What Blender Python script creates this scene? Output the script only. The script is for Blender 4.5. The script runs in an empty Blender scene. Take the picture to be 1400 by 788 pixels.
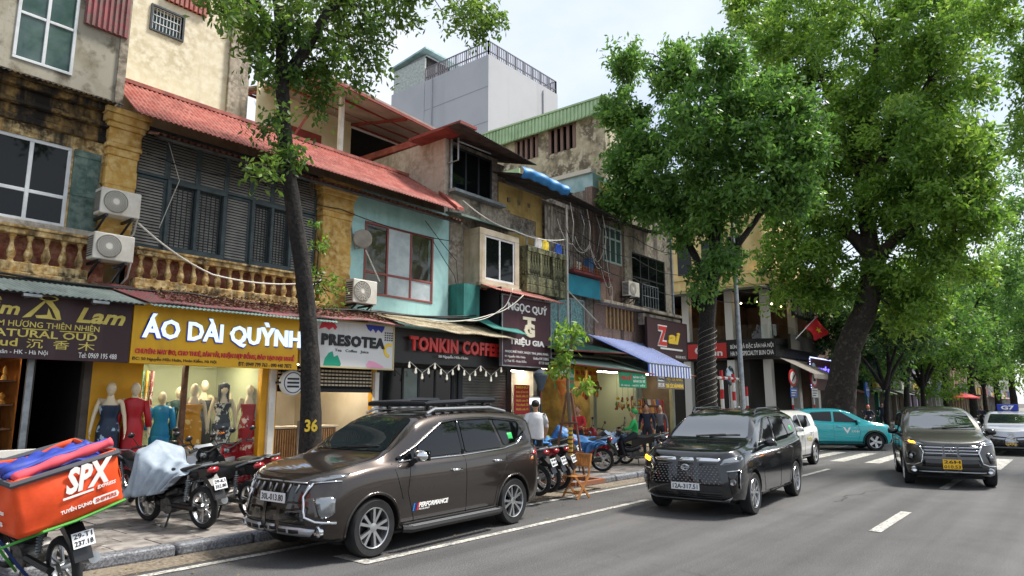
import bpy, bmesh, math, random
import numpy as np
from mathutils import Vector, Matrix
from mathutils.bvhtree import BVHTree
from mathutils.geometry import delaunay_2d_cdt

R = math.radians
random.seed(7)
rng = np.random.default_rng(7)
scene = bpy.context.scene
COL = scene.collection

# ------------------------------------------------------------------ camera
# X runs along the street away from the viewer, Y across it towards the shops
CAM_H, CAM_F, YAW, PITCH = 1.80, 930.0, R(39.596), R(9.522)
cam = bpy.data.cameras.new('camera')
cam.sensor_width = 36.0
cam.lens = CAM_F / 1400 * 36
cam.clip_end = 2000
cam_ob = bpy.data.objects.new('camera', cam)
cam_ob.location = (0, 0, CAM_H)
cam_ob.rotation_euler = (R(90) + PITCH, 0, YAW - R(90))
COL.objects.link(cam_ob)
scene.camera = cam_ob

# ------------------------------------------------------------------ sky, sun, exposure
SUN_EL, SUN_AZ = R(58), R(-35)      # azimuth measured from +X towards +Y
world = bpy.data.worlds.new('World')
scene.world = world
world.use_nodes = True
wn = world.node_tree
wn.nodes.clear()
w_out = wn.nodes.new('ShaderNodeOutputWorld')
w_bg = wn.nodes.new('ShaderNodeBackground')
w_bg.inputs['Strength'].default_value = 0.12
w_sky = wn.nodes.new('ShaderNodeTexSky')
w_sky.sky_type = 'NISHITA'
w_sky.sun_disc = False
w_sky.sun_elevation = SUN_EL
w_sky.sun_rotation = R(90) - SUN_AZ
w_tc = wn.nodes.new('ShaderNodeTexCoord')
w_map = wn.nodes.new('ShaderNodeMapping')
w_map.inputs['Scale'].default_value = (1.0, 1.0, 2.2)
w_noise = wn.nodes.new('ShaderNodeTexNoise')
w_noise.inputs['Scale'].default_value = 1.6
w_noise.inputs['Detail'].default_value = 7
w_noise.inputs['Roughness'].default_value = 0.55
w_ramp = wn.nodes.new('ShaderNodeValToRGB')
w_ramp.color_ramp.elements[0].position = 0.36
w_ramp.color_ramp.elements[0].color = (2.1, 2.35, 2.8, 1)
w_ramp.color_ramp.elements[1].position = 0.62
w_ramp.color_ramp.elements[1].color = (3.0, 3.08, 3.2, 1)
w_mix = wn.nodes.new('ShaderNodeMix')
w_mix.data_type = 'RGBA'
w_mix.inputs['Factor'].default_value = 0.86     # cloud cover over the blue
wn.links.new(w_tc.outputs['Generated'], w_map.inputs['Vector'])
wn.links.new(w_map.outputs['Vector'], w_noise.inputs['Vector'])
wn.links.new(w_noise.outputs['Fac'], w_ramp.inputs['Fac'])
wn.links.new(w_sky.outputs['Color'], w_mix.inputs['A'])
wn.links.new(w_ramp.outputs['Color'], w_mix.inputs['B'])
wn.links.new(w_mix.outputs['Result'], w_bg.inputs['Color'])
wn.links.new(w_bg.outputs['Background'], w_out.inputs['Surface'])

sun = bpy.data.lights.new('sun', 'SUN')
sun.energy = 2.4
sun.angle = R(12)
sun.color = (1.0, 0.95, 0.88)
sun_ob = bpy.data.objects.new('sun', sun)
sdir = Vector((math.cos(SUN_EL) * math.cos(SUN_AZ), math.cos(SUN_EL) * math.sin(SUN_AZ), math.sin(SUN_EL)))
sun_ob.rotation_euler = sdir.to_track_quat('Z', 'Y').to_euler()
sun_ob.location = (0, -10, 30)
COL.objects.link(sun_ob)

scene.view_settings.view_transform = 'Standard'
scene.view_settings.look = 'None'
scene.view_settings.gamma = 1
scene.view_settings.exposure = 1.58
scene.cycles.max_bounces = 6
scene.cycles.diffuse_bounces = 3
scene.cycles.glossy_bounces = 3
scene.cycles.transmission_bounces = 4
scene.cycles.transparent_max_bounces = 6
scene.cycles.sample_clamp_indirect = 6

# ------------------------------------------------------------------ survey helper: where a sight line meets a real plane
_fh = Vector((math.cos(YAW), math.sin(YAW), 0))
_r = Vector((math.sin(YAW), -math.cos(YAW), 0))
_F = _fh * math.cos(PITCH) + Vector((0, 0, math.sin(PITCH)))
_U = -_fh * math.sin(PITCH) + Vector((0, 0, math.cos(PITCH)))
def sight(px, py):
    return _F * CAM_F + _r * (px - 700) - _U * (py - 394)
def at(px, py, Y):
    d = sight(px, py); t = Y / d.y
    return d.x * t, CAM_H + d.z * t
def atx(px, py, X):
    d = sight(px, py); t = X / d.x
    return d.y * t, CAM_H + d.z * t
def ground(px, py, z=0.0):
    d = sight(px, py); t = (z - CAM_H) / d.z
    return d.x * t, d.y * t
def RC(px0, py0, px1, py1, Y):
    x0, z1 = at(px0, py0, Y); x1, z0 = at(px1, py1, Y)
    return x0, x1, z0, z1

# ------------------------------------------------------------------ materials
def lin(c):
    if isinstance(c, str):
        c = [int(c[i:i + 2], 16) / 255 for i in (1, 3, 5)]
        return tuple((x / 12.92 if x < .04045 else ((x + .055) / 1.055) ** 2.4) for x in c)
    return tuple(c)
MATS = {}
def M(name, c, rough=.6, metal=0., c2=None, scale=3., lo=.42, hi=.62, streak=None, sscale=2.0, slo=.5, shi=.7,
      c3=None, scale3=12., bump=0., bscale=40., spec=.5, coat=0., emit=None, estr=0., rvar=0., trans=0., ior=1.45, objvar=0.):
    m = bpy.data.materials.new(name); MATS[name] = m
    m.use_nodes = True
    nt = m.node_tree; N = nt.nodes; L = nt.links
    b = N['Principled BSDF']
    c = lin(c)
    b.inputs['Base Color'].default_value = (*c, 1)
    b.inputs['Roughness'].default_value = rough
    b.inputs['Metallic'].default_value = metal
    b.inputs['Specular IOR Level'].default_value = spec
    b.inputs['Coat Weight'].default_value = coat
    b.inputs['Coat Roughness'].default_value = .06
    b.inputs['IOR'].default_value = ior
    b.inputs['Transmission Weight'].default_value = trans
    if emit is not None:
        b.inputs['Emission Color'].default_value = (*lin(emit), 1)
        b.inputs['Emission Strength'].default_value = estr
    tc = None; shifted = []
    def coords():
        nonlocal tc
        if tc is None:
            tc = N.new('ShaderNodeTexCoord')
            if objvar:
                oi0 = N.new('ShaderNodeObjectInfo'); va = N.new('ShaderNodeVectorMath'); va.operation = 'MULTIPLY_ADD'
                va.inputs[0].default_value = (1, 1, 1)
                sc_ = N.new('ShaderNodeVectorMath'); sc_.operation = 'SCALE'; sc_.inputs[0].default_value = (37, 53, 71)
                L.new(oi0.outputs['Random'], sc_.inputs['Scale']); ad = N.new('ShaderNodeVectorMath'); ad.operation = 'ADD'
                L.new(tc.outputs['Object'], ad.inputs[0]); L.new(sc_.outputs[0], ad.inputs[1]); shifted.append(ad.outputs[0]); N.remove(va)
        return shifted[0] if shifted else tc.outputs['Object']
    def noise(sc, det=6, mapping=None, rgh=.6):
        n = N.new('ShaderNodeTexNoise'); n.inputs['Scale'].default_value = sc
        n.inputs['Detail'].default_value = det; n.inputs['Roughness'].default_value = rgh
        if mapping:
            mp = N.new('ShaderNodeMapping'); mp.inputs['Scale'].default_value = mapping
            L.new(coords(), mp.inputs['Vector']); L.new(mp.outputs['Vector'], n.inputs['Vector'])
        else:
            L.new(coords(), n.inputs['Vector'])
        return n.outputs['Fac']
    def ramp(fac, a, bb):
        r = N.new('ShaderNodeMapRange'); r.inputs['From Min'].default_value = a; r.inputs['From Max'].default_value = bb
        L.new(fac, r.inputs['Value']); return r.outputs['Result']
    cur = None
    def mixto(fac, col):
        nonlocal cur
        x = N.new('ShaderNodeMix'); x.data_type = 'RGBA'
        L.new(fac, x.inputs['Factor'])
        if cur is None: x.inputs['A'].default_value = (*c, 1)
        else: L.new(cur, x.inputs['A'])
        x.inputs['B'].default_value = (*lin(col), 1)
        cur = x.outputs['Result']
    if c2 is not None: mixto(ramp(noise(scale), lo, hi), c2)
    if c3 is not None: mixto(ramp(noise(scale3, 8), lo, hi), c3)
    if streak is not None: mixto(ramp(noise(sscale, 7, (1.6, 1.6, .16)), slo, shi), streak)
    if objvar:
        oi = N.new('ShaderNodeObjectInfo')
        hs = N.new('ShaderNodeHueSaturation')
        mr = N.new('ShaderNodeMapRange'); mr.inputs['To Min'].default_value = 1 - objvar; mr.inputs['To Max'].default_value = 1 + objvar
        L.new(oi.outputs['Random'], mr.inputs['Value']); L.new(mr.outputs['Result'], hs.inputs['Value'])
        if cur is None: hs.inputs['Color'].default_value = (*c, 1)
        else: L.new(cur, hs.inputs['Color'])
        cur = hs.outputs['Color']
    if cur is not None: L.new(cur, b.inputs['Base Color'])
    if rvar:
        mr = N.new('ShaderNodeMapRange'); mr.inputs['To Min'].default_value = max(0, rough - rvar); mr.inputs['To Max'].default_value = min(1, rough + rvar)
        L.new(noise(scale * 2), mr.inputs['Value']); L.new(mr.outputs['Result'], b.inputs['Roughness'])
    if bump:
        bp = N.new('ShaderNodeBump'); bp.inputs['Strength'].default_value = bump; bp.inputs['Distance'].default_value = .02
        L.new(noise(bscale, 8), bp.inputs['Height']); L.new(bp.outputs['Normal'], b.inputs['Normal'])
    return m

def glass_mat(name, tint=(.8, .9, .88), refl=.12, rough=.02):
    m = bpy.data.materials.new(name); m.use_nodes = True
    N = m.node_tree.nodes; L = m.node_tree.links; N.clear()
    o = N.new('ShaderNodeOutputMaterial'); mx = N.new('ShaderNodeMixShader')
    t = N.new('ShaderNodeBsdfTransparent'); t.inputs['Color'].default_value = (*tint, 1)
    g = N.new('ShaderNodeBsdfGlossy'); g.inputs['Roughness'].default_value = rough
    lw = N.new('ShaderNodeLayerWeight'); lw.inputs['Blend'].default_value = .25
    mr = N.new('ShaderNodeMapRange'); mr.inputs['To Min'].default_value = refl * .5; mr.inputs['To Max'].default_value = min(.9, refl * 3)
    L.new(lw.outputs['Fresnel'], mr.inputs['Value']); L.new(mr.outputs['Result'], mx.inputs['Fac'])
    L.new(t.outputs[0], mx.inputs[1]); L.new(g.outputs[0], mx.inputs[2]); L.new(mx.outputs[0], o.inputs['Surface'])
    MATS[name] = m
    return m

# ------------------------------------------------------------------ mesh building
def woff(p):
    o = Vector((0, 0, 0))
    while p is not None:
        o += p.location; p = p.parent
    return o
def tag(o, label=None, cat=None, group=None, kind=None):
    if label: o['label'] = label
    if cat: o['category'] = cat
    if group: o['group'] = group
    if kind: o['kind'] = kind
    return o
def thing(name, label, cat, loc=(0, 0, 0), rz=0., group=None):
    o = bpy.data.objects.new(name, None); COL.objects.link(o)
    o.empty_display_size = .2
    o.location = loc; o.rotation_euler = (0, 0, rz)
    return tag(o, label, cat, group)
class MB:
    def __init__(s): s.v = []; s.f = []; s.m = []
    def add(s, vs, fs, mi=0):
        b = len(s.v); s.v.extend([tuple(v) for v in vs]); s.f.extend([tuple(i + b for i in f) for f in fs]); s.m.extend([mi] * len(fs)); return s
    def box(s, x0, x1, y0, y1, z0, z1, mi=0):
        if x0 > x1: x0, x1 = x1, x0
        if y0 > y1: y0, y1 = y1, y0
        if z0 > z1: z0, z1 = z1, z0
        return s.add([(x0, y0, z0), (x1, y0, z0), (x1, y1, z0), (x0, y1, z0), (x0, y0, z1), (x1, y0, z1), (x1, y1, z1), (x0, y1, z1)],
                     [(0, 3, 2, 1), (4, 5, 6, 7), (0, 1, 5, 4), (1, 2, 6, 5), (2, 3, 7, 6), (3, 0, 4, 7)], mi)
    def prism(s, pts, a, b, axis='y', mi=0):
        n = len(pts)
        def P(p, t):
            return {'x': (t, p[0], p[1]), 'y': (p[0], t, p[1]), 'z': (p[0], p[1], t)}[axis]
        vs = [P(p, a) for p in pts] + [P(p, b) for p in pts]
        fs = [tuple(range(n))[::-1], tuple(range(n, 2 * n))] + [(i, (i + 1) % n, n + (i + 1) % n, n + i) for i in range(n)]
        return s.add(vs, fs, mi)
    def tube(s, path, r, n=8, mi=0, cap=True):
        path = [Vector(p) for p in path]; k = len(path)
        rs = r if isinstance(r, (list, tuple)) else [r] * k
        vs = []; up = None
        for i, p in enumerate(path):
            d = (path[min(i + 1, k - 1)] - path[max(i - 1, 0)])
            if d.length < 1e-9: d = Vector((0, 0, 1))
            d.normalize()
            if up is None:
                up = Vector((0, 0, 1)) if abs(d.z) < .9 else Vector((1, 0, 0))
            a = d.cross(up)
            if a.length < 1e-5: a = d.cross(Vector((1, .3, 0)))
            a.normalize(); bb = d.cross(a).normalized(); up = -bb if False else up
            for j in range(n):
                t = 2 * math.pi * j / n
                vs.append(p + (a * math.cos(t) + bb * math.sin(t)) * rs[i])
        fs = []
        for i in range(k - 1):
            for j in range(n):
                fs.append((i * n + j, i * n + (j + 1) % n, (i + 1) * n + (j + 1) % n, (i + 1) * n + j))
        if cap: fs += [tuple(range(n))[::-1], tuple(range((k - 1) * n, k * n))]
        return s.add(vs, fs, mi)
    def bar(s, a, b, w, h=None, mi=0):
        a = Vector(a); b = Vector(b); h = h or w
        d = (b - a).normalized(); up = Vector((0, 0, 1)) if abs(d.z) < .95 else Vector((1, 0, 0))
        x = d.cross(up).normalized(); y = x.cross(d).normalized()
        vs = [p + x * (sx * w / 2) + y * (sy * h / 2) for p in (a, b) for sx, sy in ((-1, -1), (1, -1), (1, 1), (-1, 1))]
        return s.add(vs, [(3, 2, 1, 0), (4, 5, 6, 7), (0, 1, 5, 4), (1, 2, 6, 5), (2, 3, 7, 6), (3, 0, 4, 7)], mi)
    def lathe(s, prof, n=16, c=(0, 0, 0), axis='z', mi=0, a0=0., a1=2 * math.pi):
        full = abs(a1 - a0 - 2 * math.pi) < 1e-6; k = len(prof); m = n if full else n + 1
        vs = []
        for i in range(m):
            t = a0 + (a1 - a0) * i / n; ct, st = math.cos(t), math.sin(t)
            for (r, h) in prof:
                v = {'z': (r * ct, r * st, h), 'y': (r * ct, h, r * st), 'x': (h, r * ct, r * st)}[axis]
                vs.append((c[0] + v[0], c[1] + v[1], c[2] + v[2]))
        fs = []
        for i in range(n):
            i2 = (i + 1) % m
            for j in range(k - 1):
                f = (i * k + j, i2 * k + j, i2 * k + j + 1, i * k + j + 1)
                fs.append(f)
        return s.add(vs, fs, mi)
    def ball(s, c, r, n=10, sc=(1, 1, 1), mi=0):
        prof = [(max(1e-4, r * math.sin(math.pi * j / n)), -r * math.cos(math.pi * j / n)) for j in range(n + 1)]
        b = len(s.v); s.lathe(prof, n + 2, (0, 0, 0), 'z', mi)
        for i in range(b, len(s.v)):
            v = s.v[i]; s.v[i] = (c[0] + v[0] * sc[0], c[1] + v[1] * sc[1], c[2] + v[2] * sc[2])
        return s
    def grid(s, fn, nu, nv, mi=0, closeu=False):
        mu = nu if closeu else nu + 1
        vs = [fn(i / nu, j / nv) for i in range(mu) for j in range(nv + 1)]
        fs = []
        for i in range(nu):
            for j in range(nv):
                i2 = (i + 1) % mu
                fs.append((i * (nv + 1) + j, i2 * (nv + 1) + j, i2 * (nv + 1) + j + 1, i * (nv + 1) + j + 1))
        return s.add(vs, fs, mi)
    def xform(s, mat, start=0):
        for i in range(start, len(s.v)): s.v[i] = tuple(mat @ Vector(s.v[i]))
        return s
    def mesh(s, name, mat, smooth=False):
        me = bpy.data.meshes.new(name); me.from_pydata(s.v, [], s.f)
        mats = mat if isinstance(mat, (list, tuple)) else [mat]
        for m in mats: me.materials.append(m)
        if any(s.m): me.polygons.foreach_set('material_index', s.m)
        bm = bmesh.new(); bm.from_mesh(me); bmesh.ops.recalc_face_normals(bm, faces=bm.faces)
        bm.to_mesh(me); bm.free()
        if smooth:
            me.polygons.foreach_set('use_smooth', [True] * len(me.polygons))
            if smooth != 'all': me.set_sharp_from_angle(angle=R(smooth if isinstance(smooth, (int, float)) and smooth is not True else 40))
        me.update()
        return me
    def build(s, name, mat, parent=None, smooth=False, bevel=0., sol=0., world=False, subsurf=0):
        return link(name, s.mesh(name, mat, smooth), parent, bevel, sol, world, subsurf)
def link(name, me, parent=None, bevel=0., sol=0., world=False, subsurf=0):
    o = bpy.data.objects.new(name, me); COL.objects.link(o)
    if parent is not None:
        o.parent = parent
        if world: o.location = -woff(parent)
    if sol:
        md = o.modifiers.new('Solidify', 'SOLIDIFY'); md.thickness = sol; md.offset = 0
    if bevel:
        md = o.modifiers.new('Bevel', 'BEVEL'); md.width = bevel; md.segments = 2; md.limit_method = 'ANGLE'
    if subsurf:
        md = o.modifiers.new('Subsurf', 'SUBSURF'); md.levels = subsurf; md.render_levels = subsurf
    return o
def bx(name, mat, parent, x0, x1, y0, y1, z0, z1, bevel=0., world=True):
    return MB().box(x0, x1, y0, y1, z0, z1).build(name, mat, parent, bevel=bevel, world=world)
def inst(name, me, parent, loc, rz=0., world=True, scale=None):
    o = bpy.data.objects.new(name, me); COL.objects.link(o)
    o.parent = parent
    o.location = Vector(loc) - (woff(parent) if (world and parent is not None) else Vector((0, 0, 0)))
    o.rotation_euler = (0, 0, rz)
    if scale: o.scale = scale
    return o
def copy_tree(o, parent=None):
    c = o.copy(); COL.objects.link(c); c.parent = parent
    for ch in list(o.children): copy_tree(ch, c)
    return c
def wall(x0, x1, z0, z1, y0, y1, holes, axis='y', mb=None):
    """solid wall slab with rectangular openings; axis 'y': runs along X, 'x': runs along Y"""
    mb = mb or MB()
    zs = sorted({z0, z1, *[min(max(h[k], z0), z1) for h in holes for k in (2, 3)]})
    for a, b in zip(zs, zs[1:]):
        if b - a < 1e-5: continue
        zc = (a + b) / 2
        cuts = sorted([(max(h[0], x0), min(h[1], x1)) for h in holes if h[2] < zc < h[3]])
        cur = x0
        for c0, c1 in cuts + [(x1, x1)]:
            if c0 - cur > 1e-4:
                if axis == 'y': mb.box(cur, c0, y0, y1, a, b)
                else: mb.box(y0, y1, cur, c0, a, b)
            cur = max(cur, c1)
    return mb
def corrugated(p0, p1, p2, p3, pitch=.076, amp=.012, nv=8, sag=0., jitter=0.):
    """sheet with ridges running p0->p3; p0-p1 top edge, p3-p2 lower edge"""
    p0, p1, p2, p3 = map(Vector, (p0, p1, p2, p3))
    Lw = (p1 - p0).length; nu = max(4, int(Lw / pitch * 6))
    nrm = (p1 - p0).cross(p3 - p0).normalized()
    if nrm.z < 0: nrm = -nrm
    mb = MB()
    ph = random.random() * 9
    def fn(u, v):
        p = (p0.lerp(p1, u)).lerp(p3.lerp(p2, u), v)
        k = amp * math.sin(2 * math.pi * u * Lw / pitch)
        j = jitter * (math.sin(u * Lw * 1.7 + ph) + .6 * math.sin(u * Lw * 4.1 + ph * 2)) * v
        return p + nrm * k + Vector((0, 0, -sag * math.sin(math.pi * v) + j))
    return mb.grid(fn, nu, nv)
# ------------------------------------------------------------------ lettering
def text_verts(body, bold=0., shear=0., spacing=1.):
    cu = bpy.data.curves.new('t', 'FONT'); cu.body = body; cu.size = 1; cu.resolution_u = 2
    cu.extrude = .05; cu.offset = bold; cu.shear = shear; cu.space_character = spacing
    ob = bpy.data.objects.new('t', cu)
    me = bpy.data.meshes.new_from_object(ob)
    bpy.data.objects.remove(ob); bpy.data.curves.remove(cu)
    return me
def lettering(body, x0, x1, z0, z1, y, mat, parent, ext=.006, bold=0., shear=0., spacing=1., split=False, name='lettering', frame=None, world=True):
    """write text into the rectangle x0..x1, z0..z1 of a board facing -Y (or of frame=(origin,ux,uz,n))"""
    me = text_verts(body, bold, shear, spacing)
    n = len(me.vertices)
    if n == 0: return None
    co = np.empty(n * 3); me.vertices.foreach_get('co', co); co = co.reshape(-1, 3)
    mn = co.min(0); mx = co.max(0)
    u = (co[:, 0] - mn[0]) / max(1e-6, mx[0] - mn[0]); w = (co[:, 1] - mn[1]) / max(1e-6, mx[1] - mn[1])
    up = (co[:, 2] > 0)
    a = x0 + u * (x1 - x0); b = z0 + w * (z1 - z0); d = np.where(up, ext, -.001)
    if frame is None:
        out = np.stack([a, y - d, b], 1)
    else:
        o, ux, uz, nn = [np.array(q) for q in frame]
        out = o + a[:, None] * ux + b[:, None] * uz + d[:, None] * nn
    me.vertices.foreach_set('co', out.ravel()); me.update()
    me.materials.clear(); me.materials.append(mat)
    if not split:
        return link(name, me, parent, world=world)
    # one object for each letter: loose shells grouped by overlap along the line
    bm = bmesh.new(); bm.from_mesh(me); bm.verts.ensure_lookup_table()
    seen = {}; comps = []
    for v in bm.verts:
        if v.index in seen: continue
        st = [v]; seen[v.index] = len(comps); cc = []
        while st:
            q = st.pop(); cc.append(q.index)
            for e in q.link_edges:
                k = e.other_vert(q)
                if k.index not in seen: seen[k.index] = len(comps); st.append(k)
        comps.append((min(a[i] for i in cc), max(a[i] for i in cc), cc))
    comps.sort()
    groups = []
    for lo, hi, cc in comps:
        if groups and lo < groups[-1][1] - .25 * min(hi - lo, groups[-1][1] - groups[-1][0]):
            g = groups[-1]; g[1] = max(g[1], hi); g[2].extend(cc)
        else: groups.append([lo, hi, list(cc)])
    faces = [[v.index for v in f.verts] for f in bm.faces]; bm.free()
    vg = {}
    for gi, g in enumerate(groups):
        for i in g[2]: vg[i] = gi
    res = []
    for gi, g in enumerate(groups):
        mp = {i: k for k, i in enumerate(g[2])}
        m2 = bpy.data.meshes.new('letter')
        m2.from_pydata([tuple(out[i]) for i in g[2]], [], [[mp[i] for i in f] for f in faces if vg[f[0]] == gi])
        m2.materials.append(mat)
        res.append(link('letter', m2, parent, world=world))
    return res
# ================================================================== materials used by the place
asphalt = M('asphalt', (.062, .061, .061), .66, c2=(.036, .036, .037), scale=.6, c3=(.15, .148, .145), scale3=55., lo=.44, hi=.74, bump=.6, bscale=70, rvar=.14)
# worn wheel tracks running with the traffic
_nt = asphalt.node_tree; _tc = [n for n in _nt.nodes if n.type == 'TEX_COORD'][0]
_mp = _nt.nodes.new('ShaderNodeMapping'); _mp.inputs['Scale'].default_value = (.05, 1.1, 1)
_nz = _nt.nodes.new('ShaderNodeTexNoise'); _nz.inputs['Scale'].default_value = 1.3; _nz.inputs['Detail'].default_value = 5
_mr = _nt.nodes.new('ShaderNodeMapRange'); _mr.inputs['From Min'].default_value = .35; _mr.inputs['From Max'].default_value = .68; _mr.inputs['To Min'].default_value = .7; _mr.inputs['To Max'].default_value = 1.4
_mx = _nt.nodes.new('ShaderNodeMix'); _mx.data_type = 'RGBA'; _mx.blend_type = 'MULTIPLY'; _mx.inputs['Factor'].default_value = 1
_bs = _nt.nodes['Principled BSDF']; _src = _bs.inputs['Base Color'].links[0].from_socket
_nt.links.new(_tc.outputs['Object'], _mp.inputs['Vector']); _nt.links.new(_mp.outputs['Vector'], _nz.inputs['Vector']); _nt.links.new(_nz.outputs['Fac'], _mr.inputs['Value'])
_nt.links.new(_src, _mx.inputs['A']); _nt.links.new(_mr.outputs['Result'], _mx.inputs['B']); _nt.links.new(_mx.outputs['Result'], _bs.inputs['Base Color'])
patch_asphalt = M('asphalt_patch', (.034, .035, .038), .7, c2=(.05, .05, .054), scale=3, c3=(.075, .075, .078), scale3=110, bump=.4, bscale=150)
crack_mat = M('crack_fill', (.016, .016, .017), .6)
iron_cover = M('cast_iron', (.06, .055, .05), .55, .6, c2=(.1, .08, .06), scale=9)
gutter = M('gutter_concrete', '#6f6556', .85, c2='#4a4238', scale=1.6, c3='#877c6c', scale3=20, bump=.4, bscale=50)
road_paint = M('road_paint', '#d4d1c8', .6, c2='#8f8d87', scale=5, lo=.42, hi=.66, c3='#5d5c58', scale3=30, bump=.1)
pave_base = M('pavement_joint', '#4d4943', .9, c2='#393632', scale=4)
tile_mat = M('paving_tile', '#78736e', .45, c2='#524946', scale=2.2, c3='#918c86', scale3=5, bump=.2, bscale=30, rvar=.2, objvar=.3)
pave_far = M('paving_far', '#74706b', .6, c2='#575250', scale=2, c3='#8a827a', scale3=7)
kerb_mat = M('kerb_granite', '#5b5e63', .6, c2='#45474b', scale=5, c3='#85878c', scale3=40, bump=.15, objvar=.12)
earth = M('earth', '#5a564f', .9, c2='#47433d', scale=.2)

def sheet(name, mat, x0, x1, y0, y1, z, parent=None, label=None, nx=1, ny=1):
    mb = MB().grid(lambda u, v: (x0 + (x1 - x0) * u, y0 + (y1 - y0) * v, z), nx, ny)
    o = mb.build(name, mat, parent)
    if parent is None: o['kind'] = 'structure'
    return o
sheet('ground', earth, -600, 900, -600, 600, -.03)
road = sheet('road', asphalt, -120, 420, -5.2, 8.46, 0)
sheet('gutter_strip', gutter, -120, 420, 7.95, 8.46, .004, road)
def marking(x0, x1, y0, y1, nm='lane_line'):
    return sheet(nm, road_paint, x0, x1, y0, y1, .008, road)
marking(-60, 140, 7.70, 7.82)
marking(5.15, 11.75, 6.38, 6.50)
marking(5.15, 5.32, 6.50, 7.0)
marking(17.2, 20.2, 5.45, 5.57)
for k in range(-3, 14):
    marking(10.95 + k * 6.2, 13.2 + k * 6.2, 2.36, 2.52)
for k in range(13):
    y = 7.2 - k * .98
    marking(22.9, 27.2, y - .42, y, 'zebra_stripe')
for k in range(9):
    x, y = random.uniform(5, 24), random.uniform(.5, 6.0); pts = []
    for i in range(16):
        pts.append((x, y)); x += random.uniform(.05, .28) * (1 if k % 3 else .2); y += random.gauss(0, .05) + (0 if k % 3 else .2)
    mb = MB()
    for (a, b), (c_, d_) in zip(pts, pts[1:]):
        w = random.uniform(.004, .011); mb.add([(a, b - w, .0045), (c_, d_ - w, .0045), (c_, d_ + w, .0045), (a, b + w, .0045)], [(0, 1, 2, 3)])
    mb.build('crack', crack_mat, road)
# pavement on the shop side: slab, kerb stones, loose-laid tiles
pave = MB().box(-120, 26.6, 8.64, 13.4, -.02, .105).build('pavement', pave_far)
sheet('side_street', asphalt, 26.6, 37.6, 8.45, 70, .002)
pave2 = MB().box(37.6, 420, 8.64, 13.4, -.02, .105).build('pavement_beyond', pave_far)
pave2['kind'] = 'structure'
pave['kind'] = 'structure'
bx('joint_bed', pave_base, pave, 0, 17.2, 8.645, 12.95, .1, .112)
kme = MB().box(0, .985, 0, .2, 0, .155).mesh('kerb_stone', kerb_mat)
for k in list(range(-4, 26)) + list(range(38, 62)):
    o = inst('kerb_stone', kme, pave if k < 30 else pave2, (k * 1.0 + random.uniform(-.004, .004), 8.452 + random.uniform(-.006, .006), -.02), 0)
    if k < 25:
        md = o.modifiers.new('Bevel', 'BEVEL'); md.width = .045; md.segments = 3
tme = [MB().box(.007, .493, .007, .493, 0, .022).mesh('paving_tile', tile_mat) for _ in range(1)]
for i in range(33):
    for j in range(8):
        x = .4 + i * .5 + (.25 if j % 2 else 0); y = 8.66 + j * .5
        if x > 16.6: continue
        o = inst('paving_tile', tme[0], pave, (x, y, .106 + random.uniform(-.004, .004)), 0)
        o.rotation_euler = (random.gauss(0, .004), random.gauss(0, .004), random.gauss(0, .003))
# opposite pavement, behind the viewer and to the right
MB().box(-120, 420, -12, -5.2, -.02, .13).build('far_pavement', pave_far)['kind'] = 'structure'
# ================================================================== building materials
ochre = M('ochre_plaster', '#c79c4d', .85, c2='#a37a3a', scale=2.0, c3='#d8b878', scale3=7, streak='#5a4528', sscale=2.0, slo=.58, shi=.8, bump=.3, bscale=25)
ochre_worn = M('worn_ochre_plaster', '#b98f4c', .9, c2='#4c3d2a', scale=3.2, c3='#d8c08c', scale3=11, streak='#2d2820', sscale=3, slo=.45, shi=.7, bump=.4, bscale=25)
render_grey = M('grey_render', '#a8a292', .9, c2='#8b836f', scale=1.1, c3='#6d6655', scale3=3.0, lo=.52, hi=.66, streak='#5b5446', sscale=1.2, slo=.55, shi=.78, bump=.12, bscale=30)
beige_render = M('beige_render', '#cfc4a8', .9, c2='#b5a98d', scale=.7, streak='#7c7260', sscale=.9, slo=.56, shi=.85, c3='#d8d0ba', scale3=5, bump=.1)
tower_grey = M('pale_grey_paint', '#b5b6ba', .85, c2='#aeb0b4', scale=.3, streak='#a2a3a8', sscale=.5, slo=.55, shi=.85)
concrete = M('stained_concrete', '#948a7a', .9, c2='#6c6355', scale=1.6, c3='#aaa090', scale3=8, streak='#3f3a33', sscale=1.8, slo=.5, shi=.72, bump=.3, bscale=30)
dark_concrete = M('sooty_concrete', '#787066', .92, c2='#504a43', scale=1.8, c3='#958c80', scale3=9, streak='#38342f', sscale=2.0, slo=.52, shi=.75, bump=.35, bscale=30)
mossy = M('mossy_concrete', '#6b6a52', .95, c2='#33352a', scale=3, c3='#8a8a62', scale3=14, streak='#20211b', sscale=4, slo=.45, shi=.65, bump=.5, bscale=30)
brick_wall = M('bare_brick', '#836a5e', .92, c2='#685a51', scale=5, c3='#94857a', scale3=14, lo=.5, hi=.7, streak='#3a332e', sscale=2, bump=.6, bscale=24)
teal_paint = M('teal_paint', '#a6d0cc', .78, c2='#98c2be', scale=1.1, streak='#6d9794', sscale=1.3, slo=.55, shi=.85, c3='#a9d0cc', scale3=7)
mustard = M('mustard_paint', '#b59a5e', .8, c2='#98804a', scale=2, streak='#6d5b38', slo=.5, shi=.75)
cream_paint = M('cream_paint', '#e3c98f', .8, c2='#d5b878', scale=1.5, streak='#a08a5c', slo=.6, shi=.9)
cream_room = M('cream_room', '#d6ccb6', .8, c2='#c9bda4', scale=1)
pink_render = M('pink_render', '#a98c78', .85, c2='#937866', scale=1.2, streak='#5f5046', slo=.55, shi=.8)
green_sheet = M('green_metal_sheet', '#a9c49b', .5, c2='#97b388', scale=1.5, streak='#6d8a5d', slo=.6, shi=.85)
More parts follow.
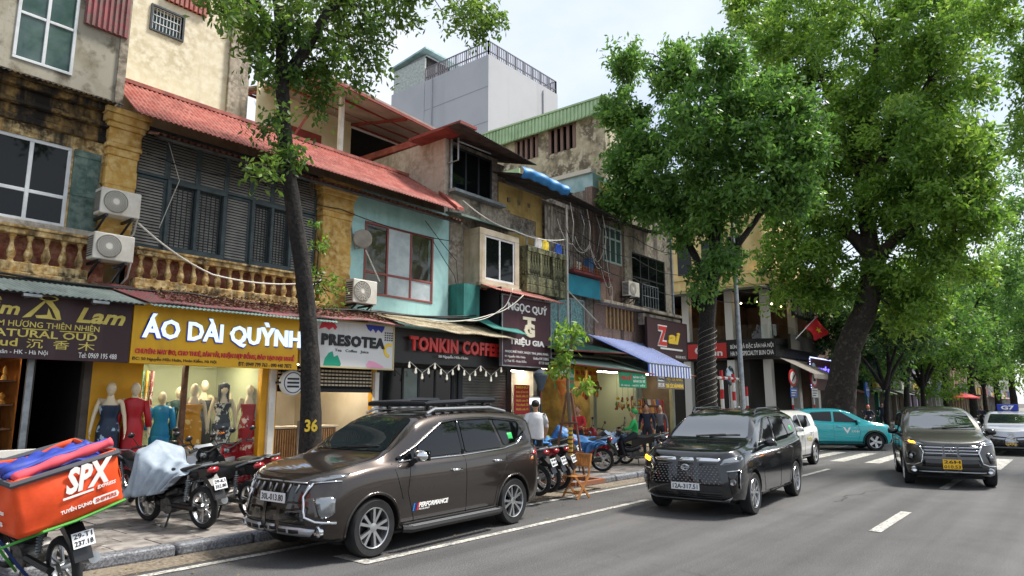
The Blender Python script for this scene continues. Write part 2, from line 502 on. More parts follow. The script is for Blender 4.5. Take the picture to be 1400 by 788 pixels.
teal_sheet = M('teal_plastic_sheet', '#a9c4c4', .55, c2='#86aaab', scale=1.5)
teal_dark = M('teal_boarding', '#2f7a74', .6, c2='#276761', scale=2, streak='#1d4b47')
louvre_mat = M('louvre_paint', '#aaa79f', .7, c2='#93908a', scale=4, streak='#6d6860', slo=.55, shi=.8)
frame_bluegrey = M('bluegrey_timber', '#4d595b', .65, c2='#3f494b', scale=5, streak='#343c40', slo=.55, shi=.8)
shutter_green = M('green_shutter_paint', '#4d645c', .75, c2='#3b5049', scale=3, c3='#6b7d74', scale3=8, streak='#2e3b37', slo=.5, shi=.75)
pvc = M('white_pvc', '#d6d9da', .35, c2='#c4c7c8', scale=3)
steel_dark = M('dark_steel', '#3a3d40', .5, .6)
steel = M('galvanised_steel', '#9da2a5', .45, .7, c2='#83888b', scale=6)
black_iron = M('black_iron', '#1d1e20', .55)
brown_frame = M('redbrown_frame', '#8b4d45', .5)
rust_red = M('red_oxide_steel', '#8f3d35', .6, c2='#74332d', scale=4)
sheet_red = M('red_roof_sheet', '#97463b', .6, c2='#823d33', scale=.8, c3='#a8675a', scale3=4, streak='#65382f', sscale=1.6, slo=.5, shi=.8)
sheet_red_old = M('faded_red_sheet', '#9c5357', .6, c2='#7d4546', scale=2, c3='#6e6058', scale3=9)
sheet_grey = M('weathered_grey_sheet', '#8d978f', .55, c2='#77817a', scale=2, streak='#5b5c56', slo=.55, shi=.8)
sheet_green = M('green_awning_sheet', '#4a7568', .55, c2='#3d6459', scale=2, streak='#2f4a43')
sheet_tan = M('rusty_tan_sheet', '#a8997c', .7, c2='#7c6a50', scale=3, c3='#c2b79c', scale3=9)
sheet_dark = M('dark_asbestos_sheet', '#4b4640', .85, c2='#332f2b', scale=3, streak='#25221f')
tile_roof = M('old_clay_tiles', '#7a4b3c', .9, c2='#55372e', scale=5, c3='#8f6a58', scale3=16)
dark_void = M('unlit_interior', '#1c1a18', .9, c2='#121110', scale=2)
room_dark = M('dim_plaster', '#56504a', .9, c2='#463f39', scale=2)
room_mid = M('shop_wall', '#9b958a', .8, c2='#857f74', scale=2)
floor_tile = M('shop_floor', '#8f8a80', .4, c2='#7b766d', scale=3)
step_stone = M('step_stone', '#a39a8b', .6, c2='#857c6e', scale=4, c3='#b7aea0', scale3=12)
wood = M('brown_wood', '#6d4a30', .55, c2='#54371f', scale=8)
wood_pale = M('pale_wood', '#b58f62', .55, c2='#9d7850', scale=6)
wood_warm = M('amber_wood', '#9a6530', .5, c2='#7a4c22', scale=6)
gold_y = M('yellow_wall_paint', '#d9a01e', .6, c2='#c58f18', scale=1.5)
red_plaster = M('red_plaster', '#8c4f3c', .9, c2='#6d3f31', scale=4, c3='#a87a62', scale3=10)
win_dark = M('dark_window_glass', '#0d1011', .05, spec=.35)
win_green = M('greenish_window_glass', '#3d5350', .06, spec=.6, c2='#4d625c', scale=2.5)
pane_clear = glass_mat('clear_glass', (.95, .97, .96), .05)
pane_frost = M('frosted_glass', '#b9c3c4', .25, c2='#a6b1b3', scale=3)
blue_cloth = M('blue_curtain', '#2450a8', .85)
yellow_cloth = M('yellow_cloth', '#e5c93a', .85)
blue_tarp = M('blue_tarp', '#2e78ad', .5, c2='#2767a0', scale=3)
cyan_board = M('cyan_board', '#2a93a5', .6, c2='#25859a', scale=2)
teal_glass = M('teal_window_film', '#2b6d70', .2, c2='#1f4f52', scale=6, c3='#5f9c9a', scale3=20)
leaf_litter = M('leaf_litter', '#5a3a34', .9, c2='#7c4f45', scale=30, c3='#8b7a58', scale3=55)
shop_lamp = M('shop_lamp', '#ffffff', .5, emit='#ffe2b0', estr=17)
white_lamp = M('white_shop_lamp', '#ffffff', .5, emit='#fff2dd', estr=14)
wire_mat = M('black_cable', '#191919', .6)
wire_pale = M('pale_cable', '#cfcabf', .6)
white_paint = M('white_paint', '#d8d5cd', .6, c2='#c6c2b9', scale=3)

def room(parent, x0, x1, y0, y1, z0, z1, wallm, floorm=None, lamp=None, name='room'):
    """open-fronted shop interior: back and side walls, floor, ceiling"""
    t = .06
    mb = MB(); mb.box(x0, x1, y1, y1 + t, z0, z1); mb.box(x0 - t, x0, y0, y1, z0, z1); mb.box(x1, x1 + t, y0, y1, z0, z1); mb.box(x0, x1, y0, y1, z1, z1 + t)
    o = mb.build(name + '_lining', wallm, parent, world=True)
    bx(name + '_floor', floorm or floor_tile, parent, x0, x1, y0, y1, z0 - t, z0 - .001)
    if lamp:
        for k in range(2):
            xc = x0 + (x1 - x0) * (.3 + .4 * k)
            bx('ceiling_lamp', lamp, parent, xc - .4, xc + .4, y0 + .4, y0 + .55, z1 - .05, z1 - .01)
    return o
def window(parent, x0, x1, z0, z1, y, cols, rows, frm, gls, fw=.055, name='window', depth=.06, backing=None):
    """framed window, each pane a sub-part; the frame sits at y, panes just behind its face"""
    mb = MB()
    mb.box(x0, x1, y, y + depth, z1 - fw, z1); mb.box(x0, x1, y, y + depth, z0, z0 + fw)
    mb.box(x0, x0 + fw, y, y + depth, z0 + fw, z1 - fw); mb.box(x1 - fw, x1, y, y + depth, z0 + fw, z1 - fw)
    xs = [x0 + fw / 2 + (x1 - x0 - fw) * c for c in cols]; zs = [z0 + fw / 2 + (z1 - z0 - fw) * r for r in rows]
    for x in xs[1:-1]: mb.box(x - fw / 2, x + fw / 2, y + .004, y + depth - .004, z0 + fw, z1 - fw)
    for i in range(len(xs) - 1):
        for z in zs[1:-1]: mb.box(xs[i] + fw / 2, xs[i + 1] - fw / 2, y + .006, y + depth - .006, z - fw / 2, z + fw / 2)
    o = mb.build(name, frm, parent, bevel=.006, world=True)
    for i in range(len(xs) - 1):
        for j in range(len(zs) - 1):
            g = gls[(i * (len(zs) - 1) + j) % len(gls)] if isinstance(gls, list) else gls
            if g is None: continue
            bx('pane', g, o, xs[i] + fw / 2, xs[i + 1] - fw / 2, y + depth * .45, y + depth * .6, zs[j] + fw / 2, zs[j + 1] - fw / 2)
    if backing: bx('dark_backing', backing, parent, x0, x1, y + depth + .25, y + depth + .3, z0, z1)
    return o
def bars(parent, x0, x1, z0, z1, y, nx, nz, r, mat, name='grille'):
    mb = MB()
    for i in range(nx):
        x = x0 + (x1 - x0) * i / (nx - 1); mb.tube([(x, y, z0), (x, y, z1)], r, 6)
    for j in range(nz):
        z = z0 + (z1 - z0) * j / max(1, nz - 1); mb.tube([(x0, y - r, z), (x1, y - r, z)], r, 6)
    return mb.build(name, mat, parent, world=True)
def louvre(parent, x0, x1, z0, z1, y, mat=None, frm=None, fw=.05, pitch=.055):
    mb = MB()
    n = int((z1 - z0 - 2 * fw) / pitch)
    for i in range(n):
        z = z0 + fw + (i + .5) * (z1 - z0 - 2 * fw) / n
        mb.add([(x0 + fw, y - .016, z - .02), (x1 - fw, y - .016, z - .02), (x1 - fw, y + .024, z + .022), (x0 + fw, y + .024, z + .022),
                (x0 + fw, y - .016, z - .012), (x1 - fw, y - .016, z - .012), (x1 - fw, y + .024, z + .03), (x0 + fw, y + .024, z + .03)],
               [(0, 1, 2, 3), (7, 6, 5, 4), (0, 4, 5, 1), (1, 5, 6, 2), (2, 6, 7, 3), (3, 7, 4, 0)])
    s = mb.build('louvre_slats', mat or louvre_mat, parent, world=True); s['kind'] = 'stuff'
    f = MB(); f.box(x0, x0 + fw, y - .025, y + .035, z0, z1); f.box(x1 - fw, x1, y - .025, y + .035, z0, z1)
    f.box(x0 + fw, x1 - fw, y - .025, y + .035, z0, z0 + fw); f.box(x0 + fw, x1 - fw, y - .025, y + .035, z1 - fw, z1)
    return f.build('louvre_frame', frm or frame_bluegrey, parent, bevel=.006, world=True)
bal_prof = [(.055, 0), (.055, .03), (.04, .045), (.05, .07), (.066, .11), (.07, .15), (.06, .2), (.04, .27), (.028, .33), (.03, .38), (.042, .4), (.034, .42), (.055, .44), (.055, .47)]
bal_me = MB().lathe([(r * .98, z) for r, z in bal_prof], 12).mesh('baluster', ochre_worn, smooth=50)
bal_me_moss = MB().lathe(bal_prof, 10).mesh('baluster', mossy, smooth=50)
def balustrade(parent, x0, x1, y, z0, hbal, railm, spacing=.235, me=None, skip=()):
    mb = MB(); mb.box(x0, x1, y - .12, y + .14, z0 - .16, z0 + .002); mb.box(x0, x1, y - .17, y + .14, z0 - .28, z0 - .16)
    mb.build('balcony_ledge', railm, parent, bevel=.02, world=True)
    mb = MB(); mb.box(x0, x1, y - .1, y + .1, z0 + hbal, z0 + hbal + .09); mb.box(x0, x1, y - .13, y + .13, z0 + hbal + .09, z0 + hbal + .14)
    mb.build('handrail', railm, parent, bevel=.015, world=True)
    n = int((x1 - x0) / spacing)
    for i in range(n):
        x = x0 + (i + .5) * (x1 - x0) / n
        if any(a < x < b for a, b in skip): continue
        o = inst('baluster', me or bal_me, parent, (x, y, z0), random.random() * 6, scale=(1, 1, hbal / .47))
def pillar(parent, x0, x1, y0, y1, z0, z1, mat, capz):
    mb = MB(); mb.box(x0, x1, y0, y1, z0, capz)
    steps = [(.02, .10), (.05, .06), (.03, .20), (.07, .07), (.11, .10), (.14, .08)]
    z = capz; tot = sum(h for _, h in steps); k = (z1 - capz) / tot
    for d, h in steps:
        mb.box(x0 - d, x1 + d, y0 - d, y1, z, z + h * k); z += h * k
    # rusticated courses
    for j in range(1, 5):
        zz = z0 + (capz - z0) * j / 5
        mb.box(x0 - .012, x1 + .012, y0 - .012, y1, zz - .16, zz + .16)
    return mb.build('pilaster', mat, parent, bevel=.02, world=True)
plastic_white = M('aged_white_plastic', '#cfcbc0', .5, c2='#bdb8ac', scale=3, streak='#8f8a7d', slo=.6, shi=.85)
grille_dark = M('fan_shadow', '#3a3a3a', .7)
def ac_unit(x, y, z, w, label, h=.54, d=.3, fan=-1, rz=0):
    """outdoor unit, base centre at (x, y, z), front facing -Y"""
    t = thing('air_conditioner', label, 'air conditioner', (x, y, z), rz, 'air conditioner units on the house fronts')
    MB().box(-w / 2, w / 2, -d / 2, d / 2, 0, h).build('casing', plastic_white, t, bevel=.02)
    cxx = fan * w * .14; r = h * .43
    MB().lathe([(r, 0), (r, .02), (r * .97, .022), (r * .95, .004)], 28, (cxx, -d / 2 - .022, h / 2), 'y').build('fan_ring', plastic_white, t, smooth=True)
    MB().lathe([(r * .95, 0), (.001, 0)], 28, (cxx, -d / 2 - .004, h / 2), 'y').build('fan_recess', grille_dark, t)
    g = MB()
    for k in range(1, 7): g.lathe([(r * k / 7 - .005, -.004), (r * k / 7 + .005, -.004), (r * k / 7 + .005, .004), (r * k / 7 - .005, .004), (r * k / 7 - .005, -.004)], 24, (cxx, -d / 2 - .02, h / 2), 'y')
    for k in range(16):
        a = k * math.pi / 8; g.bar((cxx + .05 * math.cos(a), -d / 2 - .017, h / 2 + .05 * math.sin(a)), (cxx + r * .95 * math.cos(a), -d / 2 - .017, h / 2 + r * .95 * math.sin(a)), .006)
    g.lathe([(.001, -.006), (.05, -.006), (.05, .006)], 14, (cxx, -d / 2 - .022, h / 2), 'y')
    g.build('fan_guard', plastic_white, t)
    v = MB()
    for k in range(9): v.box(-w / 2 - .006, -w / 2 + .001, -d / 2 + .03, d / 2 - .03, .05 + k * (h - .1) / 9, .05 + (k + .55) * (h - .1) / 9)
    v.build('side_vent', grille_dark, t)
    for s in (-1, 1):
        b = MB(); b.box(s * w * .32 - .02, s * w * .32 + .02, -d / 2, d / 2 + .25, -.045, -.001); b.bar((s * w * .32, -d / 2 + .05, -.03), (s * w * .32, d / 2 + .24, -.28), .03)
        b.build('bracket', steel_dark, t)
    MB().tube([(w * .48, .05, .15), (w * .56, .05, .1), (w * .56, .15, -.2), (w * .5, d / 2 + .2, -.35)], .018, 6).build('pipe', plastic_white, t, smooth='all')
    return t

# ================================================================== house with the white casement (far left)
hA = thing('town_house', 'old ochre house with balustrade, white casement window and grey rendered upper storey', 'house', (2, 13, 0))
YW = 13.0
wx0, wx1, wz0, wz1 = 1.75, 3.80, 4.72, 6.14
ux0, ux1, uz0, uz1 = 2.78, 3.66, 7.42, 8.95
wall(-2, 4.3, 3.6, 6.35, YW, YW + .3, [(wx0, wx1, wz0, wz1)]).build('wall', ochre_worn, hA, world=True)
wall(-2, 4.42, 7.15, 12.5, YW + .02, YW + .3, [(ux0, ux1, uz0, uz1)]).build('upper_wall', render_grey, hA, world=True)
bx('upper_side_wall', render_grey, hA, 4.25, 4.422, YW + .3, 20, 7.15, 12.5)
bx('corner_post', concrete, hA, 4.36, 4.5, YW - .02, YW + .12, 7.0, 12.5)
window(hA, wx0, wx1, wz0, wz1, YW + .02, [0, .33, .72, 1], [0, .36, 1], pvc, win_dark, .06)
window(hA, ux0, ux1, uz0, uz1, YW + .0, [0, .5, 1], [0, .55, 1], pvc, win_green, .05)
bx('window_sill', step_stone, hA, wx0 - .1, wx1 + .48, YW - .09, YW + .02, wz0 - .1, wz0 - .005, .01)
sh = MB().box(3.82, 4.24, YW - .05, YW - .005, 4.66, 6.12); sh.box(3.83, 4.23, YW - .062, YW - .05, 5.3, 5.36); sh.box(3.83, 4.23, YW - .062, YW - .05, 4.72, 4.78); sh.box(3.83, 4.23, YW - .062, YW - .05, 6.0, 6.06); sh.box(4.03, 4.045, YW - .056, YW - .05, 4.7, 6.1)
sh.build('shutter', shutter_green, hA, bevel=.005, world=True)
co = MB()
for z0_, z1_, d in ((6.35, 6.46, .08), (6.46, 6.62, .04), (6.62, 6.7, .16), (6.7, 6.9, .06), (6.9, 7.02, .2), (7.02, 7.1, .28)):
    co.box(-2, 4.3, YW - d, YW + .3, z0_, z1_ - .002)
co.build('cornice', M('shaded_sooty_cornice', '#7a6038', .9, c2='#2b251e', scale=1.6, c3='#9a7c48', scale3=8, streak='#1f1b17', sscale=2.5, slo=.42, shi=.62, bump=.3), hA, bevel=.02, world=True)  # dark shadow on the cornice is mixed into its colour, along with soot
corrugated((-2, YW - .02, 7.18), (4.4, YW - .02, 7.18), (4.4, YW - .38, 7.02), (-2, YW - .38, 7.02), nv=2).build('eave_sheet', sheet_dark, hA, smooth=True, sol=.005, world=True)
bx('red_cladding', sheet_red_old, hA, 3.74, 4.46, YW - .06, YW + .0, 8.45, 12.5)
cl = MB()
for k in range(8): cl.box(3.76 + k * .09, 3.8 + k * .09, YW - .085, YW - .06, 8.45, 12.5)
cl.build('cladding_rib', sheet_red_old, hA, world=True)
balustrade(hA, -.2, 4.12, 12.78, 3.98, .45, ochre_worn)
bx('balcony_slab', dark_concrete, hA, -2, 4.7, 12.62, 13.05, 3.55, 3.7)
bx('parapet_back', red_plaster, hA, -2, 4.45, 12.955, 13.0, 3.7, 4.62)
# ground floor
room(hA, 1.2, 3.46, 13.0, 15.2, .45, 3.4, wood_warm, lamp=shop_lamp, name='incense_shop')
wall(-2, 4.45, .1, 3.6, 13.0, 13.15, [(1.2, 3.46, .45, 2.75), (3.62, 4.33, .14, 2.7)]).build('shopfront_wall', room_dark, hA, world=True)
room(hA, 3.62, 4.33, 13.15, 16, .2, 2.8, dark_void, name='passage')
bx('door_jamb', steel, hA, 3.49, 3.58, 12.93, 13.02, .15, 2.5, .008)
for sx0, sx1 in ((1.3, 2.9),):
    for k in range(6):
        bx('shelf', wood, hA, sx0, 3.42, 14.75, 15.15, .6 + k * .38, .63 + k * .38)
for k in range(6): bx('side_shelf', wood, hA, 3.16, 3.44, 13.25, 14.7, .6 + k * .38, .63 + k * .38)
for k in range(4): bx('shelf_upright', wood, hA, 1.3 + k * .7, 1.33 + k * .7, 14.74, 15.16, .5, 2.85)
pillar(hA, 4.3, 4.8, 12.85, 13.3, 4.2, 7.0, ochre, 6.15)
bx('shop_step', step_stone, hA, -2, 4.45, 12.45, 13.0, .112, .29, .015)

# ================================================================== shuttered house with the red tin roof
hB = thing('town_house', 'old house with grey louvred front, ochre pilaster, teal bay and red tin roof', 'house', (8, 13, 0))
# louvred front: panels either side of two barred windows
lv = [(4.84, 5.42), (6.6, 7.15), (8.12, 8.74)]
zt0, zt1, zm = 4.62, 6.95, 5.98
for a, b in ((4.84, 5.42), (5.42, 6.01), (6.01, 6.6), (6.6, 7.15), (7.15, 7.64), (7.64, 8.12), (8.12, 8.74)):
    louvre(hB, a, b, zm + .02, zt1, 13.06)
for a, b in lv: louvre(hB, a, b, zt0, zm, 13.06)
for a, b in ((5.42, 6.6), (7.15, 8.12)):
    m = (a + b) / 2
    f = MB(); f.box(a, b, 12.97, 13.1, zm - .06, zm + .02); f.box(a, b, 12.97, 13.1, zt0 - .02, zt0 + .08); f.box(a, a + .07, 12.97, 13.1, zt0 + .08, zm - .06); f.box(b - .07, b, 12.97, 13.1, zt0 + .08, zm - .06); f.box(m - .03, m + .03, 12.98, 13.1, zt0 + .08, zm - .06)
    wf = f.build('window_frame', frame_bluegrey, hB, bevel=.008, world=True)
    louvre(hB, a + .07, m - .03, zt0 + .08, zm - .06, 13.13, louvre_mat, frame_bluegrey, .03)
    louvre(hB, m + .03, b - .07, zt0 + .08, zm - .06, 13.13, louvre_mat, frame_bluegrey, .03)
    bars(wf, a + .12, b - .12, zt0 + .08, zm - .06, 13.03, 11, 3, .009, steel_dark, 'bar')
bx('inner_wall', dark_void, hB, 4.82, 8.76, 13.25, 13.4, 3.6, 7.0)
bx('parapet_back', red_plaster, hB, 4.82, 8.76, 12.955, 13.02, 3.6, 4.6)
bx('balcony_slab', dark_concrete, hB, 5.0, 10.0, 12.62, 13.05, 3.55, 3.7)
balustrade(hB, 4.86, 8.7, 12.78, 3.98, .42, ochre_worn)
pillar(hB, 8.8, 9.6, 12.85, 13.3, 3.6, 6.85, ochre, 6.0)
# teal bay
tz0, tz1 = 4.35, 6.14; tx0, tx1 = 10.04, 12.32
wall(9.6, 12.9, 3.5, 6.9, 12.92, 13.1, [(tx0, tx1, tz0, tz1)]).build('teal_wall', teal_paint, hB, world=True)
window(hB, tx0, tx1, tz0, tz1, 12.9, [0, .31, .66, 1], [0, .3, 1], brown_frame, [pane_clear, pane_clear, pane_frost, pane_frost, pane_frost, pane_clear], .055)
room(hB, 9.7, 12.75, 13.1, 16, 3.8, 6.7, cream_room, name='upper_room')
# roof: red sheet over an older tiled eave
ez, ey, rz_, ry = 6.66, 11.85, 8.35, 14.6
corrugated((4.75, ry, rz_), (13.55, ry, rz_), (12.2, ey, ez), (4.35, ey, ez), pitch=.1, amp=.014, nv=4).build('roof_sheet', sheet_red, hB, smooth=True, sol=.006, world=True)
MB().add([(4.9, ey + .35, ez - .22), (12.7, ey + .35, ez - .22), (12.7, 13.3, ez + .3), (4.9, 13.3, ez + .3), (4.9, ey + .35, ez - .16), (12.7, ey + .35, ez - .16), (12.7, 13.3, ez + .36), (4.9, 13.3, ez + .36)],
         [(0, 1, 2, 3), (7, 6, 5, 4), (0, 4, 5, 1), (1, 5, 6, 2), (3, 2, 6, 7), (0, 3, 7, 4)]).build('eave_soffit', sheet_dark, hB, world=True)
tl = MB()
for k in range(64):
    x = 4.9 + k * .122
    tl.lathe([(.058, 0), (.058, .5), (.045, .5), (.045, 0)], 6, (x, 0, 0), 'y', a0=0, a1=math.pi)
tl.xform(Matrix.Translation((0, ey + .3, ez - .17)) @ Matrix.Rotation(R(17), 4, 'X'))
tlo = tl.build('eave_tiles', tile_roof, hB, world=True); tlo['kind'] = 'stuff'
bx('ridge_flashing', sheet_red, hB, 4.75, 13.6, ry - .1, ry + .1, rz_ - .03, rz_ + .05)
MB().add([(12.1, ey - .02, ez + .1), (12.34, ey - .02, ez + .1), (13.7, ry, rz_ + .12), (13.46, ry, rz_ + .12), (12.1, ey - .02, ez + .02), (12.34, ey - .02, ez + .02), (13.7, ry, rz_ + .03), (13.46, ry, rz_ + .03)],
         [(0, 1, 2, 3), (7, 6, 5, 4), (0, 4, 5, 1), (1, 5, 6, 2), (2, 6, 7, 3), (3, 7, 4, 0)]).build('verge_flashing', sheet_red, hB, world=True)
bx('rear_block', beige_render, hB, 4.8, 13.4, 14.7, 18, 3.5, 8.2)
# ground floor: dress shop, tea shop
wall(4.45, 10.62, .1, 3.6, 13.0, 13.15, [(5.28, 7.62, .5, 2.6), (7.98, 10.5, .3, 2.62)]).build('shopfront_wall', gold_y, hB, world=True)
room(hB, 5.28, 7.62, 13.15, 14.9, .5, 2.65, M('pale_green_wall', '#b9bd98', .8), lamp=white_lamp, name='dress_shop')
room(hB, 7.98, 10.5, 13.15, 16.2, .3, 2.65, cream_room, lamp=white_lamp, name='tea_shop')
bx('display_glass', pane_clear, hB, 5.28, 7.62, 13.03, 13.04, .52, 2.6)
bx('window_mullion', wood, hB, 6.02, 6.1, 13.0, 13.1, .5, 2.6)
bx('window_plinth', step_stone, hB, 4.5, 7.75, 12.7, 13.0, .112, .5, .015)
bx('shop_step', step_stone, hB, 4.5, 7.9, 12.35, 12.7, .112, .3, .015)
bx('white_pilaster', white_paint, hB, 7.76, 7.9, 12.9, 13.0, .14, 2.5, .008)
bx('white_pilaster', white_paint, hB, 10.5, 10.62, 12.9, 13.0, .14, 2.5, .008)
bx('plinth_board', M('green_board', '#2e6b55', .6), hB, 4.3, 4.75, 12.28, 12.34, .112, .42)
pg = MB()
for i in range(26):
    for j in range(5):
        pg.box(8.0 + i * .097, 8.065 + i * .097, 13.02, 13.05, 2.16 + j * .078, 2.2 + j * .078)
pgo = pg.build('breeze_grille', cream_room, hB, world=True); pgo['kind'] = 'stuff'
bx('grille_backing', dark_void, hB, 7.98, 10.5, 13.06, 13.08, 2.1, 2.6)
bx('lintel_beam', black_iron, hB, 7.98, 10.5, 13.0, 13.06, 2.02, 2.1)
# leafy sheet awnings above the signs
awA = thing('awning', 'weathered grey corrugated tin awning above the brown incense sign', 'awning', (2, 12.4, 3.5))
corrugated((-.5, 12.75, 3.78), (4.25, 12.75, 3.78), (4.85, 11.95, 3.42), (-.5, 11.95, 3.42), nv=3).build('tin_sheet', sheet_grey, awA, smooth=True, sol=.005, world=True)
MB().bar((-.5, 12.05, 3.42), (4.8, 12.05, 3.42), .03).build('purlin', steel_dark, awA, world=True)
awB = thing('awning', 'faded red tin awning strewn with fallen leaves above the yellow dress sign', 'awning', (7, 12.4, 3.5))
corrugated((4.25, 12.75, 3.82), (10.2, 12.75, 3.86), (10.5, 11.9, 3.56), (4.85, 11.9, 3.44), nv=4, jitter=.02).build('tin_sheet', sheet_red_old, awB, smooth=True, sol=.005, world=True)
corrugated((4.85, 12.05, 3.485), (8.6, 12.05, 3.53), (8.6, 11.84, 3.44), (4.85, 11.84, 3.4), nv=2).build('edge_sheet', M('green_edge_sheet', '#7f9c95', .55, c2='#6b857f', scale=3), awB, smooth=True, sol=.005, world=True)
lt = MB()
for k in range(2600):
    u = random.random() ** .8; x = 5.1 + random.random() * 5.3; y = 12.72 - u * .7
    z = 3.83 - u * .33 + (x - 5) * .012 + .03 + random.random() * .02; a = random.random() * 6.28; s = random.uniform(.02, .045)
    c_, s_ = math.cos(a) * s, math.sin(a) * s
    tz = random.uniform(-.02, .02)
    lt.add([(x - c_, y - s_, z - tz), (x + s_ * .5, y - c_ * .5, z), (x + c_, y + s_, z + tz), (x - s_ * .5, y + c_ * .5, z + .01)], [(0, 1, 2, 3)])
lto = lt.build('leaf_litter', leaf_litter, awB, world=True); lto['kind'] = 'stuff'

# ================================================================== concrete house with the rooftop room
hC = thing('town_house', 'narrow stained concrete house with glazed rooftop room and cream window bay', 'house', (14.4, 13, 0))
bx('party_wall', M('pale_concrete', '#b3a796', .9, c2='#9d917f', scale=1.2, streak='#7b705f', slo=.55, shi=.8, c3='#beb4a6', scale3=7), hC, 12.8, 12.95, 13.02, 18.4, 3.6, 9.18)
MB().prism([(13.0, 9.18), (18.6, 9.3), (18.6, 9.5), (13.0, 9.36)], 12.76, 13.0, 'x').build('red_coping', sheet_red, hC, world=True)
wall(12.95, 15.6, 3.6, 7.62, 12.98, 13.2, [(14.0, 15.5, 5.2, 6.7)]).build('wall', concrete, hC, world=True)
wall(12.95, 15.0, 7.62, 9.1, 12.98, 13.1, [(13.0, 14.75, 7.72, 9.0)]).build('upper_wall', dark_concrete, hC, world=True)
window(hC, 13.0, 14.75, 7.72, 9.0, 12.99, [0, .36, .68, 1], [0, 1], steel_dark, win_dark, .06)
bx('sill_ledge', steel, hC, 12.9, 15.1, 12.7, 12.98, 7.56, 7.64)
MB().tube([(12.9, 12.6, 9.05), (12.9, 12.6, 8.4), (12.9, 13, 8.4)], .025, 6).tube([(12.9, 12.6, 8.95), (14.2, 12.55, 8.95)], .025, 6).tube([(12.96, 12.92, 9.1), (12.96, 12.92, 7.6)], .035, 8).build('conduit', steel, hC, world=True)
corrugated((12.5, 14.0, 9.3), (15.9, 14.0, 9.52), (15.3, 11.7, 8.72), (12.2, 11.9, 9.08), nv=3).build('canopy_sheet', sheet_dark, hC, smooth=True, sol=.006, world=True)
MB().box(12.3, 12.95, 11.95, 14, 9.12, 9.2).build('canopy_edge', rust_red, hC, world=True)
# window bay
bb = wall(13.55, 15.28, 5.05, 6.6, 12.36, 12.98, [(13.78, 15.08, 5.16, 6.42)]); bb.box(13.5, 15.33, 12.32, 13.0, 4.95, 5.05)
bb.build('window_bay', M('stained_cream', '#bdb19b', .85, c2='#a5997f', scale=1.8, streak='#6d6350', slo=.52, shi=.75), hC, bevel=.01, world=True)
bx('bay_interior', dark_void, hC, 13.78, 15.08, 12.7, 12.75, 5.1, 6.5)
window(hC, 13.78, 15.08, 5.16, 6.42, 12.38, [0, .5, 1], [0, 1], pvc, win_dark, .055)
bx('side_panel', teal_dark, hC, 12.98, 13.6, 12.4, 12.97, 3.95, 4.94)
MB().prism([(12.4, 6.78), (13.0, 6.95), (13.0, 7.0), (12.4, 6.84)], 12.85, 15.5, 'x').build('ledge_sheet', M('verdigris_sheet', '#74877f', .6, c2='#5f7169', scale=3), hC, world=True)
bx('rear_block', dark_concrete, hC, 12.96, 15.6, 13.2, 18.4, 3.6, 9.1)
# coffee shop front and roller shutter
wall(10.62, 17.2, .1, 3.7, 13.05, 13.2, [(10.8, 13.3, .16, 2.7), (13.6, 15.55, .16, 2.75), (15.75, 17.0, .16, 2.75)]).build('shopfront_wall', M('charcoal_front', '#3d3d3c', .7, c2='#323230', scale=3), hC, world=True)
window(hC, 10.8, 13.3, .16, 2.7, 13.06, [0, .28, .5, .74, 1], [0, 1], black_iron, [win_dark, win_green, win_dark, win_dark], .06, name='glass_door')
sh = MB()
for k in range(33):
    z = .18 + k * .078
    sh.prism([(13.1, z), (13.085, z + .02), (13.085, z + .056), (13.1, z + .076)], 13.6, 15.55, 'x')
sho = sh.build('roller_shutter', M('shutter_grey', '#77776f', .5, .2, c2='#66665f', scale=2, streak='#4c4b45', slo=.6, shi=.85), hC, world=True)
bx('shutter_post', steel_dark, hC, 13.42, 13.58, 12.98, 13.1, .13, 2.8)
room(hC, 15.75, 17.0, 13.2, 15.5, .16, 2.8, room_mid, lamp=white_lamp, name='juice_stall')

# ================================================================== house with mossy balcony
hD = thing('town_house', 'shabby house with mossy balcony, caged upper front and dark tin canopy', 'house', (18, 13, 0))
wall(15.1, 17.3, 6.4, 8.45, 13.02, 13.2, [(15.35, 16.95, 6.95, 7.55), (15.5, 15.66, 7.9, 8.05), (16.0, 16.16, 7.92, 8.07), (16.5, 16.66, 7.94, 8.09)]).build('upper_wall', mustard, hD, world=True)
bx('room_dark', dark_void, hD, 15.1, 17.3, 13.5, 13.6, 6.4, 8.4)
for k in range(2):
    cu = MB().grid(lambda u, v, k=k: (15.4 + k * .8 + u * .68, 13.3 + .025 * math.sin(u * 28), 6.95 + v * .58), 28, 3)
    cu.build('curtain', blue_cloth, hD, smooth='all', sol=.004, world=True)
bx('wall', dark_concrete, hD, 15.6, 20.3, 13.05, 13.3, 3.4, 8.4)
bx('rear_block', dark_concrete, hD, 15.6, 20.3, 13.3, 20, 3.4, 8.3)
# balcony
by0, by1 = 12.4, 13.02
bx('balcony_slab', mossy, hD, 15.7, 17.75, by0, by1, 5.05, 5.3, .02)
pm = MB(); pm.box(15.7, 17.75, by0, by0 + .12, 5.3, 5.58); pm.box(15.7, 17.75, by0 - .02, by0 + .14, 6.3, 6.48); pm.box(15.7, 15.82, by0 + .12, by1, 5.3, 6.48)
for x in (15.7, 16.35, 17.0, 17.63): pm.box(x, x + .12, by0 - .01, by0 + .13, 5.58, 6.3)
pm.build('balcony_parapet', mossy, hD, bevel=.02, world=True)
for k in range(14):
    x = 15.9 + k * .135
    if min(abs(x - q - .06) for q in (15.7, 16.35, 17.0, 17.63)) < .1: continue
    inst('baluster', bal_me_moss, hD, (x, by0 + .06, 5.58), scale=(1, 1, .72 / .47))
bars(hD, 15.75, 17.7, 6.48, 6.8, by0 + .05, 6, 2, .018, steel, 'balcony_rail')
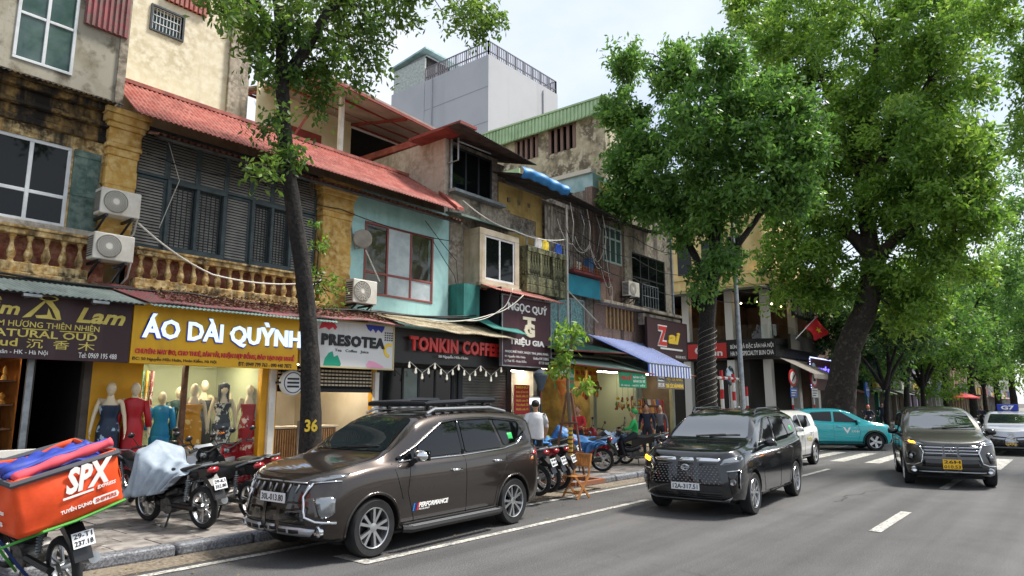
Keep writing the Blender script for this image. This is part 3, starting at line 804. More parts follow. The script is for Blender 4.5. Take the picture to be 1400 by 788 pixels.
MB().tube([(17.8, by0, 4.0), (17.8, by0, 8.2)], .035, 8).build('drain_pipe', plastic_white, hD, smooth=True, world=True)
MB().tube([(17.75, by0 - .03, 5.35), (19.1, by0 - .3, 4.4)], .022, 8).build('awning_strut', plastic_white, hD, smooth=True, world=True)
corrugated((14.9, 14.2, 9.0), (19.0, 14.2, 9.0), (17.3, 11.8, 8.35), (14.6, 11.8, 8.3), nv=3).build('canopy_sheet', sheet_dark, hD, smooth=True, sol=.006, world=True)
corrugated((17.1, 13.8, 8.95), (20.6, 13.8, 8.95), (20.4, 12.0, 8.2), (17.0, 12.0, 8.45), nv=3).build('canopy_sheet', sheet_dark, hD, smooth=True, sol=.006, world=True)
tr = MB().grid(lambda u, v: (14.6 + 2.3 * u, 11.75 - .12 * math.sin(v * 3.14) + .025 * math.sin(u * 23), 8.52 - .34 * v + .03 * math.sin(u * 5) - .02 * math.sin(u * 31) * v), 50, 10)
tr.build('tarp', blue_tarp, hD, smooth='all', sol=.01, world=True)
for k in range(7):
    bx('stored_box', [wood_pale, steel, dark_concrete, plastic_white, rust_red, blue_tarp, wood][k], hD, 17.5 + k * .38, 17.5 + k * .38 + .3, 12.6, 12.8, 6.15, 6.15 + .2 + .12 * (k * 3 % 4))
for k in range(5): MB().tube([(17.95 + .5 * k, 12.35, 8.3), (17.9 + .5 * k, 12.2 - .1 * (k % 2), 7.6), (18.05 + .5 * k, 12.35, 6.9)], .014, 6).build('old_conduit', steel if k % 2 else plastic_white, hD, world=True)
# caged front
cg = MB()
for k in range(16): cg.tube([(18.3 + k * .15, 12.5, 6.15), (18.3 + k * .15, 12.5, 8.35)], .012, 5)
for z in (6.15, 6.7, 7.3, 7.9, 8.35): cg.tube([(17.4, 12.49, z), (20.6, 12.49, z)], .014, 5)
for k in range(5): cg.tube([(18.3, 12.5 + k * .12, 6.15), (18.3, 12.5 + k * .12, 8.3)], .01, 5)
cg.build('cage', M('rusty_iron', '#5a4a40', .8, c2='#3d332d', scale=9), hD, world=True)
for k in range(9): bx('plank', M('grey_plank', '#a0978b', .85, c2='#6c645a', scale=4, objvar=.15) if k == 0 else MATS['grey_plank'], hD, 17.25 + k * .155, 17.39 + k * .155, 12.85 + random.uniform(0, .03), 12.89, 6.5, 8.2)
fb = MB()
for k in range(26): fb.lathe([(.028, 0), (.04, 0), (.04, .02), (.028, .02), (.028, 0)], 8, (18.35 + k % 13 * .17, 12.46, 6.2 + (k // 13) * .1), 'y')
fb.build('flower_box_trim', M('orange_iron', '#a8673f', .7), hD, world=True)['kind'] = 'stuff'
bx('cage_ledge', rust_red, hD, 18.25, 20.7, 12.45, 13.05, 6.06, 6.13)
bx('hoarding', cyan_board, hD, 17.6, 20.25, 12.7, 12.75, 5.35, 6.02)
window(hD, 17.3, 19.6, 3.75, 5.28, 12.95, [0, .34, .66, 1], [0, 1], steel, teal_glass, .06)
# clothes drying over the balcony rail
for k, (xx, mt) in enumerate(((16.5, yellow_cloth), (16.15, white_paint), (17.2, blue_cloth))):
    g = MB().grid(lambda u, v, xx=xx: (xx + u * .3 + .02 * math.sin(v * 7), by0 + .02 + .03 * math.sin(u * 9 + v * 3), 6.8 - v * .5), 8, 8).build('laundry', mt, hD, smooth='all', sol=.006, world=True)

# ================================================================== brick house with the barred window
hE = thing('town_house', 'patched brick and concrete house with large dark barred upper window', 'house', (23, 13, 0))
wall(20.3, 26.4, 3.5, 9.6, 13.0, 13.3, [(20.95, 22.25, 6.9, 8.3), (22.95, 25.7, 5.45, 7.6), (21.05, 23.15, 4.45, 5.25)]).build('wall', brick_wall, hE, world=True)
wall(22.4, 26.4, 5.35, 9.6, 12.93, 13.0, [(22.95, 25.7, 5.45, 7.6)]).build('render_patch', concrete, hE, world=True)
window(hE, 20.95, 22.25, 6.9, 8.3, 12.96, [0, .36, .68, 1], [0, .68, 1], M('pale_green_frame', '#a9b8b0', .5), win_green, .07)
window(hE, 22.95, 25.7, 5.45, 7.6, 12.95, [0, .25, .5, .75, 1], [0, .55, 1], black_iron, win_dark, .06)
bars(hE, 23.7, 25.0, 5.5, 6.4, 12.92, 7, 3, .014, steel, 'window_grille')
bx('inner_dark', dark_void, hE, 20.9, 25.8, 13.5, 13.6, 4.3, 8.4)
for k in range(8): bx('slat', wood_pale, hE, 21.1 + k * .27, 21.2 + k * .27, 13.02, 13.08, 4.45, 5.25)
bx('ledge', concrete, hE, 20.3, 26.5, 12.6, 13.0, 5.26, 5.38, .02)
bx('fascia_panel', concrete, hE, 23.3, 26.5, 12.7, 12.95, 4.75, 5.2, .01)
bx('rear_block', dark_concrete, hE, 20.3, 26.4, 13.3, 24, 3.3, 9.5)
bx('rear_ground_block', dark_concrete, hE, 17.2, 26.4, 16.2, 24, 0, 3.29)
bx('gable_plinth', dark_concrete, hE, 26.28, 26.4, 13.2, 16.2, 0, 3.3)
corrugated((20.4, 14.0, 8.85), (24.5, 14.0, 8.9), (24.2, 12.0, 8.35), (20.4, 12.0, 8.15), nv=2).build('canopy_sheet', sheet_dark, hE, smooth=True, sol=.006, world=True)
MB().tube([(26.3, 12.9, 4), (26.3, 12.9, 9.6)], .05, 8).build('drain_pipe', steel, hE, world=True)
wall(17.2, 26.4, .1, 3.5, 13.05, 13.2, [(17.25, 20.2, .16, 2.9), (20.4, 23.2, .16, 2.9), (23.6, 26.2, .16, 2.9)]).build('shopfront_wall', M('greenish_front', '#8d9380', .8, c2='#7a806e', scale=2), hE, world=True)
room(hE, 17.25, 20.2, 13.2, 16, .16, 2.95, M('stall_wall', '#8f7f4e', .8, c2='#6d623f', scale=3), lamp=shop_lamp, name='fruit_stall')
room(hE, 20.4, 23.2, 13.2, 16, .16, 2.95, M('sage_wall', '#9aa085', .8), lamp=white_lamp, name='dry_goods_shop')
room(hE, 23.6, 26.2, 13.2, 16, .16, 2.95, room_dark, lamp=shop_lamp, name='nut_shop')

# ================================================================== buildings rising behind
bk = thing('apartment_building', 'tall weathered beige block behind the red roof with one barred window', 'building', (6.5, 18, 0))
gx0, gx1, gz0, gz1 = RC(210, 8, 248, 55, 18)
wall(4.0, 9.5, 7, 18, 18.02, 18.4, [(gx0, gx1, gz0, gz1)]).build('wall', beige_render, bk, world=True)
bx('side_wall', beige_render, bk, 9.3, 9.5, 18.4, 26, 7, 18)
bx('pane', win_green, bk, gx0, gx1, 18.2, 18.22, gz0, gz1)
wf = bars(bk, gx0 + .03, gx1 - .03, gz0, gz1, 18.05, 9, 4, .012, pvc, 'window_grille')
MB().box(gx0 - .05, gx0, 17.97, 18.1, gz0 - .05, gz1 + .05).box(gx1, gx1 + .05, 17.97, 18.1, gz0 - .05, gz1 + .05).box(gx0, gx1, 17.97, 18.1, gz1, gz1 + .05).box(gx0, gx1, 17.97, 18.1, gz0 - .05, gz0).build('window_frame', steel_dark, bk, world=True)
rc_ = MB()
rx0, rx1, rzz, _ = RC(225, 0, 282, 25, 18)
for k in range(9): rc_.box(rx0 + k * (rx1 - rx0) / 9, rx0 + (k + .6) * (rx1 - rx0) / 9, 17.9, 18.0, rzz, 18)
bx('red_cladding', sheet_red, bk, rx0, rx1, 17.94, 18.015, rzz, 18)
rc_.build('cladding_rib', sheet_red, bk, world=True)
bx('stained_pilaster', concrete, bk, 8.9, 9.5, 17.9, 18.015, 7, 18)
# rooftop lean-to on steel frame
rs = thing('rooftop_shed', 'cream rooftop shed under a red steel framed tin canopy', 'shed', (12, 17, 8))
bx('shed_wall', M('cream_panel', '#d9cfae', .8, c2='#c9bd98', scale=1.2, streak='#9a9070', slo=.6, shi=.9), rs, 9.6, 12.9, 17.5, 17.6, 8.2, 11.1)
bx('shed_door', rust_red, rs, 10.6, 11.75, 17.44, 17.5, 8.2, 10.0)
bx('dark_opening', dark_void, rs, 12.9, 16.5, 17.8, 17.9, 8.2, 10.8)
cp = [(10.1, 15.0, 10.6), (14.6, 15.0, 9.95)]
MB().add([(9.6, 18.6, 11.1), (17.6, 18.6, 11.1), (14.9, 14.7, 10.15), (10.1, 14.7, 10.45), (9.6, 18.6, 11.16), (17.6, 18.6, 11.16), (14.9, 14.7, 10.21), (10.1, 14.7, 10.51)],
         [(0, 1, 2, 3), (7, 6, 5, 4), (0, 4, 5, 1), (1, 5, 6, 2), (2, 6, 7, 3), (3, 7, 4, 0)]).build('canopy_sheet', M('tin_underside', '#a58f85', .6, c2='#8f7a70', scale=1.5), rs, world=True)
for k in range(5):
    f = k / 4; a = Vector((9.6, 18.6, 11.04)).lerp(Vector((10.1, 14.7, 10.39)), f); b = Vector((17.6, 18.6, 11.04)).lerp(Vector((14.9, 14.7, 10.09)), f)
    MB().bar(a, b, .05, .07).build('purlin', rust_red, rs, world=True)
MB().bar((9.8, 14.8, 10.42), (9.8, 18.6, 11.02), .06, .08).build('rafter', rust_red, rs, world=True)
MB().bar((12.9, 14.8, 10.2), (12.9, 18.6, 10.98), .06, .08).build('rafter', rust_red, rs, world=True)
MB().bar((9.5, 16.2, 8.2), (10.6, 15.6, 10.6), .06).build('brace', rust_red, rs, world=True)
bx('post', white_paint, rs, 11.05, 11.17, 15.5, 15.62, 8.0, 10.62)
# pale grey tower
tw = thing('tower_block', 'plain pale grey tower with roof terrace railing and glass block stair head', 'building', (34, 29, 0))
tcx, tcz = 33.3, None
Y0, zt_ = atx(668, 65, 33.3); 
bx('tower_body', tower_grey, tw, 33.3, 41.6, Y0, 40, 0, 26.0)
bx('stair_block', tower_grey, tw, 33.3 - .04, 41.6, 36.2, 40.02, 0, 26.02)
for z in (21.0, 23.6): bx('render_joint', M('joint_line', '#8f9095', .9) if z == 21.0 else MATS['joint_line'], tw, 33.285, 33.3, Y0, 36.2, z, z + .03)
bx('drain_pipe', M('pale_pipe', '#a5a7ac', .6), tw, 33.2, 33.3, 35.3, 35.4, 0, 26)
bx('drain_pipe', MATS['pale_pipe'], tw, 39.6, 39.7, Y0 - .1, Y0, 0, 25.6)
for k in range(2): bx('vent_window', win_dark, tw, 36.0 + k * 2.2, 36.5 + k * 2.2, Y0 - .02, Y0 + .02, 20.4, 21.2)
rl = MB()
def rail_run(a, b, n):
    a = Vector(a); b = Vector(b)
    for z in (.35, 1.1): rl.bar(a + Vector((0, 0, z)), b + Vector((0, 0, z)), .07)
    for i in range(n + 1):
        p = a.lerp(b, i / n); rl.bar(p, p + Vector((0, 0, 1.1)), .05 if i % 5 else .1)
rail_run((33.4, Y0 + .1, 26), (41.5, Y0 + .1, 26), 40); rail_run((33.4, Y0 + .1, 26), (33.4, 36.2, 26), 30); rail_run((41.5, Y0 + .1, 26), (41.5, 36.2, 26), 25)
rl.build('terrace_railing', M('grey_railing', '#6d6a70', .5), tw, world=True)
bx('glass_block_wall', M('glass_block', '#b7bdb6', .3, c2='#969d94', scale=6), tw, 33.35, 33.6, 36.3, 39.9, 26.0, 28.0)
bx('stair_head', tower_grey, tw, 33.6, 36, 36.4, 39.9, 26.0, 28.4)
MB().prism([(36.0, 28.6), (40.2, 28.1), (40.2, 28.25), (36.0, 28.75)], 33.1, 37, 'x').build('stair_roof', teal_sheet, tw, world=True)
bx('stair_opening', dark_void, tw, 33.5, 36.1, 36.3, 36.39, 26.2, 28.2)
# green roofed building seen end on
gr = thing('apartment_building', 'stained beige gable building with pale green tin roof edge and brown windows', 'building', (23.6, 18, 9))
gX = 23.6
def gy(px, py): return atx(px, py, gX)
h1 = (gy(734, 190)[0], gy(706, 195)[0], gy(720, 219)[1], gy(720, 189)[1])
h2 = (gy(785, 170)[0], gy(752, 178)[0], gy(768, 207)[1], gy(768, 173)[1])
sA_, sB_ = atx(655, 187.5, gX - .3), atx(824, 134, gX - .3); sC_, sD_ = atx(824, 153, gX - .3), atx(655, 208.5, gX - .3)
wall(sB_[0] + .1, 22.5, 6, sC_[1] + .1, gX, gX + .3, [h1, h2], 'x').build('gable_wall', M('peeling_render', '#b3a68c', .9, c2='#6e6353', scale=.9, lo=.48, hi=.6, c3='#c4b9a2', scale3=4, streak='#4a4238', sscale=1.0, slo=.55, shi=.78, bump=.3), gr, world=True)
for h in (h1, h2):
    m = MB(); w_ = h[1] - h[0]
    for k in range(5): m.box(gX - .04, gX + .05, h[0] + w_ * k / 4 - .07, h[0] + w_ * k / 4 + .07, h[2], h[3])
    m.box(gX - .05, gX + .05, h[0] - .07, h[1] + .07, h[3] - .05, h[3] + .08)
    wf = m.build('window_frame', M('dusty_brown_frame', '#7d6258', .7) if h is h1 else MATS['dusty_brown_frame'], gr, world=True)
    bx('pane', win_dark, gr, gX + .12, gX + .14, h[0], h[1], h[2], h[3])
MB().prism([sB_, sA_, sD_, sC_], gX - .35, gX - .25, 'x').build('roof_edge_sheet', green_sheet, gr, world=True)
for k in range(36):
    f = (k + .5) / 36; p_ = Vector(sB_).lerp(Vector(sA_), f); q_ = Vector(sC_).lerp(Vector(sD_), f)
    MB().box(gX - .39, gX - .35, p_.x - .04, p_.x + .04, q_.y + .02, p_.y - .02).build('sheet_rib', green_sheet, gr, world=True)
MB().prism([(sB_[0] - .2, sB_[1] + .0), (sA_[0] + .2, sA_[1] + .0), (sA_[0] + .2, sA_[1] + .08), (sB_[0] - .2, sB_[1] + .08)], gX - .42, gX + 2.8, 'x').build('roof_slab', green_sheet, gr, world=True)
bx('lower_cladding', green_sheet, gr, 21.0, 21.1, 17.0, 22.0, 8, 11.4)
bx('rear_block', beige_render, gr, gX + .31, gX + 2.7, sB_[0] + .2, 22.4, 9.6, sC_[1])
bx('front_wall', beige_render, gr, gX + .31, gX + 2.7, sB_[0] + .08, sB_[0] + .19, 8, sC_[1])
# teal sheeted parapet in front of it
tp = thing('roof_parapet', 'pale teal sheeted parapet wall on the roof behind the dark canopies', 'parapet', (20.8, 15, 8))
yA, zA = atx(672, 262, 20.8); yB, zB = atx(810, 236, 20.8)
bx('sheeting', teal_sheet, tp, 20.8, 20.95, yB, yA, 8.3, zB)
bx('coping', M('pale_coping', '#cfc9b8', .8), tp, 20.7, 21.05, yB, yA, zB, zB + .16)
bx('return_wall', teal_sheet, tp, 20.95, 26.2, yB, yB + .15, 8.4, zB)
sl = MB()
for k in range(6): sl.box(21.2, 23.4, yB - .06, yB - .01, 8.5 + k * .27, 8.7 + k * .27)
sl.build('louvre', cream_paint, tp, world=True)
# air conditioners on the old fronts
ac_unit(4.42, 12.52, 4.95, .64, 'upper air conditioner on the ochre pilaster, dark round fan', h=.45)
ac_unit(4.38, 12.52, 4.16, .64, 'lower air conditioner on the ochre pilaster beside the balustrade', h=.46)
ac_unit(9.72, 12.55, 4.02, .68, 'air conditioner below the teal bay window next to the ochre pilaster', h=.55)
ac_unit(22.4, 12.7, 5.72, .8, 'air conditioner on bare brick wall beside the dark barred window', h=.55)
# round drum lamp sign on an arm by the teal wall
dsk = thing('blank_disc_sign', 'round pale double sided sign disc on an arm beside teal bay', 'sign', (9.82, 12.7, 5.6))
MB().lathe([(.001, -.08), (.2, -.08), (.22, -.06), (.22, .06), (.2, .08), (.001, .08)], 28, (0, 0, 0), 'x').build('disc', M('dusty_disc', '#a9a195', .6, c2='#938b80', scale=3), dsk, smooth=True).rotation_euler = (0, 0, R(50))
MB().tube([(-.3, .25, .2), (-.2, .2, .35), (-.12, .12, -.25), (0, 0, -.2)], .018, 6).build('arm', steel, dsk)
MB().tube([(.1, 0, -.25), (.55, .0, -.95)], .018, 6).build('stay', plastic_white, dsk)
# ================================================================== corner restaurant across the side street
hF = thing('corner_restaurant', 'cream rounded corner building with open restaurant floor and black sign band', 'building', (38.6, 13, 0))
# plan of the front: side-street face, rounded corner, main-street face
def fpath(d):
    """front line pushed out by d"""
    p = [(38.6 - d, 21.0), (38.6 - d, 14.4)]
    for k in range(1, 9):
        a = R(180 + 90 * k / 9); p.append((40.0 + (1.4 + d) * math.cos(a), 14.4 + (1.4 + d) * math.sin(a)))
    p += [(40.0, 13.0 - d), (46.3, 13.0 - d)]
    return p
def band(name, mat, parent, d0, d1, z0, z1, path=fpath, sl=None):
    a = path(d0); b = path(d1)
    if sl: a = a[sl]; b = b[sl]
    n = len(a); vs = [(x, y, z) for z in (z0, z1) for L_ in (a, b) for x, y in L_]
    fs = []
    for i in range(n - 1):
        fs += [(i, i + 1, n + i + 1, n + i), (2 * n + i, 3 * n + i, 3 * n + i + 1, 2 * n + i + 1), (n + i, n + i + 1, 3 * n + i + 1, 3 * n + i), (i, 2 * n + i, 2 * n + i + 1, i + 1)]
    fs += [(0, n, 3 * n, 2 * n), (n - 1, 3 * n - 1, 4 * n - 1, 2 * n - 1)]
    return MB().add(vs, fs).build(name, mat, parent, world=True)
band('parapet_band', cream_paint, hF, -.2, .12, 8.35, 9.15, sl=slice(0, 11))
band('parapet_moulding', cream_paint, hF, -.1, .22, 9.15, 9.3, sl=slice(0, 11)); band('parapet_moulding', cream_paint, hF, -.1, .2, 8.5, 8.62, sl=slice(0, 11))
band('upper_wall', cream_paint, hF, -.6, -.4, 9.3, 14.5)
band('wall_dark', M('dark_facade', '#3a322c', .8, c2='#2c2622', scale=2), hF, -.1, .1, 7.4, 9.4, sl=slice(11, 13))
for k in range(4):
    bx('window', win_dark, hF, 38.55 + .38, 38.6 + .44, 14.6 + k * 1.6, 15.5 + k * 1.6, 9.6, 11.6)
MB().grid(lambda u, v: (38.6 - 1.5 * v * 1 - .02, 13.0 + 8 * u, 8.25 - .12 * v), 8, 2).build('canopy_sheet', sheet_grey, hF, sol=.03, world=True)
MB().add([(38.2, 13.1, 8.32), (38.2, 11.3, 8.0), (47.0, 11.3, 8.0), (47.0, 13.1, 8.32), (38.2, 13.1, 8.4), (38.2, 11.3, 8.07), (47.0, 11.3, 8.07), (47.0, 13.1, 8.4)], [(0, 1, 2, 3), (7, 6, 5, 4), (0, 4, 5, 1), (1, 5, 6, 2), (2, 6, 7, 3), (3, 7, 4, 0)]).build('canopy_sheet', sheet_dark, hF, world=True)
for (x, y) in ((38.5, 20.8), (38.5, 17.9), (38.5, 15.2), (39.0, 13.3), (42.5, 12.9), (46.2, 12.9)):
    bx('column', M('white_column', '#d8d4ca', .7) if x == 38.5 and y == 20.8 else MATS['white_column'], hF, x, x + .45, y, y + .45, 0, 8.3, .02)
band('floor_slab', M('slab_dark', '#4b443d', .8), hF, -6, .1, 4.2, 4.45)
bx('dining_back_wall', M('warm_dining_wall', '#8b6a48', .8, c2='#6c5138', scale=1.5), hF, 43.5, 43.6, 17, 21, 4.45, 8.3)
bx('dining_back_wall', MATS['warm_dining_wall'], hF, 39, 46.3, 17.2, 17.3, 4.45, 8.3)
bx('dining_ceiling', dark_void, hF, 38.7, 46.3, 13.2, 21, 8.2, 8.3)
for k in range(8):
    x, y = (39.2, 14.0 + k * .9) if k < 5 else (40.6 + (k - 5) * 1.7, 13.6)
    lm = MB().ball((x, y, 7.55), .055, 8).build('pendant_lamp', M('pendant_glow', '#fff0d0', .5, emit='#ffd9a0', estr=6) if k == 0 else MATS['pendant_glow'], hF, world=True); MB().tube([(x, y, 7.6), (x, y, 8.2)], .012, 5).build('pendant_cord', wire_mat, lm)
band('fascia', M('fascia_black', '#1f1e1e', .5), hF, .12, .22, 4.33, 5.05)
band('fascia_top', M('planter_dark', '#2b2a27', .8), hF, .12, .3, 5.05, 5.35)
band('glazing', pane_clear, hF, .02, .04, 5.0, 6.2)
bx('ground_wall', M('ground_dark', '#33302b', .85), hF, 38.9, 46.3, 14.5, 21, 0, 4.3)
bx('rear_block', cream_paint, hF, 41, 46.3, 21, 30, 0, 14)
# red and black name boards on its side-street face (facing -X); text runs towards -Y
def side_frame(x, y0, z0):
    return ((x, y0, z0), (0, -1, 0), (0, 0, 1), (-1, 0, 0))
letter_white = M('white_letter', '#eceae4', .5)
letter_red = M('red_letter', '#d0342e', .5, coat=.3)
letter_black = M('black_letter', '#17171a', .5)
letter_gold = M('gold_letter', '#d9c866', .5, c2='#c9b452', scale=4)
letter_yellow = M('yellow_letter', '#efc93f', .5)
letter_blue = M('blue_letter', '#2238b8', .5)
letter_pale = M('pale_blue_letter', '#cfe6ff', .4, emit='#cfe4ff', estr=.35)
s1 = thing('shop_sign', 'red sign board with white teapot mark on the restaurant corner', 'sign', (38.3, 17, 4.4))
bx('board', M('sign_red', '#c2322b', .5), s1, 38.28, 38.36, 15.55, 18.05, 4.33, 5.2)
fr = side_frame(38.27, 18.0, 4.33)
lettering('Ô', .5, 1.1, .25, .8, 0, letter_white, s1, .02, .03, frame=fr); lettering('bún', 1.15, 2.2, .12, .5, 0, letter_white, s1, .02, .02, frame=fr)
s2 = thing('shop_sign', 'black restaurant sign with two lines of white capitals on the rounded corner', 'sign', (38.3, 14, 4.4))
bx('board', M('sign_black', '#1d1c1d', .45), s2, 38.24, 38.34, 12.75, 15.5, 4.33, 5.15)
fr = side_frame(38.235, 15.4, 4.33)
lettering('BÚN CHẢ ĐẶC SẢN HÀ NỘI', .1, 2.55, .43, .78, 0, letter_white, s2, .01, .02, frame=fr)
lettering('HA NOI SPECIALTY BUN CHA', .1, 2.55, .08, .34, 0, letter_white, s2, .01, .02, frame=fr)
s3 = thing('shop_sign', 'dark upper balcony sign with grey capitals under the tin canopy', 'sign', (42.5, 12.5, 6.5))
bx('board', MATS['sign_black'], s3, 40.9, 45.0, 12.5, 12.6, 6.75, 7.75)
lettering('Ô BÚN CHẢ', 41.2, 44.7, 6.9, 7.6, 12.5, M('dim_letter', '#9a9488', .6), s3, .02, .02)
bx('balcony_front', M('planter_hedge', '#2c2b24', .9), hF, 39.5, 46.2, 12.3, 12.45, 4.75, 5.6)
fl = thing('flag', 'red flag with yellow star on a slanting pole at the restaurant balcony', 'flag', (41.6, 12.2, 5.3))
MB().tube([(40.2, 12.4, 5.2), (42.6, 11.6, 6.9)], .03, 6).build('pole', steel, fl, world=True)
fp = [(41.35, 12.0, 6.05), (42.5, 11.62, 6.82)]
def flagpt(u, v):
    a = Vector(fp[1]).lerp(Vector(fp[0]), v); return (a.x + u * 1.15, a.y - .25 * u + .1 * math.sin(u * 6 + v * 2), a.z - u * .25 - .75 * u * (1 - .4 * v) + .05 * math.sin(u * 7))
MB().grid(flagpt, 16, 10).build('cloth', M('flag_red', '#d21f26', .75), fl, smooth='all', sol=.006, world=True)
st = MB(); pts = []
c0 = Vector(flagpt(.5, .5)); eu = (Vector(flagpt(.6, .5)) - Vector(flagpt(.4, .5))).normalized(); ev = (Vector(flagpt(.5, .4)) - Vector(flagpt(.5, .6))).normalized(); en = eu.cross(ev).normalized()
if en.y > 0: en = -en
for s_ in (1, -1):
    ring = [c0 + en * .03 * s_ + (eu * math.sin(k * math.pi / 5) + ev * math.cos(k * math.pi / 5)) * (.27 if k % 2 == 0 else .105) for k in range(10)]
    st.add(ring + [c0 + en * .03 * s_], [(k, (k + 1) % 10, 10) for k in range(10)])
st.build('star', letter_yellow, fl, world=True)

# ================================================================== arched window house and the shops beyond
hG = thing('town_house', 'brownish pink house with paired arched windows beyond the restaurant', 'house', (48.5, 13, 0))
aw = [(47.0, 47.9), (48.25, 49.15)]
wall(46.3, 51.0, 4.4, 10.5, 12.9, 13.2, [(a, b, 6.0, 7.3) for a, b in aw]).build('wall', pink_render, hG, world=True)
for a, b in aw:
    m = (a + b) / 2; r = (b - a) / 2
    MB().prism([(m + r * math.cos(R(t)), 7.3 + r * math.sin(R(t))) for t in range(0, 181, 15)], 12.86, 12.91, 'y').build('arch_head', win_dark, hG, world=True)
    MB().lathe([(r, 0), (r + .12, 0), (r + .12, .12), (r, .12), (r, 0)], 14, (m, 12.8, 7.3), 'y', a0=0, a1=math.pi).build('arch_moulding', cream_paint, hG, world=True)
    window(hG, a, b, 6.0, 7.3, 12.92, [0, .5, 1], [0, 1], wood, win_dark, .06)
bx('rear_block', pink_render, hG, 46.3, 51, 13.2, 24, 0, 10.4)
bx('ground_front', MATS['ground_dark'], hG, 46.3, 51, 12.95, 13.19, 0, 4.4)
bx('drain_pipe', white_paint, hG, 51.05, 51.2, 12.7, 12.85, 0, 12)
ledm = M('violet_led', '#6a60ff', .4, emit='#5f55ff', estr=1.4)
s4 = thing('shop_sign', 'maroon shop sign edged with violet lights and round medallions', 'sign', (46, 12, 4))
bx('board', M('sign_maroon', '#4a1f26', .5), s4, 41.7, 50.2, 12.0, 12.12, 2.5, 4.35)
lettering('CAFÉ PHỐ CỔ', 43.0, 48.5, 3.35, 4.1, 12.0, ledm, s4, .03, .03)
ed = MB()
for k in range(60): ed.box(41.75 + k * .142, 41.82 + k * .142, 11.95, 12.0, 4.36, 4.42)
for k in range(12): ed.box(50.2, 50.26, 11.95, 12.0, 2.6 + k * .15, 2.67 + k * .15); ed.box(41.64, 41.7, 11.95, 12.0, 2.6 + k * .15, 2.67 + k * .15)
eo = ed.build('light_edge', M('white_led', '#ffffff', .4, emit='#b9c4ff', estr=.7), s4, world=True); eo['kind'] = 'stuff'
for x in (42.3, 49.5): MB().lathe([(.001, 0), (.38, 0), (.38, .04)], 20, (x, 11.95, 3.7), 'y').build('medallion', M('pale_medallion', '#a9c4d6', .5) if x < 45 else MATS['pale_medallion'], s4, world=True)
awG = thing('awning', 'grey canvas awning sloping out under the maroon lit sign', 'awning', (41, 12, 3.5))
MB().add([(38.4, 12.6, 4.2), (42.8, 12.6, 4.2), (42.8, 10.9, 3.3), (38.4, 10.9, 3.3), (42.8, 10.88, 3.05), (38.4, 10.88, 3.05)], [(0, 1, 2, 3), (3, 2, 4, 5)]).build('canvas', M('grey_canvas', '#77726a', .85, c2='#66615a', scale=3), awG, sol=.02, world=True)
# low shops further along, half hidden by trunks
far = [
    ('brown shuttered shopfront with orange sign box beyond the big leaning tree', 51.2, 56, 7.5, '#5a2f25', '#c0642e'),
    ('shopfront clad in dark green corrugated hoarding beyond the leaning tree', 60, 67, 7.0, '#2d6a5b', '#a54b38'),
    ('grey plaster shop with yellow shutter along the far street', 67, 74, 9.0, '#7c7264', '#c99a3c'),
    ('lilac plaster house standing along the far street', 74, 84, 11.0, '#b7aac2', '#3b70b8'),
    ('white gabled house with dark upper window along the far street', 84, 98, 8.0, '#c9c5bd', '#7d3d37'),
    ('tall ochre terrace house far down the street', 98, 120, 13.0, '#a3876a', '#2f5b94'),
    ('cream terrace house far down the street', 120, 150, 11.0, '#c2b49c', '#b03a32'),
    ('grey terrace house at the far end of the street', 150, 210, 14.0, '#9b9a97', '#38557d')]
for i, (lab, x0, x1, h, c, c2) in enumerate(far):
    o = thing('shop_house', lab, 'house', ((x0 + x1) / 2, 13, 0), group='far houses along the street')
    mt = M('far_wall_%d' % i, c, .8, c2=tuple(v * .75 for v in lin(c)), scale=.8, streak=tuple(v * .5 for v in lin(c)), sscale=.8, slo=.55, shi=.8)
    holes = []; n = max(1, int((x1 - x0) / 2.6)); w = (x1 - x0) / n
    for k in range(n):
        for f in range(1, int(h / 3.4)): holes.append((x0 + k * w + w * .25, x0 + k * w + w * .75, 3.6 * f + .7, 3.6 * f + 2.3))
        holes.append((x0 + k * w + .2, x0 + (k + 1) * w - .2, .15, 2.7))
    wall(x0, x1, 0, h, 13.0, 13.3, holes).build('wall', mt, o, world=True)
    for hh in holes:
        if hh[2] > 1:
            window(o, *hh, 13.1, [0, .5, 1], [0, .65, 1], white_paint, win_dark, .09)
            bx('window_ledge', mt, o, hh[0] - .15, hh[1] + .15, 12.85, 13.0, hh[2] - .12, hh[2])
        else: bx('shop_opening', room_dark, o, hh[0], hh[1], 14.0, 14.1, .1, 2.8)
    bx('roof_slab', concrete, o, x0, x1, 12.7, 24, h, h + .25)
    bx('rear_block', mt, o, x0, x1, 14.2, 24, 0, h - .01)
    fx_ = x0 + .4
    while fx_ < x1 - 1.5:
        fw_ = random.uniform(1.6, 3.4); fh_ = random.uniform(.5, 1.3); fc_ = random.choice([c2, '#8c3a30', '#d8d4c8', '#2f4f7d', '#3a3a3a', '#c9a23a', '#2f6b4a'])
        bx('sign_board', MATS.get('far_' + fc_) or M('far_' + fc_, fc_, .5, c2=tuple(v * .7 for v in lin(fc_)), scale=1.5), o, fx_, min(fx_ + fw_, x1 - .2), 12.45 + random.uniform(0, .2), 12.75, 2.95, 2.95 + fh_)
        fx_ += fw_ + random.uniform(.2, 1.0)
    MB().prism([(13.0, 2.95), (11.6 + random.uniform(-.3, .8), 2.5), (11.6, 2.44), (13.0, 2.89)], x0 + .2, x0 + (x1 - x0) * random.uniform(.4, .8), 'x').build('awning', random.choice([sheet_grey, sheet_green, sheet_red_old, sheet_dark]), o, world=True)

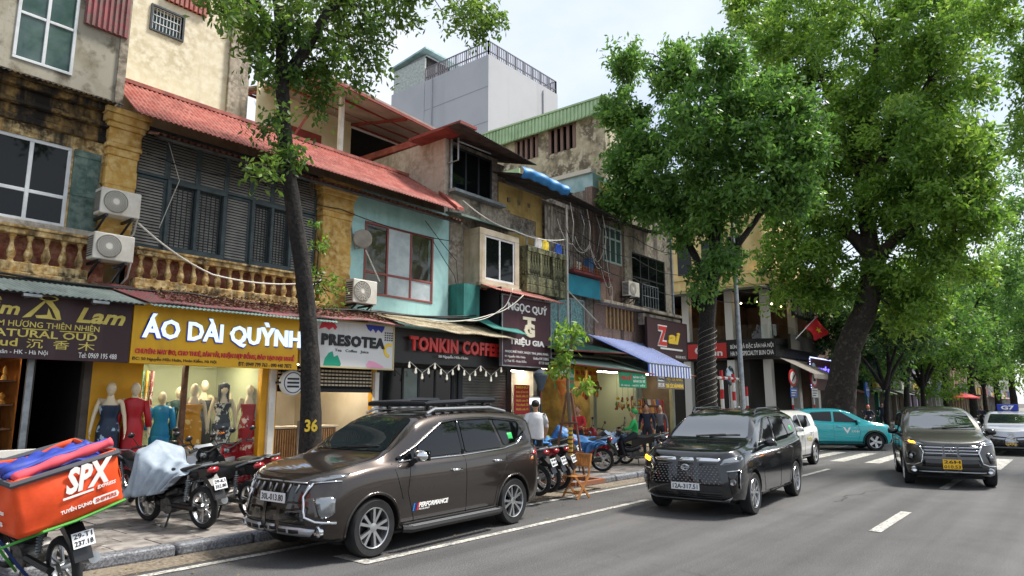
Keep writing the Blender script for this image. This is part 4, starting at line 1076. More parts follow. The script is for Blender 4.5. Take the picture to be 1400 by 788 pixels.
# ================================================================== signs on the near shops
def board(name, label, x0, x1, z0, z1, y, mat, th=.08, frame=None):
    t = thing('shop_sign', label, 'sign', ((x0 + x1) / 2, y, z0))
    bx('board', mat, t, x0, x1, y, y + th, z0, z1, .006)
    if frame is not None:
        m = MB(); m.box(x0 - .03, x1 + .03, y - .015, y + th + .01, z1, z1 + .03); m.box(x0 - .03, x1 + .03, y - .015, y + th + .01, z0 - .03, z0); m.box(x0 - .03, x0, y - .015, y + th + .01, z0, z1); m.box(x1, x1 + .03, y - .015, y + th + .01, z0, z1)
        m.build('board_frame', frame, t, world=True)
    return t
SY = 12.3
def TX(px0, py0, px1, py1, Y=SY - .003):
    x0, z1 = at(px0, py0, Y); x1, z0 = at(px1, py1, Y)
    return x0, x1, z0, z1
# brown incense sign
sA = board('sign', 'dark brown incense shop sign with gold lettering and incense mark', 1.2, 4.74, 2.45, 3.46, SY, M('sign_brown', '#3a2327', .55, c2='#322022', scale=2, streak='#4d3a3a', sscale=1.8, slo=.55, shi=.85))
def fit(txt, px0, py0, px1, py1, mat, par, **k):
    # px/py of the left end and the right end of the line: (left x, top at left, right x, bottom at right)
    x0, x1, z0, z1 = TX(px0, py0, px1, py1)
    return lettering(txt, x0, x1, z0, z1, SY - .002, mat, par, **k)
ZT = lambda px, py: at(px, py, SY - .003)[1]
XT = lambda px: at(px, 450, SY - .003)[0]
def line(txt, px0, px1, z0, z1, mat, par, **k):
    return lettering(txt, XT(px0), XT(px1), z0, z1, SY - .002, mat, par, **k)
line('Trầm', -62, 24, 3.1, 3.36, letter_gold, sA, bold=.03, shear=.2)
line('Lam', 103, 170, 3.06, 3.31, letter_gold, sA, bold=.03, shear=.3)
line('TRẦM HƯƠNG THIÊN NHIÊN', -32, 136, 2.93, 3.07, letter_gold, sA, bold=.005)
line('NATURAL OUD', -26, 134, 2.775, 2.89, letter_gold, sA, bold=.015)
line('Oud', -20, 26, 2.63, 2.755, letter_gold, sA, bold=.015)
for ch, a, b in (('沉', 38, 61), ('香', 75, 97), ('木', 109, 132)): line(ch, a, b, 2.615, 2.755, letter_gold, sA)
line('50 Nguyễn Hữu Huân - HK - Hà Nội', -75, 69, 2.5, 2.6, letter_white, sA)
line('Tel: 0969 195 488', 111, 163, 2.5, 2.585, letter_white, sA)
em = MB()   # incense mark: A-shape with leaf and ring
ex = lambda px: XT(px)
def poly(ptsxz, par, mat, y=SY, name='emblem', th=.012):
    return MB().prism(ptsxz, y - th, y - .001, 'y').build(name, mat, par, world=True)
poly([(ex(28), 3.07), (ex(40), 3.09), (ex(60), 3.36), (ex(56), 3.36)], sA, letter_gold)
poly([(ex(55), 3.37), (ex(66), 3.37), (ex(78), 3.22), (ex(82), 3.08), (ex(76), 3.08), (ex(68), 3.24)], sA, letter_gold)
poly([(ex(46), 3.12), (ex(62), 3.14), (ex(63), 3.25), (ex(70), 3.1), (ex(80), 3.07), (ex(64), 3.08), (ex(48), 3.08)], sA, letter_gold)
MB().lathe([(.1, -.012), (.13, -.012), (.13, .012), (.1, .012), (.1, -.012)], 24, (0, 0, 0), 'y').xform(Matrix.Translation((ex(62), SY - .012, 3.40)) @ Matrix.Diagonal((1, .8, .32, 1))).build('emblem', letter_gold, sA, world=True)
for k in range(2): MB().tube([(ex(30 + k * 52), SY - .01, 2.9 + k * .0), (ex(66 + k * 62), SY - .01, 2.905)], .008, 5).build('flourish', letter_gold, sA, world=True)
for px in (30, 124):
    fl_ = thing('flood_lamp', 'small black sign flood lamp under the grey tin awning edge' , 'lamp', (XT(px), 12.0, 3.36), group='sign flood lamps')
    MB().box(-.12, .12, -.05, .05, 0, .04).box(-.02, .02, .05, .3, .01, .03).build('lamp_body', steel, fl_)
# yellow dress sign
sB = board('sign', 'yellow dress shop sign with raised pale blue letters', 4.76, 7.98, 2.45, 3.5, SY, M('sign_yellow', '#e6ae14', .5, c2='#d8a214', scale=1.2, streak='#b58a24', sscale=1.6, slo=.55, shi=.85))
def line2(txt, px0, px1, z0, z1, m1, m2, par, d=.05, off=.018, bold=.025, **k):
    lettering(txt, XT(px0) - .02, XT(px1) + .025, z0 - .022, z1 + .012, SY - .002, m2, par, ext=d * .55, bold=bold + .012, name='letter_edge', **k)
    return lettering(txt, XT(px0), XT(px1), z0, z1, SY - .002, m1, par, ext=d, bold=bold, split=True, **k)
line2('ÁO DÀI QUỲNH', 194, 411, 2.83, 3.35, letter_pale, letter_blue, sB)
line('CHUYÊN: MAY ĐO, CHO THUÊ, BÁN VẢI, NHẬN HỢP ĐỒNG, ĐÀO TẠO DẠY NGHỀ', 187, 404, 2.60, 2.75, letter_red, sB, bold=.03, ext=.02)
line('ĐC: 50 Nguyễn Hữu Huân, Hoàn Kiếm, Hà Nội', 184, 299, 2.49, 2.575, letter_black, sB, bold=.01)
line('ĐT: 0949 799 763 - 090 440 7872', 329, 401, 2.48, 2.56, letter_black, sB, bold=.01)
# white tea sign
sC = board('sign', 'white tea shop sign with bold black name and coloured leaf shapes', 8.1, 10.5, 2.56, 3.54, SY, M('sign_white', '#d6d6d3', .5, streak='#b5b3ab', sscale=1.8, slo=.55, shi=.85), frame=M('sign_frame_tan', '#c9b98a', .6))
line('PRESOTEA', 440, 526, 3.0, 3.25, letter_black, sC, bold=.045, spacing=1.14, ext=.03, split=True)
line('Tea   Coffee   Juice', 459, 505, 2.86, 2.94, letter_black, sC, bold=.01)
def blob(pts, col, par=sC):
    key = 'shape_' + col[1:]
    mt = MATS.get(key) or M(key, col, .5)
    return poly([(XT(px), z) for px, z in pts], par, mt, name='leaf_shape', th=.006)
blob([(444, 2.57), (446, 2.72), (451, 2.84), (456, 2.88), (458, 2.76), (463, 2.8), (466, 2.7), (468, 2.62), (467, 2.57)], '#159a78')
blob([(436, 3.33), (440, 3.48), (450, 3.53), (458, 3.47), (461, 3.4), (458, 3.34), (455, 3.4), (450, 3.33), (445, 3.38)], '#cf2331')
blob([(500, 3.53), (503, 3.43), (507, 3.38), (510, 3.45), (514, 3.36), (517, 3.44), (522, 3.37), (525, 3.46), (526, 3.53)], '#2b3ca5')
blob([(502, 2.62), (506, 2.72), (513, 2.7), (519, 2.66), (526, 2.6), (524, 2.57), (504, 2.57)], '#eda3c0')
MB().lathe([(.1, -.006), (.17, -.006), (.17, .006), (.1, .006), (.1, -.006)], 16, (XT(533), SY - .007, 2.98), 'y', a0=R(60), a1=R(270)).build('leaf_shape', letter_yellow, sC, world=True)
for k in range(16): poly([(XT(526 + (k % 4) * 3), 3.2 + (k // 4) * .055), (XT(528 + (k % 4) * 3), 3.2 + (k // 4) * .055), (XT(528.6 + (k % 4) * 3), 3.235 + (k // 4) * .055), (XT(526.6 + (k % 4) * 3), 3.235 + (k // 4) * .055)], sC, letter_black, name='dot', th=.004)
# small round hanging sign of the tea shop
rs_ = thing('blade_sign', 'small round white double sided cup sign beside the tea shop', 'sign', (8.15, 12.75, 2.2))
MB().lathe([(.001, -.07), (.24, -.07), (.26, -.05), (.26, .05), (.24, .07), (.001, .07)], 28, (0, 0, 0), 'y').build('disc', pvc, rs_, smooth=True)
MB().lathe([(.2, -.075), (.22, -.075), (.22, -.07)], 28, (0, 0, 0), 'y').build('ring', letter_black, rs_)
MB().box(-.28, -.24, -.02, .2, -.02, .02).build('bracket', black_iron, rs_)
for k in range(3): MB().box(-.14, .14, -.076, -.07, -.1 + k * .08, -.06 + k * .08).build('print_line', letter_black, rs_)
# black coffee sign
sD = board('sign', 'black coffee shop sign with glossy red raised letters', 10.62, 14.4, 2.72, 3.56, SY + .1, M('sign_charcoal', '#262423', .4))
line('TONKIN COFFEE', 560, 682, 3.02, 3.38, letter_red, sD, bold=.045, spacing=1.1, ext=.05, split=True)
line('50 Nguyễn Hữu Huân', 600, 640, 2.88, 2.98, letter_white, sD, bold=.01, ext=.012)
aw3 = thing('awning', 'rusty tan tin awning over the black coffee sign', 'awning', (12.2, 12, 3.6))
corrugated((9.9, 12.85, 3.92), (14.6, 12.85, 3.92), (14.4, 11.7, 3.46), (10.35, 11.7, 3.55), nv=5, jitter=.025).build('tin_sheet', sheet_tan, aw3, smooth=True, sol=.005, world=True)
aw4 = thing('awning', 'small green tin awning beside the maroon jeweller sign', 'awning', (14.3, 12.4, 3.9))
corrugated((13.3, 12.9, 4.25), (14.9, 12.6, 4.1), (14.7, 11.6, 3.62), (13.6, 11.9, 3.75), nv=3).build('tin_sheet', M('jade_sheet', '#4f9c90', .5, c2='#428579', scale=2), aw4, smooth=True, sol=.005, world=True)
# jeweller sign, hung out over the pavement
jx0, jx1 = 14.1, 16.3
sE = board('sign', 'tall maroon jeweller sign with white serif name and monogram', jx0, jx1, 2.8, 4.72, 12.0, M('sign_plum', '#44212a', .5, c2='#3b1d25', scale=2, streak='#58383f', sscale=1.8, slo=.55, shi=.85), frame=steel)
def jl(txt, u0, u1, z0, z1, mat=letter_white, **k): return lettering(txt, jx0 + u0 * (jx1 - jx0), jx0 + u1 * (jx1 - jx0), z0, z1, 11.998, mat, sE, **k)
jl('NGỌC QUÝ', .1, .92, 4.27, 4.6, bold=.02, ext=.02, split=True)
jl('T', .4, .66, 3.85, 4.2, M('ivory_letter', '#e6dcc0', .5), bold=.05, ext=.02); jl('G', .42, .64, 3.62, 4.02, MATS['ivory_letter'], bold=.06, ext=.03)
jl('TRIỆU GIA', .13, .85, 3.34, 3.6, bold=.035, ext=.02)
jl('NGỌC PHỈ THÚY, NGỌC TRAI, JADE, PEARL', .05, .95, 3.13, 3.23, bold=.02)
jl('40 Nguyễn Hữu Huân', .04, .45, 3.0, 3.09); jl('Lý Thái Tổ - Hoàn Kiếm', .04, .47, 2.87, 2.97); jl('Hotline 094 2188888', .62, .96, 3.0, 3.08); jl('097 39 16668', .74, .96, 2.88, 2.96)
bx('side_board', M('sign_side_black', '#232126', .6), sE, jx0 - .03, jx0 + .0, 12.03, 13.0, 3.6, 4.95)
awR = thing('awning', 'red edged tin awning above the maroon jeweller sign', 'awning', (15, 12.3, 4.9))
corrugated((13.6, 12.7, 5.12), (16.2, 12.7, 5.12), (16.75, 11.75, 4.72), (13.5, 11.75, 4.78), nv=3).build('tin_sheet', sheet_red, awR, smooth=True, sol=.005, world=True)
bx('fascia_trim', sheet_red, awR, 13.9, 16.1, 12.55, 12.62, 4.9, 5.08)
# tin and canvas awnings further right
for lab, p, mt in (
    ('dull green tin awning under the teal window', ((16.2, 12.9, 3.75), (20.2, 12.9, 3.75), (20.2, 11.6, 3.4), (16.0, 11.6, 3.3)), sheet_green),
    ('long pale green canvas awning over the fruit stall', ((16.3, 12.95, 3.3), (21.2, 12.95, 3.3), (20.6, 10.9, 2.72), (16.0, 10.9, 2.85)), M('sage_canvas', '#8fa596', .8, c2='#7c9284', scale=2)),
    ('pale green canvas awning over the dry goods shop', ((20.6, 12.95, 3.45), (24.6, 12.95, 3.4), (24.0, 11.0, 2.75), (20.7, 11.0, 2.75)), MATS.get('sage_canvas'))):
    mt = mt or MATS['sage_canvas']
    t = thing('awning', lab, 'awning', (p[0][0], 12, 3))
    corrugated(*p, nv=3, pitch=.12 if mt is sheet_green else .3, amp=.012 if mt is sheet_green else .004).build('cover', mt, t, smooth=True, sol=.01, world=True)
    MB().tube([p[3], p[2]], .025, 6).build('front_bar', rust_red, t, world=True)
sw = thing('awning', 'blue and white striped canvas awning with scalloped valance', 'awning', (21.5, 12, 3.4))
stripe = [M('awning_blue', '#3457a8', .8, c2='#2d4c96', scale=3), M('awning_white', '#d5d7da', .8)]
sm = MB()
for k in range(60):
    u0, u1 = k / 60, (k + 1) / 60
    a = Vector((19.6, 12.95, 4.12)); b = Vector((23.6, 12.95, 4.05)); c_ = Vector((23.4, 10.9, 3.05)); d_ = Vector((20.2, 10.9, 3.08))
    q = [a.lerp(b, u0), a.lerp(b, u1), d_.lerp(c_, u1), d_.lerp(c_, u0)]
    sm.add(q, [(0, 1, 2, 3)], int(k % 4 == 3))
    sm.add([q[3], q[2], q[2] + Vector((0, -.01, -.42)), q[3] + Vector((0, -.01, -.42))], [(0, 1, 2, 3)], int(k % 4 > 1))
sm.build('striped_canvas', stripe, sw, sol=.008, world=True)
MB().tube([(20.2, 10.9, 3.08), (23.4, 10.9, 3.05)], .02, 6).build('front_bar', steel, sw, world=True)
# nut shop sign
zx0, zx1 = 23.2, 26.6
sF = board('sign', 'maroon nut shop sign with red outlined Z and yellow letters', zx0, zx1, 3.5, 5.0, 12.5, M('sign_wine', '#3d2024', .5), frame=M('frame_dark', '#2b1a1c', .6))
lettering('Z', zx0 + .75, zx0 + 1.6, 3.95, 4.8, 12.498, letter_white, sF, ext=.03, bold=.09); lettering('Z', zx0 + .8, zx0 + 1.55, 4.0, 4.75, 12.498, letter_red, sF, ext=.045, bold=.03)
lettering('ai', zx0 + 1.65, zx0 + 2.7, 4.1, 4.6, 12.498, letter_yellow, sF, ext=.04, bold=.04, shear=.25)
bx('underline', letter_white, sF, zx0 + 1.0, zx0 + 2.9, 12.47, 12.498, 3.85, 3.92); lettering('VEGGIE NUTS', zx0 + 2.3, zx0 + 3.2, 3.56, 3.66, 12.498, letter_white, sF)
# hanging banners under the canvas awnings
s6 = board('sign', 'green banner with white and red lettering hung from the canvas awning', 18.45, 20.15, 2.25, 2.72, 10.95, M('banner_green', '#1f9a6c', .6), th=.02)
lettering('VEN HỒ', 18.52, 19.2, 2.48, 2.68, 10.949, letter_red, s6, bold=.04); lettering('BÁNH CỐM', 19.3, 20.05, 2.55, 2.66, 10.949, letter_white, s6, bold=.02); lettering('BÁNH XU XÊ', 19.3, 20.05, 2.42, 2.52, 10.949, letter_white, s6, bold=.02); lettering('Ô MAI - MỨT TẾT', 18.52, 20.05, 2.29, 2.37, 10.949, letter_white, s6, bold=.02)
s7 = board('sign', 'grey banner with yellow lettering hung before the dry goods shop', 20.9, 22.9, 2.24, 2.74, 10.95, M('banner_grey', '#6b6558', .6), th=.02)
lettering('HẠT DẺ RANG', 21.6, 22.8, 2.5, 2.7, 10.949, letter_yellow, s7, bold=.02); lettering('TRÀ CÚC HẢI PHÒNG', 21.5, 22.85, 2.28, 2.46, 10.949, letter_yellow, s7, bold=.02)
bx('photo_panel', letter_white, s7, 20.95, 21.4, 10.94, 10.949, 2.5, 2.7); lettering('Phương', 20.97, 21.38, 2.52, 2.62, 10.938, letter_black, s7, bold=.02); lettering('0912 345', 20.97, 21.4, 2.3, 2.44, 10.949, letter_white, s7)
# juice stall boards
s8 = board('sign', 'red price list board with small yellow lines on the stall wall', 15.35, 16.05, 1.45, 2.3, 12.6, M('menu_red', '#b4262b', .5), th=.03)
for k in range(6):
    lettering(('MENU', 'Sinh tố bơ 35', 'Nước dừa 25', 'Nước cam 30', 'Trà chanh 20', 'Nước mía 15')[k], 15.42, 15.98, 2.19 - k * .125, 2.26 - k * .125, 12.599, letter_yellow, s8, bold=.01)
s9 = board('sign', 'white and green fruit juice sign with orange lantern shape', 16.0, 16.95, 2.2, 2.78, 11.6, M('juice_green', '#3d9a5a', .5), th=.05)
bx('print_panel', letter_white, s9, 16.04, 16.55, 11.592, 11.599, 2.24, 2.74)
lettering('Dừa', 16.56, 16.9, 2.52, 2.68, 11.599, letter_white, s9, bold=.02); lettering('Juice', 16.56, 16.9, 2.32, 2.46, 11.599, letter_red, s9, bold=.02)
for k, (x, z, col, lab) in enumerate(((15.15, 2.42, '#4b5560', 'grey silk lantern hanging beside the jeweller sign'), (16.15, 2.3, '#c8702e', 'orange silk lantern hanging before the juice sign'))):
    L_ = thing('silk_lantern', lab, 'lantern', (x, 11.5, z))
    MB().lathe([(.03, -.33), (.06, -.3), (.13, -.1), (.21, .1), (.2, .17), (.12, .25), (.05, .28)], 14, (0, 0, 0)).build('shade', M('silk_%d' % k, col, .6), L_, smooth=25)
    MB().tube([(0, 0, -.33), (0, 0, -.62)], .012, 5).build('tassel', M('tassel_%d' % k, '#a8322b', .8), L_)
    MB().tube([(0, 0, .28), (0, 0, .7)], .005, 4).build('cord', wire_mat, L_)
# yellow banners and hanging goods in the fruit stall
for k in range(4):
    x = 17.3 + k * .75
    b_ = thing('banner', 'small yellow paper banner reading %s above the fruit stall' % ('nuoc ep', 'tra da', 'mia da', 'nuoc dua')[k], 'banner', (x, 12.85, 2.5), group='yellow banners above the fruit stall')
    MB().box(0, .62, 0, .02, 0, .5).build('sheet', M('banner_yellow', '#e3b62a', .7, c2='#c58a20', scale=6) if k == 0 else MATS['banner_yellow'], b_)
    lettering(('Nước Ép', 'Trà Đá', 'Mía Đá', 'Nước Dừa')[k], .05, .56, .2, .36, -.001, letter_red, b_, bold=.02, world=False)
# ================================================================== trees
def leaf_material(name, dark, mid, light, transl=.35):
    m = bpy.data.materials.new(name); m.use_nodes = True; MATS[name] = m
    N = m.node_tree.nodes; L = m.node_tree.links; N.clear()
    o = N.new('ShaderNodeOutputMaterial'); mx = N.new('ShaderNodeMixShader'); mx.inputs['Fac'].default_value = transl
    p = N.new('ShaderNodeBsdfPrincipled'); p.inputs['Roughness'].default_value = .42; p.inputs['Specular IOR Level'].default_value = .45
    t = N.new('ShaderNodeBsdfTranslucent')
    a = N.new('ShaderNodeAttribute'); a.attribute_name = 'tint'
    r = N.new('ShaderNodeValToRGB'); e = r.color_ramp.elements
    e[0].position = 0; e[0].color = (*lin(dark), 1); e[1].position = 1; e[1].color = (*lin(light), 1)
    q = e.new(.5); q.color = (*lin(mid), 1)
    hs = N.new('ShaderNodeHueSaturation'); hs.inputs['Value'].default_value = 1.5; hs.inputs['Saturation'].default_value = 1.05; hs.inputs['Hue'].default_value = .497
    L.new(a.outputs['Fac'], r.inputs['Fac']); L.new(r.outputs['Color'], p.inputs['Base Color']); L.new(r.outputs['Color'], hs.inputs['Color']); L.new(hs.outputs['Color'], t.inputs['Color'])
    L.new(p.outputs[0], mx.inputs[1]); L.new(t.outputs[0], mx.inputs[2]); L.new(mx.outputs[0], o.inputs['Surface'])
    return m
leaf_a = leaf_material('leaf_deep_green', (.035, .085, .02), (.09, .17, .03), (.19, .29, .05), .45)
leaf_b = leaf_material('leaf_mid_green', (.045, .10, .022), (.1, .215, .042), (.2, .33, .07), .48)
leaf_c = leaf_material('leaf_fresh_green', (.062, .138, .024), (.152, .275, .04), (.3, .41, .075), .5)
leaf_d = leaf_material('leaf_dark_green', (.028, .068, .02), (.055, .115, .026), (.11, .18, .045), .38)
bark_dark = M('dark_bark', (.02, .017, .015), .9, c2=(.042, .036, .03), scale=3, c3=(.008, .007, .006), scale3=18, bump=1.0, bscale=22)
bark_mott = M('mottled_bark', (.034, .027, .022), .9, c2=(.085, .068, .05), scale=5, lo=.52, hi=.66, c3=(.016, .013, .011), scale3=7, bump=.8, bscale=16)
def leaf_mesh(name, P, D, size, tint, mat, aspect=.42):
    """P: centres (n,3); D: pointing directions (n,3); size (n,)"""
    n = len(P)
    D = D / np.linalg.norm(D, axis=1, keepdims=True)
    rnd = rng.normal(size=(n, 3)); S = np.cross(D, rnd); S /= np.maximum(1e-6, np.linalg.norm(S, axis=1, keepdims=True))
    Nn = np.cross(S, D)
    h = size[:, None]
    a = P - D * h * .5; b = P + S * h * aspect * .5 + D * h * .05 - Nn * h * .06; c = P + D * h * .5 - Nn * h * .1; d = P - S * h * aspect * .5 + D * h * .05 - Nn * h * .06
    co = np.stack([a, b, c, d], 1).reshape(-1, 3).astype(np.float32)
    me = bpy.data.meshes.new(name)
    me.vertices.add(n * 4); me.vertices.foreach_set('co', co.ravel())
    me.loops.add(n * 4); me.loops.foreach_set('vertex_index', np.arange(n * 4, dtype=np.int32))
    me.polygons.add(n); me.polygons.foreach_set('loop_start', np.arange(0, n * 4, 4, dtype=np.int32)); me.polygons.foreach_set('loop_total', np.full(n, 4, dtype=np.int32))
    me.update(calc_edges=True)
    at_ = me.attributes.new('tint', 'FLOAT', 'FACE'); at_.data.foreach_set('value', tint.astype(np.float32))
    me.materials.append(mat)
    return me
def smooth_path(pts, k=9):
    pts = [Vector(p) for p in pts]; out = []
    for i in range(len(pts) - 1):
        p0 = pts[max(0, i - 1)]; p1 = pts[i]; p2 = pts[i + 1]; p3 = pts[min(len(pts) - 1, i + 2)]
        for j in range(k):
            t = j / k
            out.append(.5 * ((2 * p1) + (-p0 + p2) * t + (2 * p0 - 5 * p1 + 4 * p2 - p3) * t * t + (-p0 + 3 * p1 - 3 * p2 + p3) * t ** 3))
    out.append(pts[-1]); return out
def rough_tube(mb, path, radii, n=14, amp=.08):
    b = len(mb.v); mb.tube(path, radii, n)
    for i in range(b, len(mb.v)):
        v = Vector(mb.v[i]); k = (i - b) // n; c = path[min(k, len(path) - 1)]
        j = i % n; q = amp * (.5 * math.sin(v.z * 5.3 + j * 1.9) + .5 * math.sin(v.z * 2.1 + j * 3.1) + .45 * (1 if (j + int(v.z * 3.3 + math.sin(j) * 2)) % 3 else -1) + .6 * math.sin(v.z * 1.7 + 1.0) * math.cos(j * 6.28 / n))
        mb.v[i] = tuple(c + (v - c) * (1 + q))
def make_tree(label, trunk, tr, limbs, blobs, leafm, barkm, leaf=.13, per=70, crad=.5, group=None, base=None, droop=.35, name='street_tree', twig=True, bright=.0):
    """trunk: points with radii tr; limbs: [(points, r0, r1)]; blobs: [(centre, (rx, ry, rz), clusters)]"""
    base = base or trunk[0]
    t = thing(name, label, 'tree', base, 0, group)
    mb = MB(); tp = smooth_path(trunk); n = len(tp); rr = np.interp(np.linspace(0, 1, n), np.linspace(0, 1, len(tr)), tr)
    rough_tube(mb, tp, list(rr), 26, .07)
    mb.build('trunk', barkm, t, smooth='all', world=True)
    nodes = list(tp[int(n * .45):])
    if limbs:
        for pts, r0, r1 in limbs:
            lm = MB(); lp = smooth_path(pts); rough_tube(lm, lp, list(np.linspace(r0, r1, len(lp))), 9)
            lm.build('limb', barkm, t, smooth='all', world=True); nodes += lp[2:]
    NP = np.array([tuple(p) for p in nodes])
    tw = MB(); P = []; D = []; T = []
    for c, r, k in blobs:
        c = np.array(c); r = np.array(r)
        for _ in range(k):
            d = rng.normal(size=3); d /= np.linalg.norm(d); q = c + d * r * rng.random() ** .38
            if twig:
                j = np.argmin(np.linalg.norm(NP - q, axis=1)); a = NP[j]; L_ = np.linalg.norm(q - a)
                if .2 < L_ < max(1.6, crad * 3.2) and rng.random() < .55:
                    m = (a + q) / 2 + rng.normal(size=3) * L_ * .08 + np.array([0, 0, L_ * .1]); w = min(.06, .012 + .01 * L_)
                    tw.tube([a, m, q], [w, w * .6, w * .3], 4, cap=False)
            kk = int(per * rng.uniform(.6, 1.4)); cr = crad * rng.uniform(.65, 1.25)
            # sprays: leaves arranged along short drooping stalks
            ns = max(3, kk // 9)
            sd = rng.normal(size=(ns, 3)); sd[:, 2] -= droop * .6; sd += d * .7; sd /= np.linalg.norm(sd, axis=1, keepdims=True)
            u = rng.random(kk) ** .7; si = rng.integers(0, ns, kk)
            off = sd[si] * (u * cr)[:, None]; off[:, 2] -= droop * cr * u ** 2 * .6
            P.append(q + off + rng.normal(size=(kk, 3)) * leaf * .45)
            side = rng.normal(size=(kk, 3)); dd = sd[si] * .8 + side * .75; dd[:, 2] -= droop; D.append(dd)
            T.append(np.clip(rng.normal(.42 + bright + rng.normal(0, .14), .17, kk), 0, 1))
    if twig and tw.v: tw.build('twigs', barkm, t, world=True)['kind'] = 'stuff'
    P = np.concatenate(P); D = np.concatenate(D); T = np.concatenate(T)
    me = leaf_mesh('crown', P, D, leaf * rng.uniform(.7, 1.25, len(P)), T, leafm)
    o = link('crown', me, t, world=True)
    return t
def wp(px, py, X):
    y, z = atx(px, py, X); return (X, y, z)
def wy(px, py, Y):
    x, z = at(px, py, Y); return (x, Y, z)
# --- near street tree with the painted number, crown running out of the top of the picture
Yt = 9.8
t1 = make_tree('dark trunked street tree with a yellow painted number in front of the tea shop',
    [(*at(427, 640, Yt)[:1], Yt, .1), wy(424, 500, Yt), wy(418, 400, Yt), wy(402, 290, Yt), wy(390, 200, Yt), wy(386, 110, Yt), wy(384, 40, Yt), wy(372, -60, Yt)],
    [.205, .145, .132, .124, .114, .104, .09, .075],
    [([wy(398, 95, Yt), wy(432, 45, Yt - .3), wy(455, 10, Yt - .5), wy(520, -30, Yt - .8), wy(620, -60, Yt - 1.0)], .1, .04), ([wy(384, 60, Yt), wy(360, 20, Yt - .3), wy(330, -20, Yt - .5), wy(270, -60, Yt - .8)], .08, .03), ([wy(385, 45, Yt), wy(405, 10, Yt + .3), wy(430, -40, Yt + .6)], .09, .05)],
    [(wy(398, 60, Yt - .1), (.85, .7, .6), 21), (wy(352, 90, Yt), (.25, .4, .5), 5), (wy(455, 110, Yt), (.45, .5, .5), 9), (wy(385, 165, Yt), (.3, .35, .3), 4), (wy(350, 20, Yt - .2), (.6, .6, .5), 10), (wy(455, 20, Yt - .2), (.7, .6, .5), 12), (wy(275, -5, Yt - .6), (.4, .5, .3), 6),
     (wy(490, 40, Yt - .4), (.4, .5, .55), 7), (wy(560, 5, Yt - .8), (.7, .6, .4), 12), (wy(640, 15, Yt - 1.0), (.55, .5, .4), 11), (wy(500, 88, Yt - .3), (.2, .3, .3), 3), (wy(665, 30, Yt - 1), (.3, .3, .25), 4), (wy(425, -90, Yt), (2.6, 2.2, 1.2), 55), (wy(360, -220, Yt), (2.4, 2.4, 1.5), 50), (wy(600, -140, Yt - .8), (2, 1.8, 1), 30),
     (wy(392, 190, Yt - .25), (.2, .2, .3), 3), (wy(360, 235, Yt - .2), (.18, .2, .15), 2)],
    leaf_a, bark_dark, leaf=.125, per=95, crad=.36, bright=.1)
# epicormic shoots on its trunk
make_tree('tuft of fresh pale shoots sprouting from the ochre pilaster base behind the trunk', [wy(420, 420, 11.9), wy(432, 380, 11.9), wy(436, 330, 11.9)], [.02, .015, .008], [], [(wy(432, 330, 11.9), (.22, .2, .3), 6), (wy(440, 380, 11.9), (.28, .2, .25), 8), (wy(452, 405, 11.9), (.25, .2, .15), 5)], leaf_c, bark_dark, leaf=.1, per=26, crad=.22, name='sapling')
num = lettering('36', -.1, .1, 0, .2, 0, letter_yellow, t1, ext=.01, bold=.03, frame=(Vector(wy(425, 590, Yt)) + Vector((-.115, -.172, 0)), (.77, -.64, 0), (0, 0, 1), (-.64, -.77, 0)), name='painted_number')
# --- mid-distance tree with light-wrapped trunk
Xc, Yc = 21.35, 9.5
def PB(lst, X, k, dep):
    """crown lobes surveyed on the plane X: (px, py, half width, half height, clusters); k pixels per metre there"""
    return [(wp(px, py, X + dx), (dep * max(.35, rw / k / 2.2), rw / k, rh / k), n) for px, py, rw, rh, n, dx in lst]
t2 = make_tree('bushy street tree at the corner, trunk wound with string lights',
    [(Xc, Yc, .1), wp(966, 480, Xc), wp(970, 400, Xc), wp(978, 350, Xc), wp(975, 280, Xc), wp(965, 180, Xc)], [.33, .27, .24, .2, .14, .06],
    [([wp(970, 400, Xc), wp(950, 350, Xc), wp(915, 290, Xc), wp(880, 220, Xc), wp(860, 130, Xc)], .16, .03), ([wp(976, 380, Xc), wp(1005, 340, Xc), wp(1040, 290, Xc), wp(1070, 220, Xc)], .15, .04), ([wp(974, 330, Xc), wp(960, 250, Xc + .6), wp(935, 150, Xc + .8), wp(920, 90, Xc + .8)], .12, .03)],
    PB([(950, 200, 85, 85, 84, 0), (868, 235, 42, 50, 34, 0), (848, 165, 28, 55, 26, 0), (858, 85, 24, 32, 14, .3), (918, 95, 28, 50, 24, .5), (985, 90, 26, 45, 24, 0), (1040, 170, 55, 70, 50, 0), (1050, 250, 45, 35, 32, -.3), (860, 275, 28, 14, 14, 0), (905, 282, 30, 18, 16, 0), (965, 285, 42, 24, 26, -.4), (935, 315, 12, 16, 5, -.3), (992, 360, 14, 16, 6, -.4), (955, 385, 10, 12, 4, -.5), (1085, 200, 35, 55, 24, .5), (1090, 270, 22, 26, 10, .3)], Xc, 42, 2.4),
    leaf_b, bark_dark, leaf=.215, per=150, crad=.6, droop=.3, bright=.08)
# string lights wound round its trunk
hel = MB()
for k in range(4):
    a0 = k * 1.57; z0 = .15
    pts = []
    for i in range(160):
        f = i / 159; z = .2 + f * 4.0; c = [21.35 + .06 * f * 2, Yc]; x, zz = 0, 0
        px_ = np.interp(z, [.1, 3.2, 5.2], [Xc, Xc, Xc])
        rad = np.interp(z, [.1, 3.2, 5.2], [.335, .285, .25]) * 1.1
        a = a0 + f * 34; pts.append((px_ + rad * math.cos(a), np.interp(z, [.1, wp(966, 480, Xc)[2], wp(970, 400, Xc)[2]], [Yc, wp(966, 480, Xc)[1], wp(970, 400, Xc)[1]]) + rad * math.sin(a), z))
    hel.tube(pts, .0045, 4)
hel.build('light_string', M('string_light', '#8f8a7e', .5), t2, world=True)['kind'] = 'stuff'
